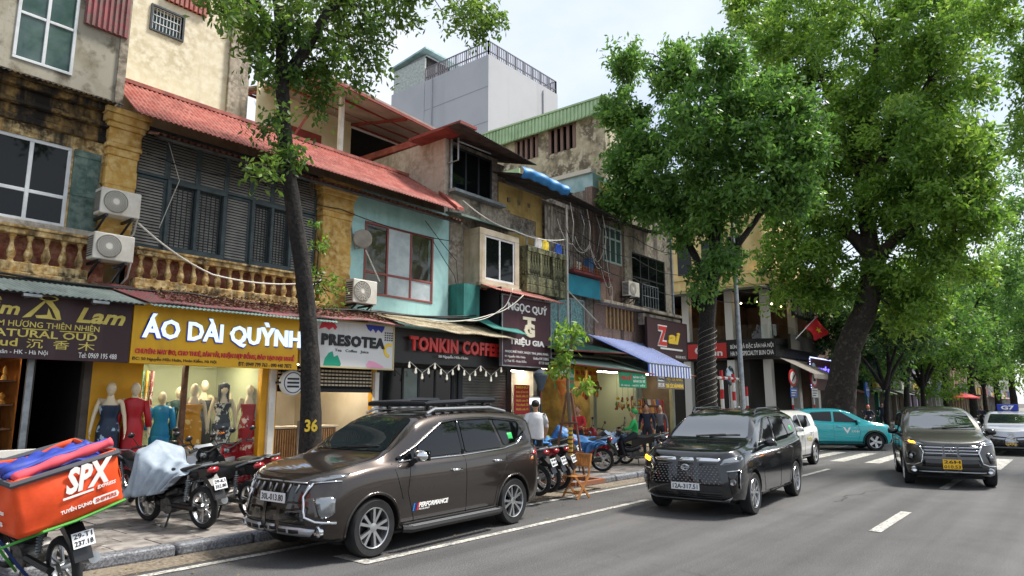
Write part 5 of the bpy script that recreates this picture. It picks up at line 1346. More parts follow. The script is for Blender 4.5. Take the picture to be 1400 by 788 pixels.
# --- great leaning tree beyond the crossing
Xg = 37.0
t3 = make_tree('huge old tree with a thick leaning mottled trunk beyond the crossing',
    [wp(1143, 585, Xg), wp(1150, 530, Xg), wp(1163, 470, Xg), wp(1188, 405, Xg), wp(1190, 340, Xg), wp(1180, 270, Xg), wp(1185, 180, Xg), wp(1200, 60, Xg)], [.85, .66, .58, .5, .39, .33, .25, .12],
    [([wp(1190, 350, Xg), wp(1150, 310, Xg - .5), wp(1110, 300, Xg - 1), wp(1070, 290, Xg - 1.5)], .35, .08), ([wp(1190, 370, Xg), wp(1225, 325, Xg - .5), wp(1270, 300, Xg - 1), wp(1310, 310, Xg - 1.5)], .3, .08), ([wp(1182, 260, Xg), wp(1230, 180, Xg), wp(1270, 110, Xg - .5)], .3, .08), ([wp(1182, 250, Xg), wp(1140, 150, Xg + .5), wp(1110, 70, Xg + .5)], .28, .08)],
    PB([(1180, 60, 120, 85, 108, 0), (1085, 70, 70, 75, 70, 1), (1290, 80, 55, 75, 58, 0), (1265, 200, 75, 55, 64, -.5), (1295, 295, 55, 38, 52, -.8), (1330, 250, 22, 40, 14, -.8), (1225, 280, 50, 40, 36, .3), (1115, 300, 55, 42, 46, -1), (1095, 355, 50, 22, 24, -1.5), (1075, 395, 28, 14, 9, -1.5), (1130, 395, 24, 22, 10, -1), (1135, 215, 60, 60, 58, 0), (1235, 365, 40, 32, 24, 0), (1205, 165, 70, 50, 50, .5), (1030, 20, 40, 40, 26, 1.5), (1255, 425, 36, 30, 20, .5), (1180, -90, 150, 60, 60, 0), (1060, 150, 40, 50, 30, .5), (1300, 360, 30, 22, 12, -.5)], Xg, 27, 3.2),
    leaf_c, bark_mott, leaf=.29, per=150, crad=.95, droop=.25, bright=.04)
# --- street trees further along
spec = [(1262, 58, 9.4, 9.5, 3.6, 'rounded fresh green street tree beyond the green hoarding', leaf_c, .34),
        (1346, 112, 8.9, 12.0, 5.0, 'low drooping street tree before the lilac houses', leaf_b, .48),
        (1210, 44, 9.0, 8.5, 3.0, 'dark ivy hung street tree just beyond the leaning trunk', leaf_d, .3),
        (1238, 52, 9.2, 11.0, 4.2, 'straight dark trunked street tree before the green hoarding', leaf_b, .32),
        (1293, 72, 9.0, 15.0, 7.5, 'spreading dark street tree forking low along the far pavement', leaf_b, .4),
        (1330, 98, 9.2, 20.0, 8.0, 'tall pale green street tree well down the street', leaf_c, .45),
        (1364, 125, 9.0, 22.0, 11.0, 'large street tree with broad crown far down the street', leaf_c, .55),
        (1385, 175, 9.0, 27.0, 13.0, 'bright green tree closing the far end of the street', leaf_c, .7)]
for px, X_, Y_, h, rad, lab, lm, ls in spec:
    x = at(px, 540, Y_)[0]
    ln = random.uniform(-.12, .12) * h
    b0 = (x, Y_, 0); top = (x + rad * .1, Y_ - rad * .1, h * .72)
    bl = [((x, Y_, h * .72), (rad, rad, h * .24), 55)]
    for k in range(6):
        a = k * 1.05 + random.random(); bl.append(((x + rad * .8 * math.cos(a), Y_ + rad * .8 * math.sin(a), h * random.uniform(.3, .9)), (rad * random.uniform(.3, .6), rad * .5, h * random.uniform(.08, .18)), 20))
    lim = [([(x, Y_, h * .3), (x + rad * .3 * math.cos(a), Y_ + rad * .3 * math.sin(a), h * .48), (x + rad * .7 * math.cos(a), Y_ + rad * .7 * math.sin(a), h * .68)], h * .016, h * .004) for a in (.5, 2.2, 3.9, 5.4)]
    make_tree(lab, [b0, (x + ln * .3, Y_, h * .2), (x + ln * .8, Y_ - .2, h * .42), top], [h * .022, h * .016, h * .013, h * .006], lim, bl, lm, bark_dark, leaf=ls, per=80, crad=rad * .26, group='street trees down the street', droop=.2)
# --- trees on the near side of the road, crowns arching in from the right
make_tree('roadside tree on the opposite pavement arching its dark boughs over the road', [(27, -6.2, 0), (27, -6, 3), (27, -5, 6.5), (26.5, -3, 9.5)], [.4, .33, .28, .18],
    [([(27, -5, 6.5), (26.5, -2, 9.5), (26, .2, 11)], .18, .04), ([(27, -5, 6.5), (29, -3, 8.5), (31, -.5, 9.5)], .15, .04)],
    [(wp(1392, 10, 25.5), (1.4, .9, .8), 28), (wp(1335, -15, 25.5), (1.4, 1.3, .7), 24), (wp(1412, 90, 26), (1.2, .5, 1.6), 24), (wp(1410, 200, 26), (1.2, .4, 1.4), 18), ((26.5, -1.0, 11.5), (3, 1.8, 2), 40), ((27, -4, 10.5), (3.2, 2.5, 2.2), 40)], leaf_c, bark_dark, leaf=.18, per=100, crad=.55, droop=.4, bright=.0)
make_tree('second roadside tree on the opposite pavement with drooping leafy boughs', [(62, -6.5, 0), (62, -6, 4), (61.5, -4, 8), (61, -1, 11)], [.5, .4, .32, .15],
    [([(62, -4.5, 7.5), (60, -1, 9.5)], .2, .05)],
    [(wp(1400, 280, 60), (2.5, 1.3, 3.2), 40), (wp(1400, 400, 60), (2, 1.6, 3), 36), (wp(1398, 465, 60), (2, 1.2, 1.6), 22), ((61, -2.5, 12.5), (5, 3.5, 4), 60)], leaf_b, bark_dark, leaf=.3, per=80, crad=.95, droop=.35)
# ================================================================== cars
def pchip(xs, ys, q):
    xs = np.array(xs, float); ys = np.array(ys, float); h = np.diff(xs); d = np.diff(ys) / h; m = np.zeros(len(xs))
    for i in range(1, len(xs) - 1):
        if d[i - 1] * d[i] > 0:
            w1 = 2 * h[i] + h[i - 1]; w2 = h[i] + 2 * h[i - 1]; m[i] = (w1 + w2) / (w1 / d[i - 1] + w2 / d[i])
    m[0] = d[0]; m[-1] = d[-1]
    q = np.clip(np.asarray(q, float), xs[0], xs[-1]); i = np.clip(np.searchsorted(xs, q) - 1, 0, len(h) - 1)
    t = (q - xs[i]) / h[i]
    return (2 * t ** 3 - 3 * t ** 2 + 1) * ys[i] + (t ** 3 - 2 * t ** 2 + t) * h[i] * m[i] + (-2 * t ** 3 + 3 * t ** 2) * ys[i + 1] + (t ** 3 - t ** 2) * h[i] * m[i + 1]
rubber = M('tyre_rubber', '#1b1b1c', .85, c2='#242424', scale=9)
alloy = M('alloy_silver', '#b9bbbd', .3, .9)
alloy_dark = M('alloy_black', '#1b1c1e', .35, .5)
chrome = M('chrome', '#d5d7d9', .08, 1.0)
gloss_black = M('gloss_black_trim', '#0a0a0b', .12, coat=.5)
matt_black = M('matt_black_trim', '#161617', .6)
car_glass = M('tinted_car_glass', '#070909', .03, spec=.5, ior=1.5)
windscreen = M('windscreen_glass', '#1a2224', .02, spec=1.0, ior=2.1)
lamp_clear = M('headlamp_lens', '#8d9194', .1, .8, coat=1.0)
lamp_red = M('tail_lamp', '#9c1620', .12, coat=1.0)
lamp_amber = M('lit_indicator', '#ff9a1f', .3, emit='#ff8a12', estr=5)
plate_white = M('plate_white', '#d9dbdc', .4)
plate_yellow = M('plate_yellow', '#e8b31c', .4)
seam_mat = M('panel_gap', '#08080a', .7)
silver_trim = M('satin_silver_trim', '#a7a9ab', .35, .7)

class Car:
    def __init__(c, label, L, W, prof, belt, paint, axles, wr=.33, group=None, name='parked_car', front_len=.6, front_p=3.0, rear_len=.4, rear_p=3.4, rake=.2, tumble=.30, zb=.22):
        c.L, c.W = L, W
        c.t = thing(name, label, 'car', (0, 0, 0), 0, group)
        s = np.concatenate([front_len * (np.linspace(0, 1, 18) ** 2.6), np.linspace(front_len, L - rear_len, 46)[1:-1], L - rear_len * (np.linspace(1, 0, 16) ** 2.6)])
        s[0] = .0015; s[-1] = L - .0015
        zt = pchip(*zip(*prof), s); zs = pchip(*zip(*belt), s); zs = np.minimum(zs, zt - .05)
        w = np.full(len(s), W / 2)
        f = s < front_len; w[f] *= (1 - (1 - s[f] / front_len) ** front_p) ** (1 / front_p)
        r = s > L - rear_len; w[r] *= (1 - (1 - (L - s[r]) / rear_len) ** rear_p) ** (1 / rear_p)
        # gentle plan taper towards the nose and tail
        w *= 1 - .05 * np.clip(1 - s / 1.3, 0, 1) ** 2 - .035 * np.clip((s - L + 1.2) / 1.2, 0, 1) ** 2
        zb_ = zb + .10 * np.clip(1 - s / .5, 0, 1) ** 2 + .14 * np.clip((s - L + .5) / .5, 0, 1) ** 2
        vs = []; N = None
        for i in range(len(s)):
            x = L / 2 - s[i]; a, T, S, B = w[i], zt[i], zs[i], zb_[i]
            k = min(1, max(0, (T - S - .08) / .42)); zr = S + (T - S) * (1 - .16 * k) - .02 * (1 - k)
            yr = (1 - k) * .84 * a + k * (.925 * a - (zr - S) * tumble)
            m = (B + S) / 2
            h = [(0, B), (.55 * a, B), (.86 * a, B + .005), (.945 * a, B + .05), (.975 * a, B + .16), (.993 * a, m - .03), (1.0 * a, m + .08), (.996 * a, S - .16), (.985 * a, S - .07), (.962 * a, S - .015), (.925 * a, S + .012)]
            e = h[-1]
            for q in (.3, .6, .85): h.append((e[0] + (yr - e[0]) * q + .012 * k * math.sin(q * 3.14), e[1] + (zr - e[1]) * q))
            h += [(yr, zr), (yr - .035 * k - .02, zr + (T - zr) * .45), (yr * .84, zr + (T - zr) * .8), (yr * .5, zr + (T - zr) * .96), (0, T)]
            full = h + [(-y, z) for y, z in reversed(h[1:-1])]
            N = len(full)
            for y, z in full:
                dx = 0
                if s[i] < .7: dx -= (rake * max(0, z - .55) + .25 * max(0, .42 - z)) * (1 - s[i] / .7) ** 1.0
                if s[i] > L - .5: dx += (.12 * max(0, z - .7) + .15 * max(0, .45 - z)) * (1 - (L - s[i]) / .5)
                vs.append((x + dx, y, z))
        n = len(s); fs = []
        for i in range(n - 1):
            for j in range(N): fs.append((i * N + j, i * N + (j + 1) % N, (i + 1) * N + (j + 1) % N, (i + 1) * N + j))
        fs += [tuple(range(N)), tuple(range((n - 1) * N, n * N))[::-1]]
        mb = MB().add(vs, fs)
        me = mb.mesh('body', [paint, matt_black], smooth=38)
        c.bvh = BVHTree.FromPolygons([v.co.copy() for v in me.vertices], [tuple(p.vertices) for p in me.polygons])
        body = bpy.data.objects.new('body', me); COL.objects.link(body)
        cut = MB()
        for sa in axles:
            xa = L / 2 - sa
            for sg in (-1, 1):
                y0, y1 = sg * (W / 2 - .27), sg * (W / 2 + .3)
                cut.lathe([(.001, min(y0, y1)), (wr + .055, min(y0, y1)), (wr + .055, max(y0, y1)), (.001, max(y0, y1))], 40, (xa, 0, wr - .01), 'y')
        cm = cut.mesh('cut', [matt_black])
        bmm = bmesh.new(); bmm.from_mesh(cm); bmesh.ops.remove_doubles(bmm, verts=bmm.verts, dist=1e-5); bmesh.ops.recalc_face_normals(bmm, faces=bmm.faces); bmm.to_mesh(cm); bmm.free()
        co = bpy.data.objects.new('cut', cm); COL.objects.link(co)
        md = body.modifiers.new('b', 'BOOLEAN'); md.object = co; md.operation = 'DIFFERENCE'; md.solver = 'EXACT'; md.material_mode = 'TRANSFER'
        dg = bpy.context.evaluated_depsgraph_get(); dg.update()
        nm = bpy.data.meshes.new_from_object(body.evaluated_get(dg))
        bpy.data.objects.remove(body); bpy.data.objects.remove(co)
        nm.set_sharp_from_angle(angle=R(38))
        c.body = link('body', nm, c.t)
        c.axles = axles; c.wr = wr
        MB().box(-L / 2 + .5, L / 2 - .5, -W / 2 + .25, W / 2 - .25, .17, .3).build('underbody', matt_black, c.t)
    def hit(c, o, d):
        r_ = c.bvh.ray_cast(Vector(o), Vector(d)); return r_[0], r_[1]
    def proj(c, a, b, axis, sg=1):
        if axis == 'side': o, d = (a, sg * 3, b), (0, -sg, 0)
        elif axis == 'front': o, d = (5, a, b), (-1, 0, 0)
        elif axis == 'top': o, d = (a, b, 5), (0, 0, -1)
        else: o, d = (-5, a, b), (1, 0, 0)
        return c.hit(o, d)
    def patch(c, name, poly, axis, mat, off=.004, sg=1, step=.05, sol=.008, parent=None, rnd=1, mirror=False, smooth=True):
        if mirror:
            if axis == 'side': c.patch(name, poly, axis, mat, off, -sg, step, sol, parent, rnd)
            else: c.patch(name, [(-a, b) for a, b in poly], axis, mat, off, sg, step, sol, parent, rnd)
        P = [Vector(p) for p in poly]
        for _ in range(rnd):
            q = []
            for i in range(len(P)):
                a, b = P[i], P[(i + 1) % len(P)]; k = min(.25, .03 / max(1e-6, (b - a).length)); q += [a.lerp(b, k), a.lerp(b, 1 - k)]
            P = q
        B = []
        for i in range(len(P)):
            a, b = P[i], P[(i + 1) % len(P)]; m = max(1, int((b - a).length / step)); B += [a.lerp(b, j / m) for j in range(m)]
        xs = [p.x for p in B]; ys = [p.y for p in B]
        def inside(x, y):
            r_ = False
            for i in range(len(B)):
                a, b = B[i], B[i - 1]
                if (a.y > y) != (b.y > y) and x < (b.x - a.x) * (y - a.y) / (b.y - a.y) + a.x: r_ = not r_
            return r_
        pts = list(B); x = min(xs) + step / 2
        while x < max(xs):
            y = min(ys) + step / 2
            while y < max(ys):
                if inside(x, y) and min((p.x - x) ** 2 + (p.y - y) ** 2 for p in B) > (step * .45) ** 2: pts.append(Vector((x, y)))
                y += step
            x += step
        n = len(B)
        res = delaunay_2d_cdt([Vector((p.x, p.y)) for p in pts], [(i, (i + 1) % n) for i in range(n)], [list(range(n))], 1, 1e-6)
        V = []; ok = True
        for p in res[0]:
            h, nn = c.proj(p.x, p.y, axis, sg)
            V.append((h, nn))
        good = [i for i, (h, nn) in enumerate(V) if h is not None]; gs = set(good); mp = {i: k for k, i in enumerate(good)}
        vs = [V[i][0] + V[i][1] * off for i in good]
        fs = [tuple(mp[i] for i in f) for f in res[2] if all(i in gs for i in f)]
        if not fs: return None
        mb = MB().add(vs, fs)
        o = mb.build(name, mat, parent or c.t, smooth='all' if smooth else False)
        if sol and mat not in (car_glass, windscreen):
            md = o.modifiers.new('Solidify', 'SOLIDIFY'); md.thickness = sol; md.offset = -1
        return o
    def strip(c, name, pts, axis, mat, w=.006, off=.003, sg=1, mirror=False, parent=None):
        if mirror: c.strip(name, pts if axis == 'side' else [(-a, b) for a, b in pts], axis, mat, w, off, -sg if axis == 'side' else sg, False, parent)
        path = []
        for i in range(len(pts) - 1):
            a, b = Vector(pts[i]), Vector(pts[i + 1]); m = max(1, int((b - a).length / .06))
            for j in range(m + (i == len(pts) - 2)):
                p = a.lerp(b, j / m); h, nn = c.proj(p.x, p.y, axis, sg)
                if h is not None: path.append(h + nn * off)
        if len(path) > 1: return MB().tube(path, w, 5).build(name, mat, parent or c.t, smooth='all')
    def wheels(c, spokes=5, twin=True, spokem=None, backm=None):
        wr = c.wr; y0 = c.W / 2 - .015
        rr = wr * .70
        tm = MB().lathe([(rr, -.19), (wr * .93, -.2), (wr * .985, -.18), (wr, -.15), (wr, -.05), (wr * .985, -.02), (wr * .93, .0), (rr, -.012), (rr * .97, -.03), (rr * .96, -.19)], 40, (0, 0, 0), 'y').mesh('wheel', rubber, smooth=40)
        rm = MB()
        rm.lathe([(rr, -.012), (rr * .985, -.005), (rr * .94, -.012), (rr * .92, -.05), (rr * .9, -.15)], 36, (0, 0, 0), 'y', 0)
        rm.lathe([(rr * .93, -.1), (.001, -.1)], 28, (0, 0, 0), 'y', 1)
        rm.lathe([(.06, -.06), (.055, -.025), (.03, -.02), (.001, -.02)], 16, (0, 0, 0), 'y', 0)
        for k in range(spokes):
            a = 2 * math.pi * k / spokes
            for dv in ((-.24, .24) if twin else (0,)):
                a1 = a + dv * .35; a2 = a + dv
                p0 = Vector((.045 * math.cos(a1), 0, .045 * math.sin(a1))); p1 = Vector((rr * .95 * math.cos(a2), 0, rr * .95 * math.sin(a2)))
                t_ = (p1 - p0).normalized(); nrm = Vector((-t_.z, 0, t_.x)); w0, w1 = (.014, .019) if twin else (.035, .05)
                rm.add([p0 + nrm * w0 + Vector((0, -.025, 0)), p0 - nrm * w0 + Vector((0, -.025, 0)), p1 - nrm * w1 + Vector((0, -.018, 0)), p1 + nrm * w1 + Vector((0, -.018, 0)),
                        p0 + nrm * w0 + Vector((0, -.07, 0)), p0 - nrm * w0 + Vector((0, -.07, 0)), p1 - nrm * w1 + Vector((0, -.07, 0)), p1 + nrm * w1 + Vector((0, -.07, 0))],
                       [(0, 1, 2, 3), (0, 4, 5, 1), (1, 5, 6, 2), (2, 6, 7, 3), (3, 7, 4, 0)], 0)
        rme = rm.mesh('rim', [spokem or alloy, backm or alloy_dark], smooth=35)
        for sa in c.axles:
            for sg in (-1, 1):
                o = bpy.data.objects.new('wheel', tm); COL.objects.link(o); o.parent = c.t
                o.location = (c.L / 2 - sa, sg * y0, wr)
                o.rotation_euler = (0, random.random() * 2, 0 if sg > 0 else math.pi)
                q = bpy.data.objects.new('rim', rme); COL.objects.link(q); q.parent = o
    def plate(c, txt, z, mat, w=.48, h=.12, two=False, x=None, y=0):
        hx, nn = c.proj(y, z, 'front'); x = (hx.x if hx else c.L / 2) + .02
        o = MB().box(x - .01, x + .006, y - w / 2, y + w / 2, z - h / 2, z + h / 2).build('number_plate', mat, c.t, bevel=.004)
        lines = txt.split('\n') if isinstance(txt, str) else txt
        for k, tx in enumerate(lines):
            hh = h * .66 / len(lines); zc = z + h * (.5 - (k + .5) / len(lines))
            # readable from the front: runs towards +Y as seen by someone facing the nose
            lettering(tx, -w * .44, w * .44, -hh / 2, hh / 2, 0, letter_black, o, ext=.002, bold=.02, frame=((x + .006, y, zc), (0, 1, 0), (0, 0, 1), (1, 0, 0)), world=False)
    def mirror(c, s, z, mat, shell2=None):
        for sg in (-1, 1):
            h, nn = c.proj(c.L / 2 - s, z - .07, 'side', sg); y = abs(h.y) if h else c.W / 2
            m = MB().ball((c.L / 2 - s, sg * (y + .14), z + .03), .1, 8, (.75, 1.15, .72)).build('mirror', mat, c.t, smooth='all')
            MB().box(c.L / 2 - s - .085, c.L / 2 - s - .06, sg * (y + .05), sg * (y + .23), z - .03, z + .09).build('mirror_glass', car_glass, m)
            MB().bar((c.L / 2 - s + .01, sg * (y - .02), z - .06), (c.L / 2 - s, sg * (y + .1), z - .01), .07, .05).build('mirror_arm', matt_black, m)
    def place(c, x, y, ang):
        c.t.location = (x, y, 0); c.t.rotation_euler = (0, 0, R(ang)); return c
def handle(c, s, z, mat):
    for sg in (-1, 1):
        h, nn = c.proj(c.L / 2 - s, z, 'side', sg)
        if h: MB().tube([(h.x + .1, h.y - sg * .005, h.z), (h.x + .08, h.y + sg * .028, h.z), (h.x - .08, h.y + sg * .028, h.z), (h.x - .1, h.y - sg * .005, h.z)], [.012, .017, .017, .012], 8).build('door_handle', mat, c.t, smooth='all')
def lower_trim(c, mat, z=.33):
    L = c.L
    c.patch('sill_trim', [(L / 2 - c.axles[0] - c.wr - .07, .2), (L / 2 - c.axles[0] - c.wr - .07, z), (L / 2 - c.axles[1] + c.wr + .07, z), (L / 2 - c.axles[1] + c.wr + .07, .2)], 'side', mat, .01, 1, .12, .012, rnd=0, mirror=True)
def arch_trim(c, mat, wd=.035, out=.012):
    for sa in c.axles:
        for sg in (-1, 1):
            pts = []
            for k in range(25):
                a = R(-8 + 196 * k / 24); x = c.L / 2 - sa + (c.wr + .06 + wd / 2) * math.cos(a); z = c.wr - .01 + (c.wr + .06 + wd / 2) * math.sin(a)
                if z < .2: continue
                h, nn = c.proj(x, z, 'side', sg)
                if h: pts.append((x, h.y + sg * (out - .012), z))
            if len(pts) > 3: MB().tube(pts, wd / 2, 6).build('arch_trim', mat, c.t, smooth='all')

# profile tables: (distance behind the nose, height)
MPV_T = [(0, .93), (.12, .985), (.45, 1.06), (.98, 1.14), (1.08, 1.18), (1.84, 1.62), (2.25, 1.685), (2.9, 1.70), (3.6, 1.68), (4.1, 1.62), (4.2, 1.58), (4.40, 1.18), (4.475, 1.0)]
MPV_B = [(0, .80), (.25, .92), (1.0, 1.03), (2.2, 1.045), (3.4, 1.09), (4.2, 1.14), (4.475, .95)]
def make_mpv(label, paint, variant, name, group=None):
    c = Car(label, 4.475, 1.75, MPV_T, MPV_B, paint, (.84, 3.615), .335, group, name)
    L2 = c.L / 2
    X = lambda s: L2 - s
    # glazing
    c.patch('windscreen', [(-.66, 1.19), (.66, 1.19), (.56, 1.55), (.45, 1.585), (-.45, 1.585), (-.56, 1.55)], 'front', windscreen, .008, step=.06)
    c.patch('quarter_window', [(X(1.26), 1.09), (X(1.53), 1.09), (X(1.53), 1.2)], 'side', car_glass, .009, mirror=True, rnd=0)
    c.patch('side_window', [(X(1.6), 1.09), (X(2.45), 1.105), (X(2.43), 1.525), (X(2.16), 1.5), (X(1.6), 1.235)], 'side', car_glass, .009, mirror=True)
    c.patch('side_window', [(X(2.53), 1.11), (X(3.36), 1.14), (X(3.2), 1.545), (X(2.51), 1.555)], 'side', car_glass, .009, mirror=True)
    c.patch('quarter_window', [(X(3.42), 1.16), (X(4.04), 1.24), (X(3.88), 1.49), (X(3.27), 1.54)], 'side', car_glass, .009, mirror=True)
    c.patch('rear_window', [(-.6, 1.22), (.6, 1.22), (.5, 1.52), (-.5, 1.52)], 'rear', car_glass, .009)
    c.strip('pillar_trim', [(X(2.48), 1.1), (X(2.47), 1.55)], 'side', gloss_black, .03, 0, mirror=True)
    c.strip('belt_trim', [(X(1.25), 1.065), (X(2.45), 1.075), (X(3.4), 1.115), (X(3.75), 1.17), (X(3.95), 1.3)], 'side', chrome, .012, .002, mirror=True)
    c.strip('window_trim', [(X(1.22), 1.1), (X(1.57), 1.235), (X(2.15), 1.52), (X(2.45), 1.55), (X(3.2), 1.562), (X(3.88), 1.50)], 'side', gloss_black, .022, .008, mirror=True)
    # panel gaps
    for pts in ([(X(1.42), 1.04), (X(1.36), .7), (X(1.5), .32), (X(2.46), .3)], [(X(2.48), 1.08), (X(2.5), .3)], [(X(3.4), 1.1), (X(3.42), .9), (X(3.2), .62), (X(3.12), .32), (X(2.5), .3)], [(X(1.28), .62), (X(1.18), .9), (X(1.12), 1.05)]):
        c.strip('panel_gap', pts, 'side', seam_mat, .005, .0, mirror=True)
    c.strip('hood_gap', [(-.72, 1.06), (-.6, .985), (0, .965), (.6, .985), (.72, 1.06)], 'front', seam_mat, .005, 0)
    handle(c, 2.28, .9, chrome if variant == 1 else paint); handle(c, 3.2, .96, chrome if variant == 1 else paint)
    c.mirror(1.47, 1.1, chrome if variant == 1 else gloss_black)
    lower_trim(c, matt_black, .32); arch_trim(c, paint if variant == 1 else matt_black, .03)
    if variant == 1:
        for sg in (-1, 1): MB().tube([(X(1.25), sg * .9, .27), (X(1.35), sg * .95, .26), (X(3.1), sg * .95, .26), (X(3.2), sg * .9, .27)], .045, 8).build('side_step', matt_black, c.t, smooth=True)
        for sg in (-1, 1): MB().box(X(3.1), X(1.35), sg * .9, sg * .985, .295, .303).build('step_strip', silver_trim, c.t)
    # face
    c.patch('grille', [(-.56, .86), (-.5, .66), (.5, .66), (.56, .86), (.45, .89), (-.45, .89)], 'front', gloss_black, .006, rnd=0)
    for k in range(3 if variant == 2 else 0):
        z = .715 + k * .062; c.strip('grille_bar', [(-.52, z), (0, z + .004), (.52, z)], 'front', chrome if k > 0 or variant == 2 else silver_trim, .012, .016)
    if variant == 1:
        for k in range(9):
            y = -.5 + k * .125; c.strip('grille_rib', [(y, .775), (y + .035, .865)], 'front', silver_trim, .012, .012)
    if variant == 1: c.strip('hood_chrome', [(-.5, .885), (0, .895), (.5, .885)], 'front', silver_trim, .01, .01)
    c.patch('day_lamp', [(.47, .905), (.62, .895), (.80, .945), (.79, .985), (.62, .95)], 'front', lamp_clear, .008, mirror=True, rnd=0, step=.05)
    c.patch('head_lamp', [(.62, .73), (.795, .75), (.80, .54), (.70, .50)], 'front', lamp_clear if variant == 1 else gloss_black, .007, mirror=True, step=.05)
    if variant == 1: c.patch('bumper_panel', [(.50, .72), (.62, .73), (.70, .50), (.56, .48)], 'front', paint, .012, mirror=True, step=.06, rnd=0)
    else:
        for sg in (-1, 1):
            h, _ = c.proj(sg * .72, .64, 'front'); MB().ball((h.x + .0, sg * .72, .64), .055, 8, (.5, 1, 1)).build('head_lamp_bulb', lamp_clear, c.t, smooth='all')
    c.strip('chrome_blade', [(.57, .885), (.5, .74), (.55, .52), (.66, .475), (.80, .46)], 'front', chrome, .017, .012, mirror=True)
    c.strip('chrome_blade', [(.57, .885), (.80, .905)], 'front', chrome, .010, .012, mirror=True)
    c.patch('lower_grille', [(-.5, .60), (-.55, .44), (.55, .44), (.5, .60)], 'front', gloss_black, .004, rnd=0)
    c.patch('bumper_insert', [(-.74, .43), (-.7, .30), (.7, .30), (.74, .43)], 'front', matt_black, .006, rnd=0)
    if variant == 1:
        sk = [(-.66, .40), (-.6, .33), (.6, .33), (.66, .40), (.5, .415), (-.5, .415)]
        c.patch('skid_plate', sk, 'front', silver_trim, .03, rnd=0, sol=.02)
        for k in range(6): c.patch('skid_slot', [(-.5 + k * .17, .355), (-.37 + k * .17, .355), (-.37 + k * .17, .39), (-.5 + k * .17, .39)], 'front', matt_black, .036, rnd=0)
    else: c.strip('lower_trim', [(-.6, .34), (.6, .34)], 'front', silver_trim, .014, .012)
    for sg in (-1, 1):
        h, _ = c.proj(sg * .69, .37, 'front'); MB().lathe([(.06, 0), (.065, .04), (.05, .05), (.045, .035), (.001, .03)], 16, (h.x + .0, sg * .69, .37), 'x').build('fog_lamp', chrome, c.t, smooth=True)
    # three-diamond mark
    h, _ = c.proj(0, .785, 'front'); dm = MB()
    for a in (90, 210, 330):
        u = Vector((0, math.cos(R(a)), math.sin(R(a)))); v = Vector((0, -u.z, u.y)); o_ = Vector((h.x + .035, 0, .785))
        ring = [o_ + u * .004, o_ + u * .032 + v * .018, o_ + u * .062, o_ + u * .032 - v * .018]; dm.add(ring + [p + Vector((.008, 0, 0)) for p in ring], [(0, 1, 2, 3), (4, 5, 6, 7), (0, 1, 5, 4), (1, 2, 6, 5), (2, 3, 7, 6), (3, 0, 4, 7)])
    if variant == 2: dm.build('maker_mark', chrome, c.t)
    # tail lamps wrap the rear quarter
    c.patch('tail_lamp', [(X(4.05), 1.0), (X(4.4), 1.12), (X(4.4), .86), (X(4.3), .84), (X(4.28), .96)], 'side', lamp_red, .008, mirror=True, step=.05)
    c.patch('tail_lamp', [(.55, 1.08), (.8, 1.12), (.8, .8), (.7, .8), (.68, .98)], 'rear', lamp_red, .008, mirror=True, step=.05)
    c.wheels(5, True)
    for sg in (-1, 1): c.strip('wiper', [(sg * .1 - .1, 1.2), (sg * .1 + .42, 1.235)], 'front', matt_black, .008, .02)
    return c
brown_paint = M('brown_metallic', (.047, .037, .031), .32, .75, coat=1.0, c2=(.041, .032, .027), scale=60)
dgrey_paint = M('graphite_metallic', (.07, .068, .062), .35, .7, coat=1.0)
c1 = make_mpv('brown parked MPV with roof basket, chrome mirrors and door lettering', brown_paint, 1, 'parked_car')
L2 = c1.L / 2
# roof basket
rb_ = MB()
for sg in (-1, 1):
    MB().tube([(L2 - 1.95, sg * .56, 1.775), (L2 - 2.02, sg * .58, 1.785), (L2 - 2.75, sg * .58, 1.81), (L2 - 2.8, sg * .58, 1.83), (L2 - 3.45, sg * .58, 1.83)], [.02, .035, .035, .045, .04], 8).build('basket_rail', M('satin_black_bar', '#2b2d31', .35, .5) if sg < 0 else MATS['satin_black_bar'], c1.t, smooth=True)
    MB().tube([(L2 - 1.95, sg * .6, 1.645), (L2 - 2.1, sg * .6, 1.705), (L2 - 3.3, sg * .6, 1.72), (L2 - 3.7, sg * .6, 1.66)], .022, 8).build('roof_rail', silver_trim, c1.t, smooth=True)
for k in range(8):
    s_ = 2.05 + k * .19; zz = 1.765
    MB().box(L2 - s_ - .03, L2 - s_ + .03, -.58, .58, zz - .012, zz + .012).build('basket_slat', MATS['satin_black_bar'], c1.t)
for s_ in (2.35, 3.2):
    for sg in (-1, 1): MB().bar((L2 - s_, sg * .58, 1.69), (L2 - s_, sg * .58, 1.79), .05).build('basket_foot', matt_black, c1.t)
MB().tube([(L2 - 1.96, -.56, 1.775), (L2 - 1.92, 0, 1.785), (L2 - 1.96, .56, 1.775)], .035, 8).build('basket_front', MATS['satin_black_bar'], c1.t, smooth=True)
c1.plate('30L-013.80', .71, plate_white, .47, .11)
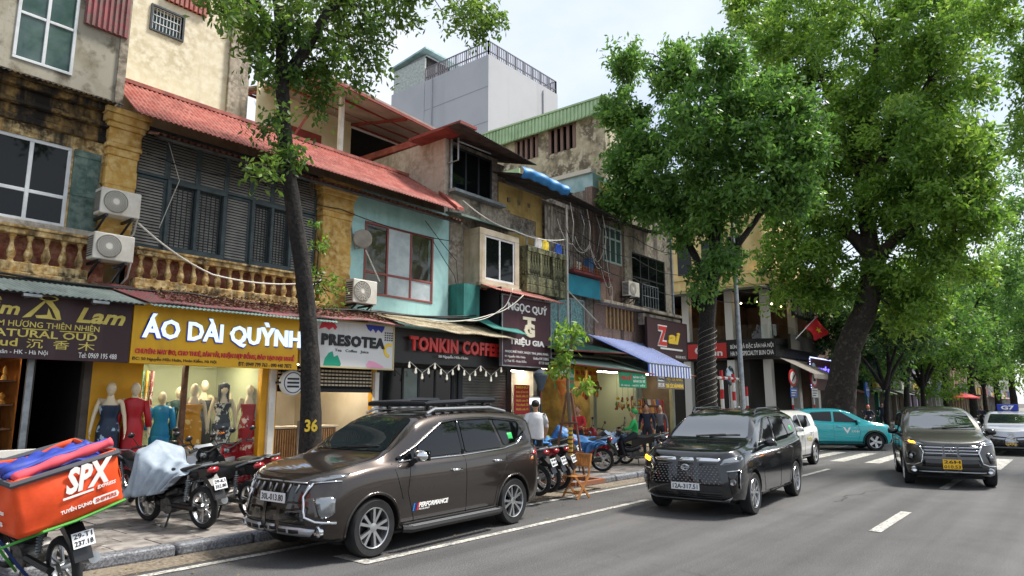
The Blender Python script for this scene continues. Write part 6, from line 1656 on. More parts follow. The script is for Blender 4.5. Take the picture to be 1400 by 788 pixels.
# door lettering on the viewer's side (car heads -X after placing, so its left side faces -Y)
h, _ = c1.proj(L2 - 1.75, .5, 'side', 1)
for k, col in enumerate(('#2b6fb3', '#1b2c6b', '#c22a2e')):
    x_ = L2 - 1.45 - k * .035
    MB().add([(x_, h.y + .006, .455), (x_ - .025, h.y + .006, .455), (x_ - .05, h.y + .006, .545), (x_ - .025, h.y + .006, .545)], [(0, 1, 2, 3)]).build('stripe_mark', M('stripe_%d' % k, col, .4), c1.t)
lettering('PERFORMANCE', 0, .56, .485, .545, 0, letter_white, c1.t, ext=.004, bold=.03, shear=.3, frame=((L2 - 1.56, h.y + .003, 0), (-1, 0, 0), (0, 0, 1), (0, 1, 0)), world=False)
lettering('MOTOR SPORT', 0, .2, .455, .472, 0, letter_white, c1.t, ext=.004, shear=.3, frame=((L2 - 1.56, h.y + .004, 0), (-1, 0, 0), (0, 0, 1), (0, 1, 0)), world=False)
c1.patch('window_sticker', [(L2 - 3.55, 1.24), (L2 - 3.67, 1.245), (L2 - 3.66, 1.34), (L2 - 3.54, 1.335)], 'side', M('green_sticker', '#2fae5a', .5), .012, 1, .04, .003, rnd=0)
c1.place(6.78, 7.52, 183)
# taxi MPV
c2_ = make_mpv('dark grey MPV taxi with yellow plate turning towards the kerb', dgrey_paint, 2, 'taxi_car')
c2_.plate('26H\n010.53', .50, plate_yellow, .34, .2)
c2_.patch('indicator', [(-.74, .93), (-.62, .915), (-.64, .95), (-.74, .965)], 'front', lamp_amber, .014, rnd=0, step=.04)
c2_.place(19.5, 2.8, 194)
# black people carrier
VE_T = [(0, .92), (.1, 1.0), (.45, 1.07), (1.0, 1.14), (1.12, 1.18), (1.80, 1.59), (2.25, 1.67), (2.9, 1.685), (3.6, 1.66), (4.1, 1.59), (4.2, 1.55), (4.4, 1.15), (4.475, .98)]
VE_B = [(0, .84), (.25, .94), (1.0, 1.02), (2.2, 1.03), (3.4, 1.07), (4.2, 1.12), (4.475, .93)]
black_paint = M('black_pearl_paint', (.008, .009, .011), .18, .3, coat=1.0)
c = Car('black people carrier with wide mesh grille and amber indicator lit', 4.475, 1.75, VE_T, VE_B, black_paint, (.86, 3.61), .335, None, 'driving_car', front_len=.55, front_p=3.4)
X = lambda s: c.L / 2 - s
c.patch('windscreen', [(-.68, 1.19), (.68, 1.19), (.57, 1.54), (.46, 1.57), (-.46, 1.57), (-.57, 1.54)], 'front', windscreen, .008, step=.06)
c.patch('side_window', [(X(1.45), 1.08), (X(2.42), 1.09), (X(2.4), 1.505), (X(2.14), 1.48)], 'side', car_glass, .009, mirror=True)
c.patch('side_window', [(X(2.5), 1.09), (X(3.36), 1.12), (X(3.2), 1.525), (X(2.48), 1.535)], 'side', car_glass, .009, mirror=True)
c.patch('quarter_window', [(X(3.42), 1.14), (X(4.04), 1.22), (X(3.88), 1.46), (X(3.27), 1.52)], 'side', car_glass, .009, mirror=True)
c.strip('window_trim', [(X(1.42), 1.08), (X(2.13), 1.50), (X(2.42), 1.53), (X(3.2), 1.54), (X(3.88), 1.47)], 'side', gloss_black, .022, .008, mirror=True)
for pts in ([(X(1.42), 1.04), (X(1.36), .7), (X(1.5), .32), (X(2.46), .3)], [(X(2.46), 1.06), (X(2.48), .3)], [(X(3.4), 1.08), (X(3.42), .9), (X(3.2), .62), (X(3.12), .32)]):
    c.strip('panel_gap', pts, 'side', seam_mat, .004, .0, mirror=True)
handle(c, 2.28, .9, gloss_black); handle(c, 3.2, .95, gloss_black); c.mirror(1.45, 1.09, black_paint)
lower_trim(c, matt_black, .30)
gp = [(-.50, .83), (-.62, .50), (.62, .50), (.50, .83)]
c.patch('grille', gp, 'front', gloss_black, .006, rnd=0)
mesh_ = MB()
for r_ in range(8):
    for k in range(17):
        z = .53 + r_ * .036; hw = .60 - (z - .5) * .33; y = -hw + (k + .5 * (r_ % 2) + .25) * (2 * hw / 17)
        h, _ = c.proj(y, z, 'front')
        if h: mesh_.add([(h.x + .012, y - .017, z), (h.x + .022, y, z - .006), (h.x + .012, y + .017, z), (h.x + .018, y, z + .012)], [(0, 1, 2, 3)])
mesh_.build('grille_mesh', silver_trim, c.t)['kind'] = 'stuff'
c.patch('hood_edge', [(-.56, .90), (-.52, .855), (.52, .855), (.56, .90), (.4, .915), (-.4, .915)], 'front', chrome, .012, rnd=0)
c.patch('head_lamp', [(.54, .80), (.60, .90), (.80, .955), (.825, .91), (.80, .86), (.66, .82)], 'front', lamp_clear, .008, rnd=0, step=.05, mirror=True)
c.patch('indicator', [(-.66, .825), (-.64, .88), (-.78, .915), (-.79, .865)], 'front', lamp_amber, .016, rnd=0, step=.04)
c.patch('corner_vent', [(.66, .70), (.80, .72), (.80, .40), (.70, .36)], 'front', gloss_black, .006, rnd=0, step=.06, mirror=True)
c.strip('corner_trim', [(.64, .715), (.81, .735), (.80, .46)], 'front', chrome, .010, .01, mirror=True)
for sg in (-1, 1):
    h, _ = c.proj(sg * .73, .56, 'front'); MB().lathe([(.05, 0), (.045, .03), (.001, .025)], 14, (h.x, sg * .73, .56), 'x').build('fog_lamp', lamp_clear, c.t, smooth=True)
c.patch('lower_grille', [(-.56, .40), (-.62, .30), (.62, .30), (.56, .40)], 'front', matt_black, .008, rnd=0)
c.patch('skid_plate', [(-.70, .33), (-.62, .25), (.62, .25), (.70, .33), (.56, .275), (-.56, .275)], 'front', silver_trim, .02, rnd=0)
for a_, b_ in ((.062, .045), (.034, .045), (.062, .018)):
    h, _ = c.proj(0, .765, 'front')
    ring = [(h.x + .025, a_ * math.cos(R(t)) * 1.1, .765 + (0 if (a_, b_) == (.062, .045) else (.0 if a_ < .05 else .014)) + b_ * math.sin(R(t))) for t in range(0, 361, 15)]
    MB().tube(ring, .006, 5).build('maker_mark', chrome, c.t, smooth='all')
for k in range(3): c.strip('lower_bar', [(-.56, .32 + k * .03), (.56, .32 + k * .03)], 'front', gloss_black, .006, .014)
for sg in (-1, 1):
    MB().tube([(X(1.95), sg * .57, 1.6), (X(2.1), sg * .59, 1.685), (X(3.4), sg * .59, 1.70), (X(3.7), sg * .58, 1.64)], .02, 8).build('roof_rail', gloss_black, c.t, smooth=True)
    c.strip('wiper', [(sg * .12 - .1, 1.2), (sg * .12 + .42, 1.235)], 'front', matt_black, .008, .02)
c.plate('12A-317.51', .47, plate_white, .47, .11)
c.patch('window_sticker', [(X(3.62), 1.24), (X(3.74), 1.245), (X(3.73), 1.34), (X(3.61), 1.335)], 'side', MATS['green_sticker'], .012, 1, .04, .003, rnd=0)
c.wheels(5, True); c.place(12.72, 5.22, 184.0)
# small hatchbacks
HB_T = [(0, .86), (.1, .94), (.4, 1.01), (.9, 1.09), (1.0, 1.12), (1.72, 1.5), (2.1, 1.565), (2.8, 1.57), (3.4, 1.51), (3.62, 1.45), (3.85, 1.05), (3.965, .9)]
HB_B = [(0, .78), (.25, .88), (1.0, .98), (2.0, 1.0), (3.0, 1.06), (3.6, 1.1), (3.965, .88)]
def make_hatch(label, paint, name, badge=None):
    c = Car(label, 3.965, 1.72, HB_T, HB_B, paint, (.78, 3.29), .33, None, name, front_len=.5, rear_len=.35)
    X = lambda s: c.L / 2 - s
    c.patch('windscreen', [(-.64, 1.13), (.64, 1.13), (.54, 1.45), (-.54, 1.45)], 'front', windscreen, .008, step=.06)
    c.patch('side_window', [(X(1.3), 1.04), (X(2.2), 1.06), (X(2.18), 1.44), (X(1.9), 1.42)], 'side', car_glass, .009, mirror=True)
    c.patch('side_window', [(X(2.28), 1.07), (X(3.15), 1.13), (X(3.02), 1.41), (X(2.26), 1.445)], 'side', car_glass, .009, mirror=True)
    c.patch('rear_window', [(-.55, 1.1), (.55, 1.1), (.48, 1.38), (-.48, 1.38)], 'rear', car_glass, .009)
    for pts in ([(X(1.35), .98), (X(1.3), .6), (X(1.4), .32), (X(2.22), .3)], [(X(2.24), 1.02), (X(2.25), .3)], [(X(3.18), 1.08), (X(3.1), .75), (X(2.85), .5), (X(2.8), .32)]):
        c.strip('panel_gap', pts, 'side', seam_mat, .004, .0, mirror=True)
    handle(c, 2.05, .88, paint); handle(c, 2.95, .94, paint); c.mirror(1.4, 1.04, paint)
    lower_trim(c, matt_black, .34); arch_trim(c, matt_black, .06)
    c.patch('head_lamp', [(.48, .76), (.52, .86), (.78, .88), (.78, .78)], 'front', lamp_clear, .008, mirror=True, rnd=0, step=.05)
    c.patch('grille', [(-.5, .62), (-.44, .45), (.44, .45), (.5, .62)], 'front', gloss_black, .006, rnd=0)
    c.patch('bumper_insert', [(-.74, .42), (-.68, .28), (.68, .28), (.74, .42)], 'front', matt_black, .006, rnd=0)
    c.patch('tail_lamp', [(.5, .95), (.78, .98), (.78, .84), (.5, .88)], 'rear', lamp_red, .008, mirror=True, step=.05)
    c.strip('lamp_bar', [(-.5, .83), (-.1, .80), (0, .75), (.1, .80), (.5, .83)], 'front', chrome, .012, .01)
    c.wheels(5, False)
    return c
teal_car = M('teal_car_paint', (.012, .42, .45), .25, 0, coat=1.0)
white_car = M('white_car_paint', (.72, .71, .66), .25, 0, coat=1.0)
c4 = make_hatch('turquoise electric taxi hatchback crossing the junction', teal_car, 'taxi_car')
for sg in (-1, 1):
    h, _ = c4.proj(c4.L / 2 - 1.75, .72, 'side', sg)
    fr = ((c4.L / 2 - 1.75, h.y + sg * .004, .72), (-sg, 0, 0), (0, 0, 1), (0, sg, 0))
    lettering('V', -.16, .12, -.08, .14, 0, letter_white, c4.t, ext=.004, bold=.03, frame=fr, world=False); lettering('XANH', .12, .42, -.05, .03, 0, letter_white, c4.t, ext=.004, bold=.01, frame=fr, world=False)
    lettering('ĐẶT XE', .72, 1.1, .0, .06, 0, letter_yellow, c4.t, ext=.004, frame=fr, world=False)
c4.plate('29E\n033.07', .38, plate_yellow, .32, .17)
c4.place(28.9, 7.6, -58)
c5 = make_hatch('white hatchback with gold door lettering behind the black car', white_car, 'driving_car')
h, _ = c5.proj(c5.L / 2 - 2.7, .75, 'side', 1)
lettering('TAXI', -.25, .25, -.06, .06, 0, letter_gold, c5.t, ext=.004, frame=((c5.L / 2 - 2.7, h.y + .004, .75), (-1, 0, 0), (0, 0, 1), (0, 1, 0)), world=False)
c5.place(20.2, 7.02, 181)
# saloon taxi with roof sign
SD_T = [(0, .80), (.1, .87), (.45, .95), (1.05, 1.02), (1.15, 1.05), (1.85, 1.40), (2.25, 1.465), (2.8, 1.47), (3.2, 1.42), (3.85, 1.1), (4.3, 1.06), (4.425, .9)]
SD_B = [(0, .70), (.3, .84), (1.0, .93), (2.2, .94), (3.2, .98), (4.2, .99), (4.425, .82)]
silver_car = M('silver_car_paint', (.42, .43, .46), .3, .6, coat=1.0)
c6 = Car('silver saloon taxi with blue roof sign and yellow plate', 4.425, 1.73, SD_T, SD_B, silver_car, (.86, 3.41), .315, None, 'taxi_car')
X = lambda s: c6.L / 2 - s
c6.patch('windscreen', [(-.64, 1.06), (.64, 1.06), (.54, 1.37), (-.54, 1.37)], 'front', windscreen, .008, step=.06)
c6.patch('side_window', [(X(1.4), .98), (X(2.3), .99), (X(2.28), 1.36), (X(1.98), 1.34)], 'side', car_glass, .009, mirror=True)
c6.patch('side_window', [(X(2.38), 1.0), (X(3.4), 1.02), (X(3.1), 1.33), (X(2.36), 1.36)], 'side', car_glass, .009, mirror=True)
c6.patch('head_lamp', [(.48, .66), (.55, .76), (.79, .8), (.79, .7)], 'front', lamp_clear, .008, mirror=True, rnd=0, step=.05)
c6.patch('grille', [(-.6, .57), (-.72, .3), (.72, .3), (.6, .57)], 'front', gloss_black, .006, rnd=0)
c6.strip('chrome_wing', [(-.5, .64), (-.12, .60), (0, .55), (.12, .60), (.5, .64)], 'front', gloss_black, .02, .01)
c6.strip('lower_trim', [(-.7, .28), (.7, .28)], 'front', silver_trim, .016, .012)
ring = lambda a_, b_, z_: [(c6.proj(0, .68, 'front')[0].x + .02, a_ * math.cos(R(t)), z_ + b_ * math.sin(R(t))) for t in range(0, 361, 20)]
MB().tube(ring(.06, .042, .68), .006, 5).build('maker_mark', chrome, c6.t); MB().tube(ring(.03, .042, .68), .006, 5).build('maker_mark', chrome, c6.t)
c6.plate('30E\n072.71', .46, plate_yellow, .34, .19); c6.mirror(1.5, 1.0, silver_car); c6.wheels(5, True)
rsn = MB().box(X(2.45), X(2.3), -.32, .32, 1.48, 1.72).build('roof_sign', M('roof_sign_blue', '#1d3aa0', .4), c6.t, bevel=.015)
lettering('G7', -.2, .2, -.075, .075, 0, letter_white, rsn, ext=.006, bold=.04, frame=((X(2.3) + .001, 0, 1.6), (0, 1, 0), (0, 0, 1), (1, 0, 0)), world=False)
c6.place(31.2, 2.15, 184)
# ================================================================== motorbikes
bike_black = M('bike_black_plastic', '#151516', .35, coat=.3)
bike_red = M('bike_red_plastic', '#8f1a20', .25, coat=.8)
bike_grey = M('bike_grey_plastic', '#4a4c50', .35, coat=.5)
engine_metal = M('engine_alloy', '#6a6866', .5, .7, c2='#3c3a38', scale=14)
seat_vinyl = M('seat_vinyl', '#141414', .55)
def person_free(): pass
_bike_cache = {}
def bike_parts(body):
    """meshes of a step-through motorbike: x forward, wheelbase 1.24, ground at z=0"""
    if body.name in _bike_cache: return _bike_cache[body.name]
    r = .285; P = []
    tyre = MB().lathe([(r - .075, -.03), (r - .05, -.043), (r - .015, -.036), (r, 0), (r - .015, .036), (r - .05, .043), (r - .075, .03)], 36, (0, 0, 0), 'y').mesh('wheel', rubber, smooth='all')
    rim = MB().lathe([(r - .07, -.03), (r - .085, -.02), (r - .085, .02), (r - .07, .03)], 32, (0, 0, 0), 'y'); rim.lathe([(.001, -.05), (.05, -.05), (.05, .05), (.001, .05)], 12, (0, 0, 0), 'y')
    for k in range(5):
        a = k * 1.2566
        for d in (-.14, .14): rim.bar((.04 * math.cos(a), 0, .04 * math.sin(a)), ((r - .08) * math.cos(a + d), 0, (r - .08) * math.sin(a + d)), .018, .02)
    rim = rim.mesh('rim', alloy, smooth=40)
    P.append(('wheel', tyre, (-.62, 0, r), rim)); P.append(('wheel', tyre, (.62, 0, r), rim))
    def add(n, mb, mat, smooth=True): P.append((n, mb.mesh(n, mat, smooth), (0, 0, 0), None))
    add('fork', MB().tube([(.62, .075, r), (.44, .075, .74)], .022, 8).tube([(.62, -.075, r), (.44, -.075, .74)], .022, 8).bar((.44, -.09, .74), (.44, .09, .74), .05), steel)
    add('front_fender', MB().lathe([(r + .02, -.055), (r + .04, 0), (r + .02, .055)], 14, (.62, 0, r), 'y', a0=R(10), a1=R(150)), body, 'all')
    add('handlebar', MB().tube([(.30, .34, 1.0), (.36, .2, 1.02), (.42, .05, .93), (.42, -.05, .93), (.36, -.2, 1.02), (.30, -.34, 1.0)], .014, 8).tube([(.29, .24, 1.01), (.27, .36, .995)], .02, 8).tube([(.29, -.24, 1.01), (.27, -.36, .995)], .02, 8), bike_black)
    def cowl(u, v):
        a = R(-100 + 200 * u); w = .11 + .05 * math.sin(v * 3.14); return (.40 + .13 * math.cos(a) * (1 - .3 * v), w * math.sin(a) * 1.1, .80 + .2 * v)
    add('head_cowl', MB().grid(cowl, 14, 6), body, 'all')
    add('head_lamp', MB().ball((.51, 0, .87), .07, 8, (.5, 1.1, .8)), lamp_clear, 'all')
    def shield(sg):
        def f(u, v):
            z = .28 + .56 * v; y = sg * (.06 + u * (.17 + .03 * math.sin(v * 3.14))); x = .46 - .12 * u + .06 * (1 - v) - .16 * (1 - v) * u
            return (x, y, z)
        return f
    ls = MB(); ls.grid(shield(1), 6, 8); ls.grid(shield(-1), 6, 8); ls.grid(lambda u, v: (.47 + .05 * (1 - v), -.065 + .13 * u, .28 + .56 * v), 2, 6)
    add('leg_shield', ls, body, 'all')
    add('frame_cover', MB().tube([(.42, 0, .62), (.28, 0, .42), (.1, 0, .40), (-.1, 0, .52)], [.08, .085, .09, .1], 10), body, 'all')
    e = MB(); e.box(-.12, .16, -.11, .11, .2, .36); e.lathe([(.001, -.14), (.11, -.14), (.11, .14), (.001, .14)], 14, (-.02, 0, .29), 'y'); e.lathe([(.001, 0), (.065, 0), (.065, .2), (.001, .2)], 12, (.14, 0, .3), 'x')
    add('engine', e, engine_metal)
    add('exhaust', MB().tube([(.3, -.09, .28), (.2, -.12, .18), (-.2, -.14, .19), (-.42, -.15, .26), (-.85, -.16, .36)], [.018, .018, .022, .05, .055], 10), steel)
    add('swing_arm', MB().tube([(-.1, .1, .3), (-.62, .1, r)], .022, 6).tube([(-.1, -.1, .3), (-.62, -.1, r)], .022, 6), bike_black)
    def seat(u, v):
        x = .12 - .78 * v; a = math.pi * u; w = .10 + .05 * math.sin(min(1, v * 1.3) * 3.14); return (x, w * math.cos(a), .735 + .06 * v + .055 * math.sin(a) + .012 * math.sin(v * 9))
    add('seat', MB().grid(seat, 12, 14).box(-.62, .1, -.09, .09, .68, .76), seat_vinyl, 'all')
    def tail(sg):
        def f(u, v):
            x = .1 - .95 * v; zt_ = .72 + .1 * v; zl = .50 + .22 * v; return (x, sg * (.125 + .02 * math.sin(v * 3.14) - .07 * v - .02 * u), zt_ + (zl - zt_) * u)
        return f
    add('side_panel', MB().grid(tail(1), 4, 12), body, 'all'); add('side_panel', MB().grid(tail(-1), 4, 12), body, 'all')
    add('tail_lamp', MB().ball((-.84, 0, .79), .075, 8, (.7, 1.2, .6)), lamp_red, 'all')
    add('grab_rail', MB().tube([(-.5, .13, .78), (-.78, .12, .86), (-.88, 0, .87), (-.78, -.12, .86), (-.5, -.13, .78)], .014, 6), steel)
    add('rear_fender', MB().prism([(-.8, .72), (-.92, .6), (-1.0, .42), (-.97, .41), (-.88, .56), (-.72, .68)], -.08, .08, 'y'), bike_black, False)
    pl = MB().add([(-.965, -.095, .68), (-.965, .095, .68), (-1.01, .095, .55), (-1.01, -.095, .55), (-.96, -.095, .68), (-.96, .095, .68), (-1.005, .095, .55), (-1.005, -.095, .55)], [(0, 1, 2, 3), (4, 5, 6, 7), (0, 1, 5, 4), (1, 2, 6, 5), (2, 3, 7, 6), (3, 0, 4, 7)])
    add('number_plate', pl, plate_white, False)
    for sg in (-1, 1):
        sp = MB()
        for k in range(9): sp.lathe([(.026, -.008), (.034, 0), (.026, .008)], 8, (-.45 - k * .008, sg * .14, .42 + k * .03), 'z')
        sp.tube([(-.43, sg * .14, .38), (-.52, sg * .14, .72)], .014, 6); add('rear_shock', sp, steel)
        mr = MB().tube([(.31, sg * .26, 1.01), (.28, sg * .34, 1.16)], .008, 5).ball((.27, sg * .36, 1.2), .06, 6, (.35, 1, .7)); add('mirror', mr, bike_black)
    add('side_stand', MB().tube([(-.05, .08, .25), (-.08, .2, .02)], .014, 6), bike_black)
    add('chain_case', MB().tube([(-.08, .11, .3), (-.62, .12, r)], .035, 6), bike_black)
    _bike_cache[body.name] = P
    return P
def motorbike(label, x, y, ang, body, lean=8, z=.128, plate=None, group='parked motorbikes', name='motorbike', skip=()):
    t = thing(name, label, 'motorbike', (x, y, z), R(ang), group)
    t.rotation_euler = (R(-lean), 0, R(ang)); t.rotation_mode = 'XYZ'
    for n, me, loc, sub in bike_parts(body):
        if n in skip: continue
        o = bpy.data.objects.new(n, me); COL.objects.link(o); o.parent = t; o.location = loc
        if sub: q = bpy.data.objects.new('rim', sub); COL.objects.link(q); q.parent = o
        if n == 'number_plate' and plate:
            for k, tx in enumerate(plate):
                lettering(tx, -.08, .08, -.022, .022, 0, letter_black, o, ext=.002, bold=.01, frame=((-.979 - .021 * k, 0, .652 - .062 * k), (0, -1, 0), (.33, 0, .945), (-.945, 0, .33)), world=False)
    return t
cover_grey = M('grey_cover_fabric', '#9aa6b0', .65, c2='#8994a0', scale=6)
tarp_blue = M('blue_tarp_sheet', '#2c5f93', .45, c2='#3a7ab2', scale=4, c3='#234d7c', scale3=11)
def drape(label, bike, mat, x0=-.45, x1=.78, seed=1, low=.36, name='bike_cover', cat='cover', group=None, peak=1.12, wide=.42):
    """cloth thrown over the bike: ridge follows bars and seat, sides hang in folds; bike's own frame"""
    t = thing(name, label, cat, bike.location, 0, group); t.rotation_euler = bike.rotation_euler
    rd = random.Random(seed); ph = [rd.random() * 6 for _ in range(8)]
    xs = [x0, -.15, .1, .28, .42, .62, x1]; zs = [.83, .86, .93, peak - .05, peak, .86, .5]
    ws = [.14, .17, .2, wide * .75, wide * .62, .2, .12]
    def f(u, v):
        x = x0 + (x1 - x0) * u; top = float(pchip(xs, zs, x)); w = float(np.interp(x, xs, ws))
        s = (v - .5) * 2; a = abs(s); sg = 1 if s >= 0 else -1
        fc = (u - .68) * (1 + 1.2 * a); fold = math.sin(fc * 34 + ph[0]) * .55 + math.sin(fc * 19 + ph[1] - a * 2) * .45 + .25 * math.sin(fc * 61 + ph[7])
        if a < .38:
            y = sg * w * (a / .38) ** 1.0; z = top - .09 * (a / .38) ** 2 - .03 * math.sin(a / .38 * 3.14) + .012 * math.sin(u * 31 + s * 9 + ph[5])
        else:
            k = (a - .38) / .62; lo = low + .05 * math.sin(u * 9 + ph[2 if sg > 0 else 3]) + .3 * max(0, .55 - u) / .55
            y = sg * (w + .02 + .10 * k * (1 - .3 * k) + fold * .06 * k ** .6 + .02 * math.sin(u * 47 + ph[6]) * k); z = (top - .09) + (lo - top + .09) * k
        return (x + .03 * math.sin(v * 17 + ph[4]) * a + .05 * fold * max(0, a - .5), y, z)
    MB().grid(f, 70, 44).build('sheet', mat, t, smooth='all', sol=.006)
    return t
b1 = motorbike('motorbike mostly hidden under a grey cover, alloy wheels showing', 4.6, 9.85, 99, bike_black, lean=6, plate=('29-K1', '352.80'), skip=('mirror', 'handlebar'))
drape('grey fabric cover draped over the motorbike parked by the kerb', b1, cover_grey, seed=3, x0=-.5, x1=.84, low=.4, peak=1.14)
motorbike('black motorbike with long seat parked next to the covered one', 5.42, 10.0, 96, bike_black, plate=('29-V3', '118.46'))
motorbike('red and black motorbike parked before the dress shop window', 6.15, 10.7, 94, bike_red, plate=('30-F7', '664.20'))
motorbike('white nosed scooter half hidden before the dress shop glass', 5.75, 11.6, 262, M('bike_white_plastic', '#c9cbcd', .3, coat=.6), lean=-6)
motorbike('dark scooter parked against the dress shop plinth', 5.05, 11.85, 275, bike_grey, lean=-6)
# delivery motorbike with big orange bag
db = motorbike('black delivery motorbike with pale plate leaning on its stand', 2.47, 8.2, 98, bike_black, lean=9, z=.05, plate=('29-T1', '237.18'), name='delivery_motorbike')
db.rotation_euler[1] = R(-5)
bag = thing('delivery_bag', 'big orange courier bag with white lettering strapped on a motorbike', 'bag', db.location, 0); bag.rotation_euler = (R(-15), R(-6), R(98))
orange = M('orange_canvas', '#e04e1c', .6, c2='#cf4415', scale=4, bump=.1, bscale=12)
bgx0, bgx1, bgw, bz0, bz1 = -1.0, -.22, .43, .86, 1.36
def bagside(u, v):
    k = u * 4; sx = [bgx0, bgx0, bgx1, bgx1, bgx0]; sy = [-bgw, bgw, bgw, -bgw, -bgw]; i = min(3, int(k)); f_ = k - i
    x = sx[i] + (sx[i + 1] - sx[i]) * f_; y = sy[i] + (sy[i + 1] - sy[i]) * f_
    b = .045 * math.sin(f_ * 3.14) * math.sin(v * 3.14); nx, ny = ((-1, 0), (0, 1), (1, 0), (0, -1))[i]
    wv = .011 * math.sin(f_ * 13 + v * 9 + i) * math.sin(v * 3.14)
    return (x + nx * (b + wv) + .02 * (v - .5) * (-nx), y + ny * (b + wv) - .02 * (v - .5) * ny, bz0 + (bz1 - bz0) * v - .035 * math.sin(f_ * 3.14) * (.3 + .7 * v) + .012 * math.sin(f_ * 9) * v)
MB().grid(bagside, 64, 12).build('bag_wall', orange, bag, smooth='all', sol=.01)
MB().box(bgx0 + .01, bgx1 - .01, -bgw + .01, bgw - .01, bz0, bz0 + .02).build('bag_floor', bike_black, bag)
MB().grid(lambda u, v: (bgx0 + .015 + (bgx1 - bgx0 - .03) * u, -bgw + .015 + (2 * bgw - .03) * v, bz1 - .06 + .09 * math.sin(u * 3.14) * math.sin(v * 3.14) + .018 * math.sin(u * 21 + v * 9) + .015 * math.sin(v * 25 - u * 6)), 24, 24).build('bag_load', M('blue_parcel_wrap', '#2a3f9c', .6, c2='#24357f', scale=8), bag, smooth='all')
trim_g = M('grey_webbing', '#4b4b50', .8)
MB().tube([(bgx0 - .012, -bgw - .012, bz1 - .03), (bgx0 - .012, bgw + .012, bz1 - .03), (bgx1 + .012, bgw + .012, bz1 - .03), (bgx1 + .012, -bgw - .012, bz1 - .03), (bgx0 - .012, -bgw - .012, bz1 - .03)], .028, 6).build('bag_rim', trim_g, bag)
def roll(pts, r, mat, nm):
    q = smooth_path(pts, 5); MB().tube(q, [r * (1 + .18 * math.sin(i * 1.3)) for i in range(len(q))], 8).build(nm, mat, bag, smooth='all')
roll([(bgx0 + .06, bgw - .03, bz1 + .0), (bgx0 + .05, .12, bz1 + .035), (bgx0 + .05, -.16, bz1 + .05), (bgx0 + .03, -bgw + .02, bz1 + .075)], .042, M('pink_flap', '#d04a58', .7), 'rolled_flap')
roll([(bgx0 + .14, bgw, bz1 + .0), (bgx0 + .15, .1, bz1 + .05), (bgx0 + .15, -bgw, bz1 + .055)], .03, MATS['blue_parcel_wrap'], 'strap_roll')
roll([(bgx0 + .3, bgw - .05, bz1 + .0), (bgx0 + .3, -.1, bz1 + .0), (bgx0 + .32, -bgw + .1, bz1 + .02)], .06, MATS['blue_parcel_wrap'], 'strap_roll')
MB().tube([(bgx0 - .02, -bgw - .02, bz0 - .0), (bgx0 - .03, .0, bz0 - .02), (bgx0 - .03, bgw * .6, bz0 - .01), (-.7, bgw + .05, .72), (-.3, .24, .3)], .013, 6).build('strap', M('green_strap', '#4a9c3c', .7), bag)
MB().tube([(-.55, bgw + .03, bz1), (-.56, bgw + .035, bz0), (-.5, .3, .45), (-.45, .2, .25)], .014, 6).build('strap', M('navy_strap', '#253a6e', .7), bag)
# courier lettering on the rear face (faces -x of the bike; text runs towards -y)
fr = ((bgx0 - .052, 0, bz0), (0, -1, 0), (0, 0, 1), (-1, 0, 0))
def rl_(t_, a, b, c_, d_, **k): return lettering(t_, a, b, c_, d_, 0, letter_white, bag, ext=.004, frame=fr, world=False, **k)
rl_('SPX', -.06, .36, .24, .47, bold=.04, shear=.35); rl_('EXPRESS', .2, .37, .205, .235, bold=.02, shear=.3); rl_('TUYỂN DỤNG', -.12, .14, .08, .135, bold=.03)
MB().add([tuple(Vector(fr[0]) + Vector((-.003, -y, z))) for y, z in ((.16, .075), (.37, .075), (.385, .105), (.37, .135), (.16, .135), (.145, .105))], [(0, 1, 2, 3, 4, 5)]).build('pill_mark', letter_white, bag)
lettering('SHIPPERS', .175, .36, .088, .122, 0, M('orange_letter', '#c8441a', .6), bag, ext=.006, bold=.02, frame=fr, world=False)
MB().bar(tuple(Vector(fr[0]) + Vector((-.003, .09, .215))), tuple(Vector(fr[0]) + Vector((-.003, -.17, .215))), .004, .018).build('underline', letter_white, bag)
fr2 = ((0, bgw + .05, bz0), (-1, 0, 0), (0, 0, 1), (0, 1, 0))
for t_, a, b, c_, d_, kw in (('SPX', .44, .82, .24, .45, dict(bold=.04, shear=.35)), ('EXPRESS', .7, .9, .2, .23, dict(bold=.02, shear=.3)), ('TUYỂN DỤNG', .36, .6, .09, .14, dict(bold=.03)), ('SHIPPERS', .64, .84, .09, .13, dict(bold=.02))):
    lettering(t_, a, b, c_, d_, 0, letter_white, bag, ext=.004, frame=fr2, world=False, **kw)
# bikes beyond the brown car
for k, (px, py, lab, col) in enumerate(((738, 680, 'motorbike with pale mudguard, first of three tight beside the brown car', bike_grey), (751, 676, 'motorbike with red tail, middle of three beside the brown car', bike_red), (764, 672, 'motorbike with dark side panels, last of three beside the brown car', bike_black))):
    x, y = ground(px, py, .13); motorbike(lab, x + .05, y + .75, 98 + k * 2, col, lean=7, plate=('29-B%d' % (k + 1), '5%d7.41' % k))
x, y = ground(832, 648, .13)
b2 = motorbike('motorbike under a blue tarp beyond the staked sapling', x + .1, y + .95, 116, bike_black, plate=('29-S6', '090.12'), skip=('mirror', 'handlebar'))
drape('blue plastic tarp thrown over a motorbike on the pavement', b2, tarp_blue, seed=8, low=.38, x0=-.75)
x, y = ground(862, 640, .13)
b3 = motorbike('dark red motorbike with pale cloth on its seat', x + .4, y + 1.0, 150, bike_red, plate=('29-D4', '771.05'))
drape('pale blue and white cloth spread over a motorbike seat', b3, M('pale_cloth', '#b7c6d6', .8, c2='#7fa3cc', scale=3), seed=5, low=.66, x0=-.5, x1=.1, peak=.9, wide=.2, name='seat_cloth', cat='cloth')
x, y = ground(790, 652, .13)
b4 = motorbike('black motorbike under a sky blue raincoat behind the sapling', x + .3, y + 1.2, 100, bike_black, plate=('29-P2', '318.77'), skip=('mirror', 'handlebar'))
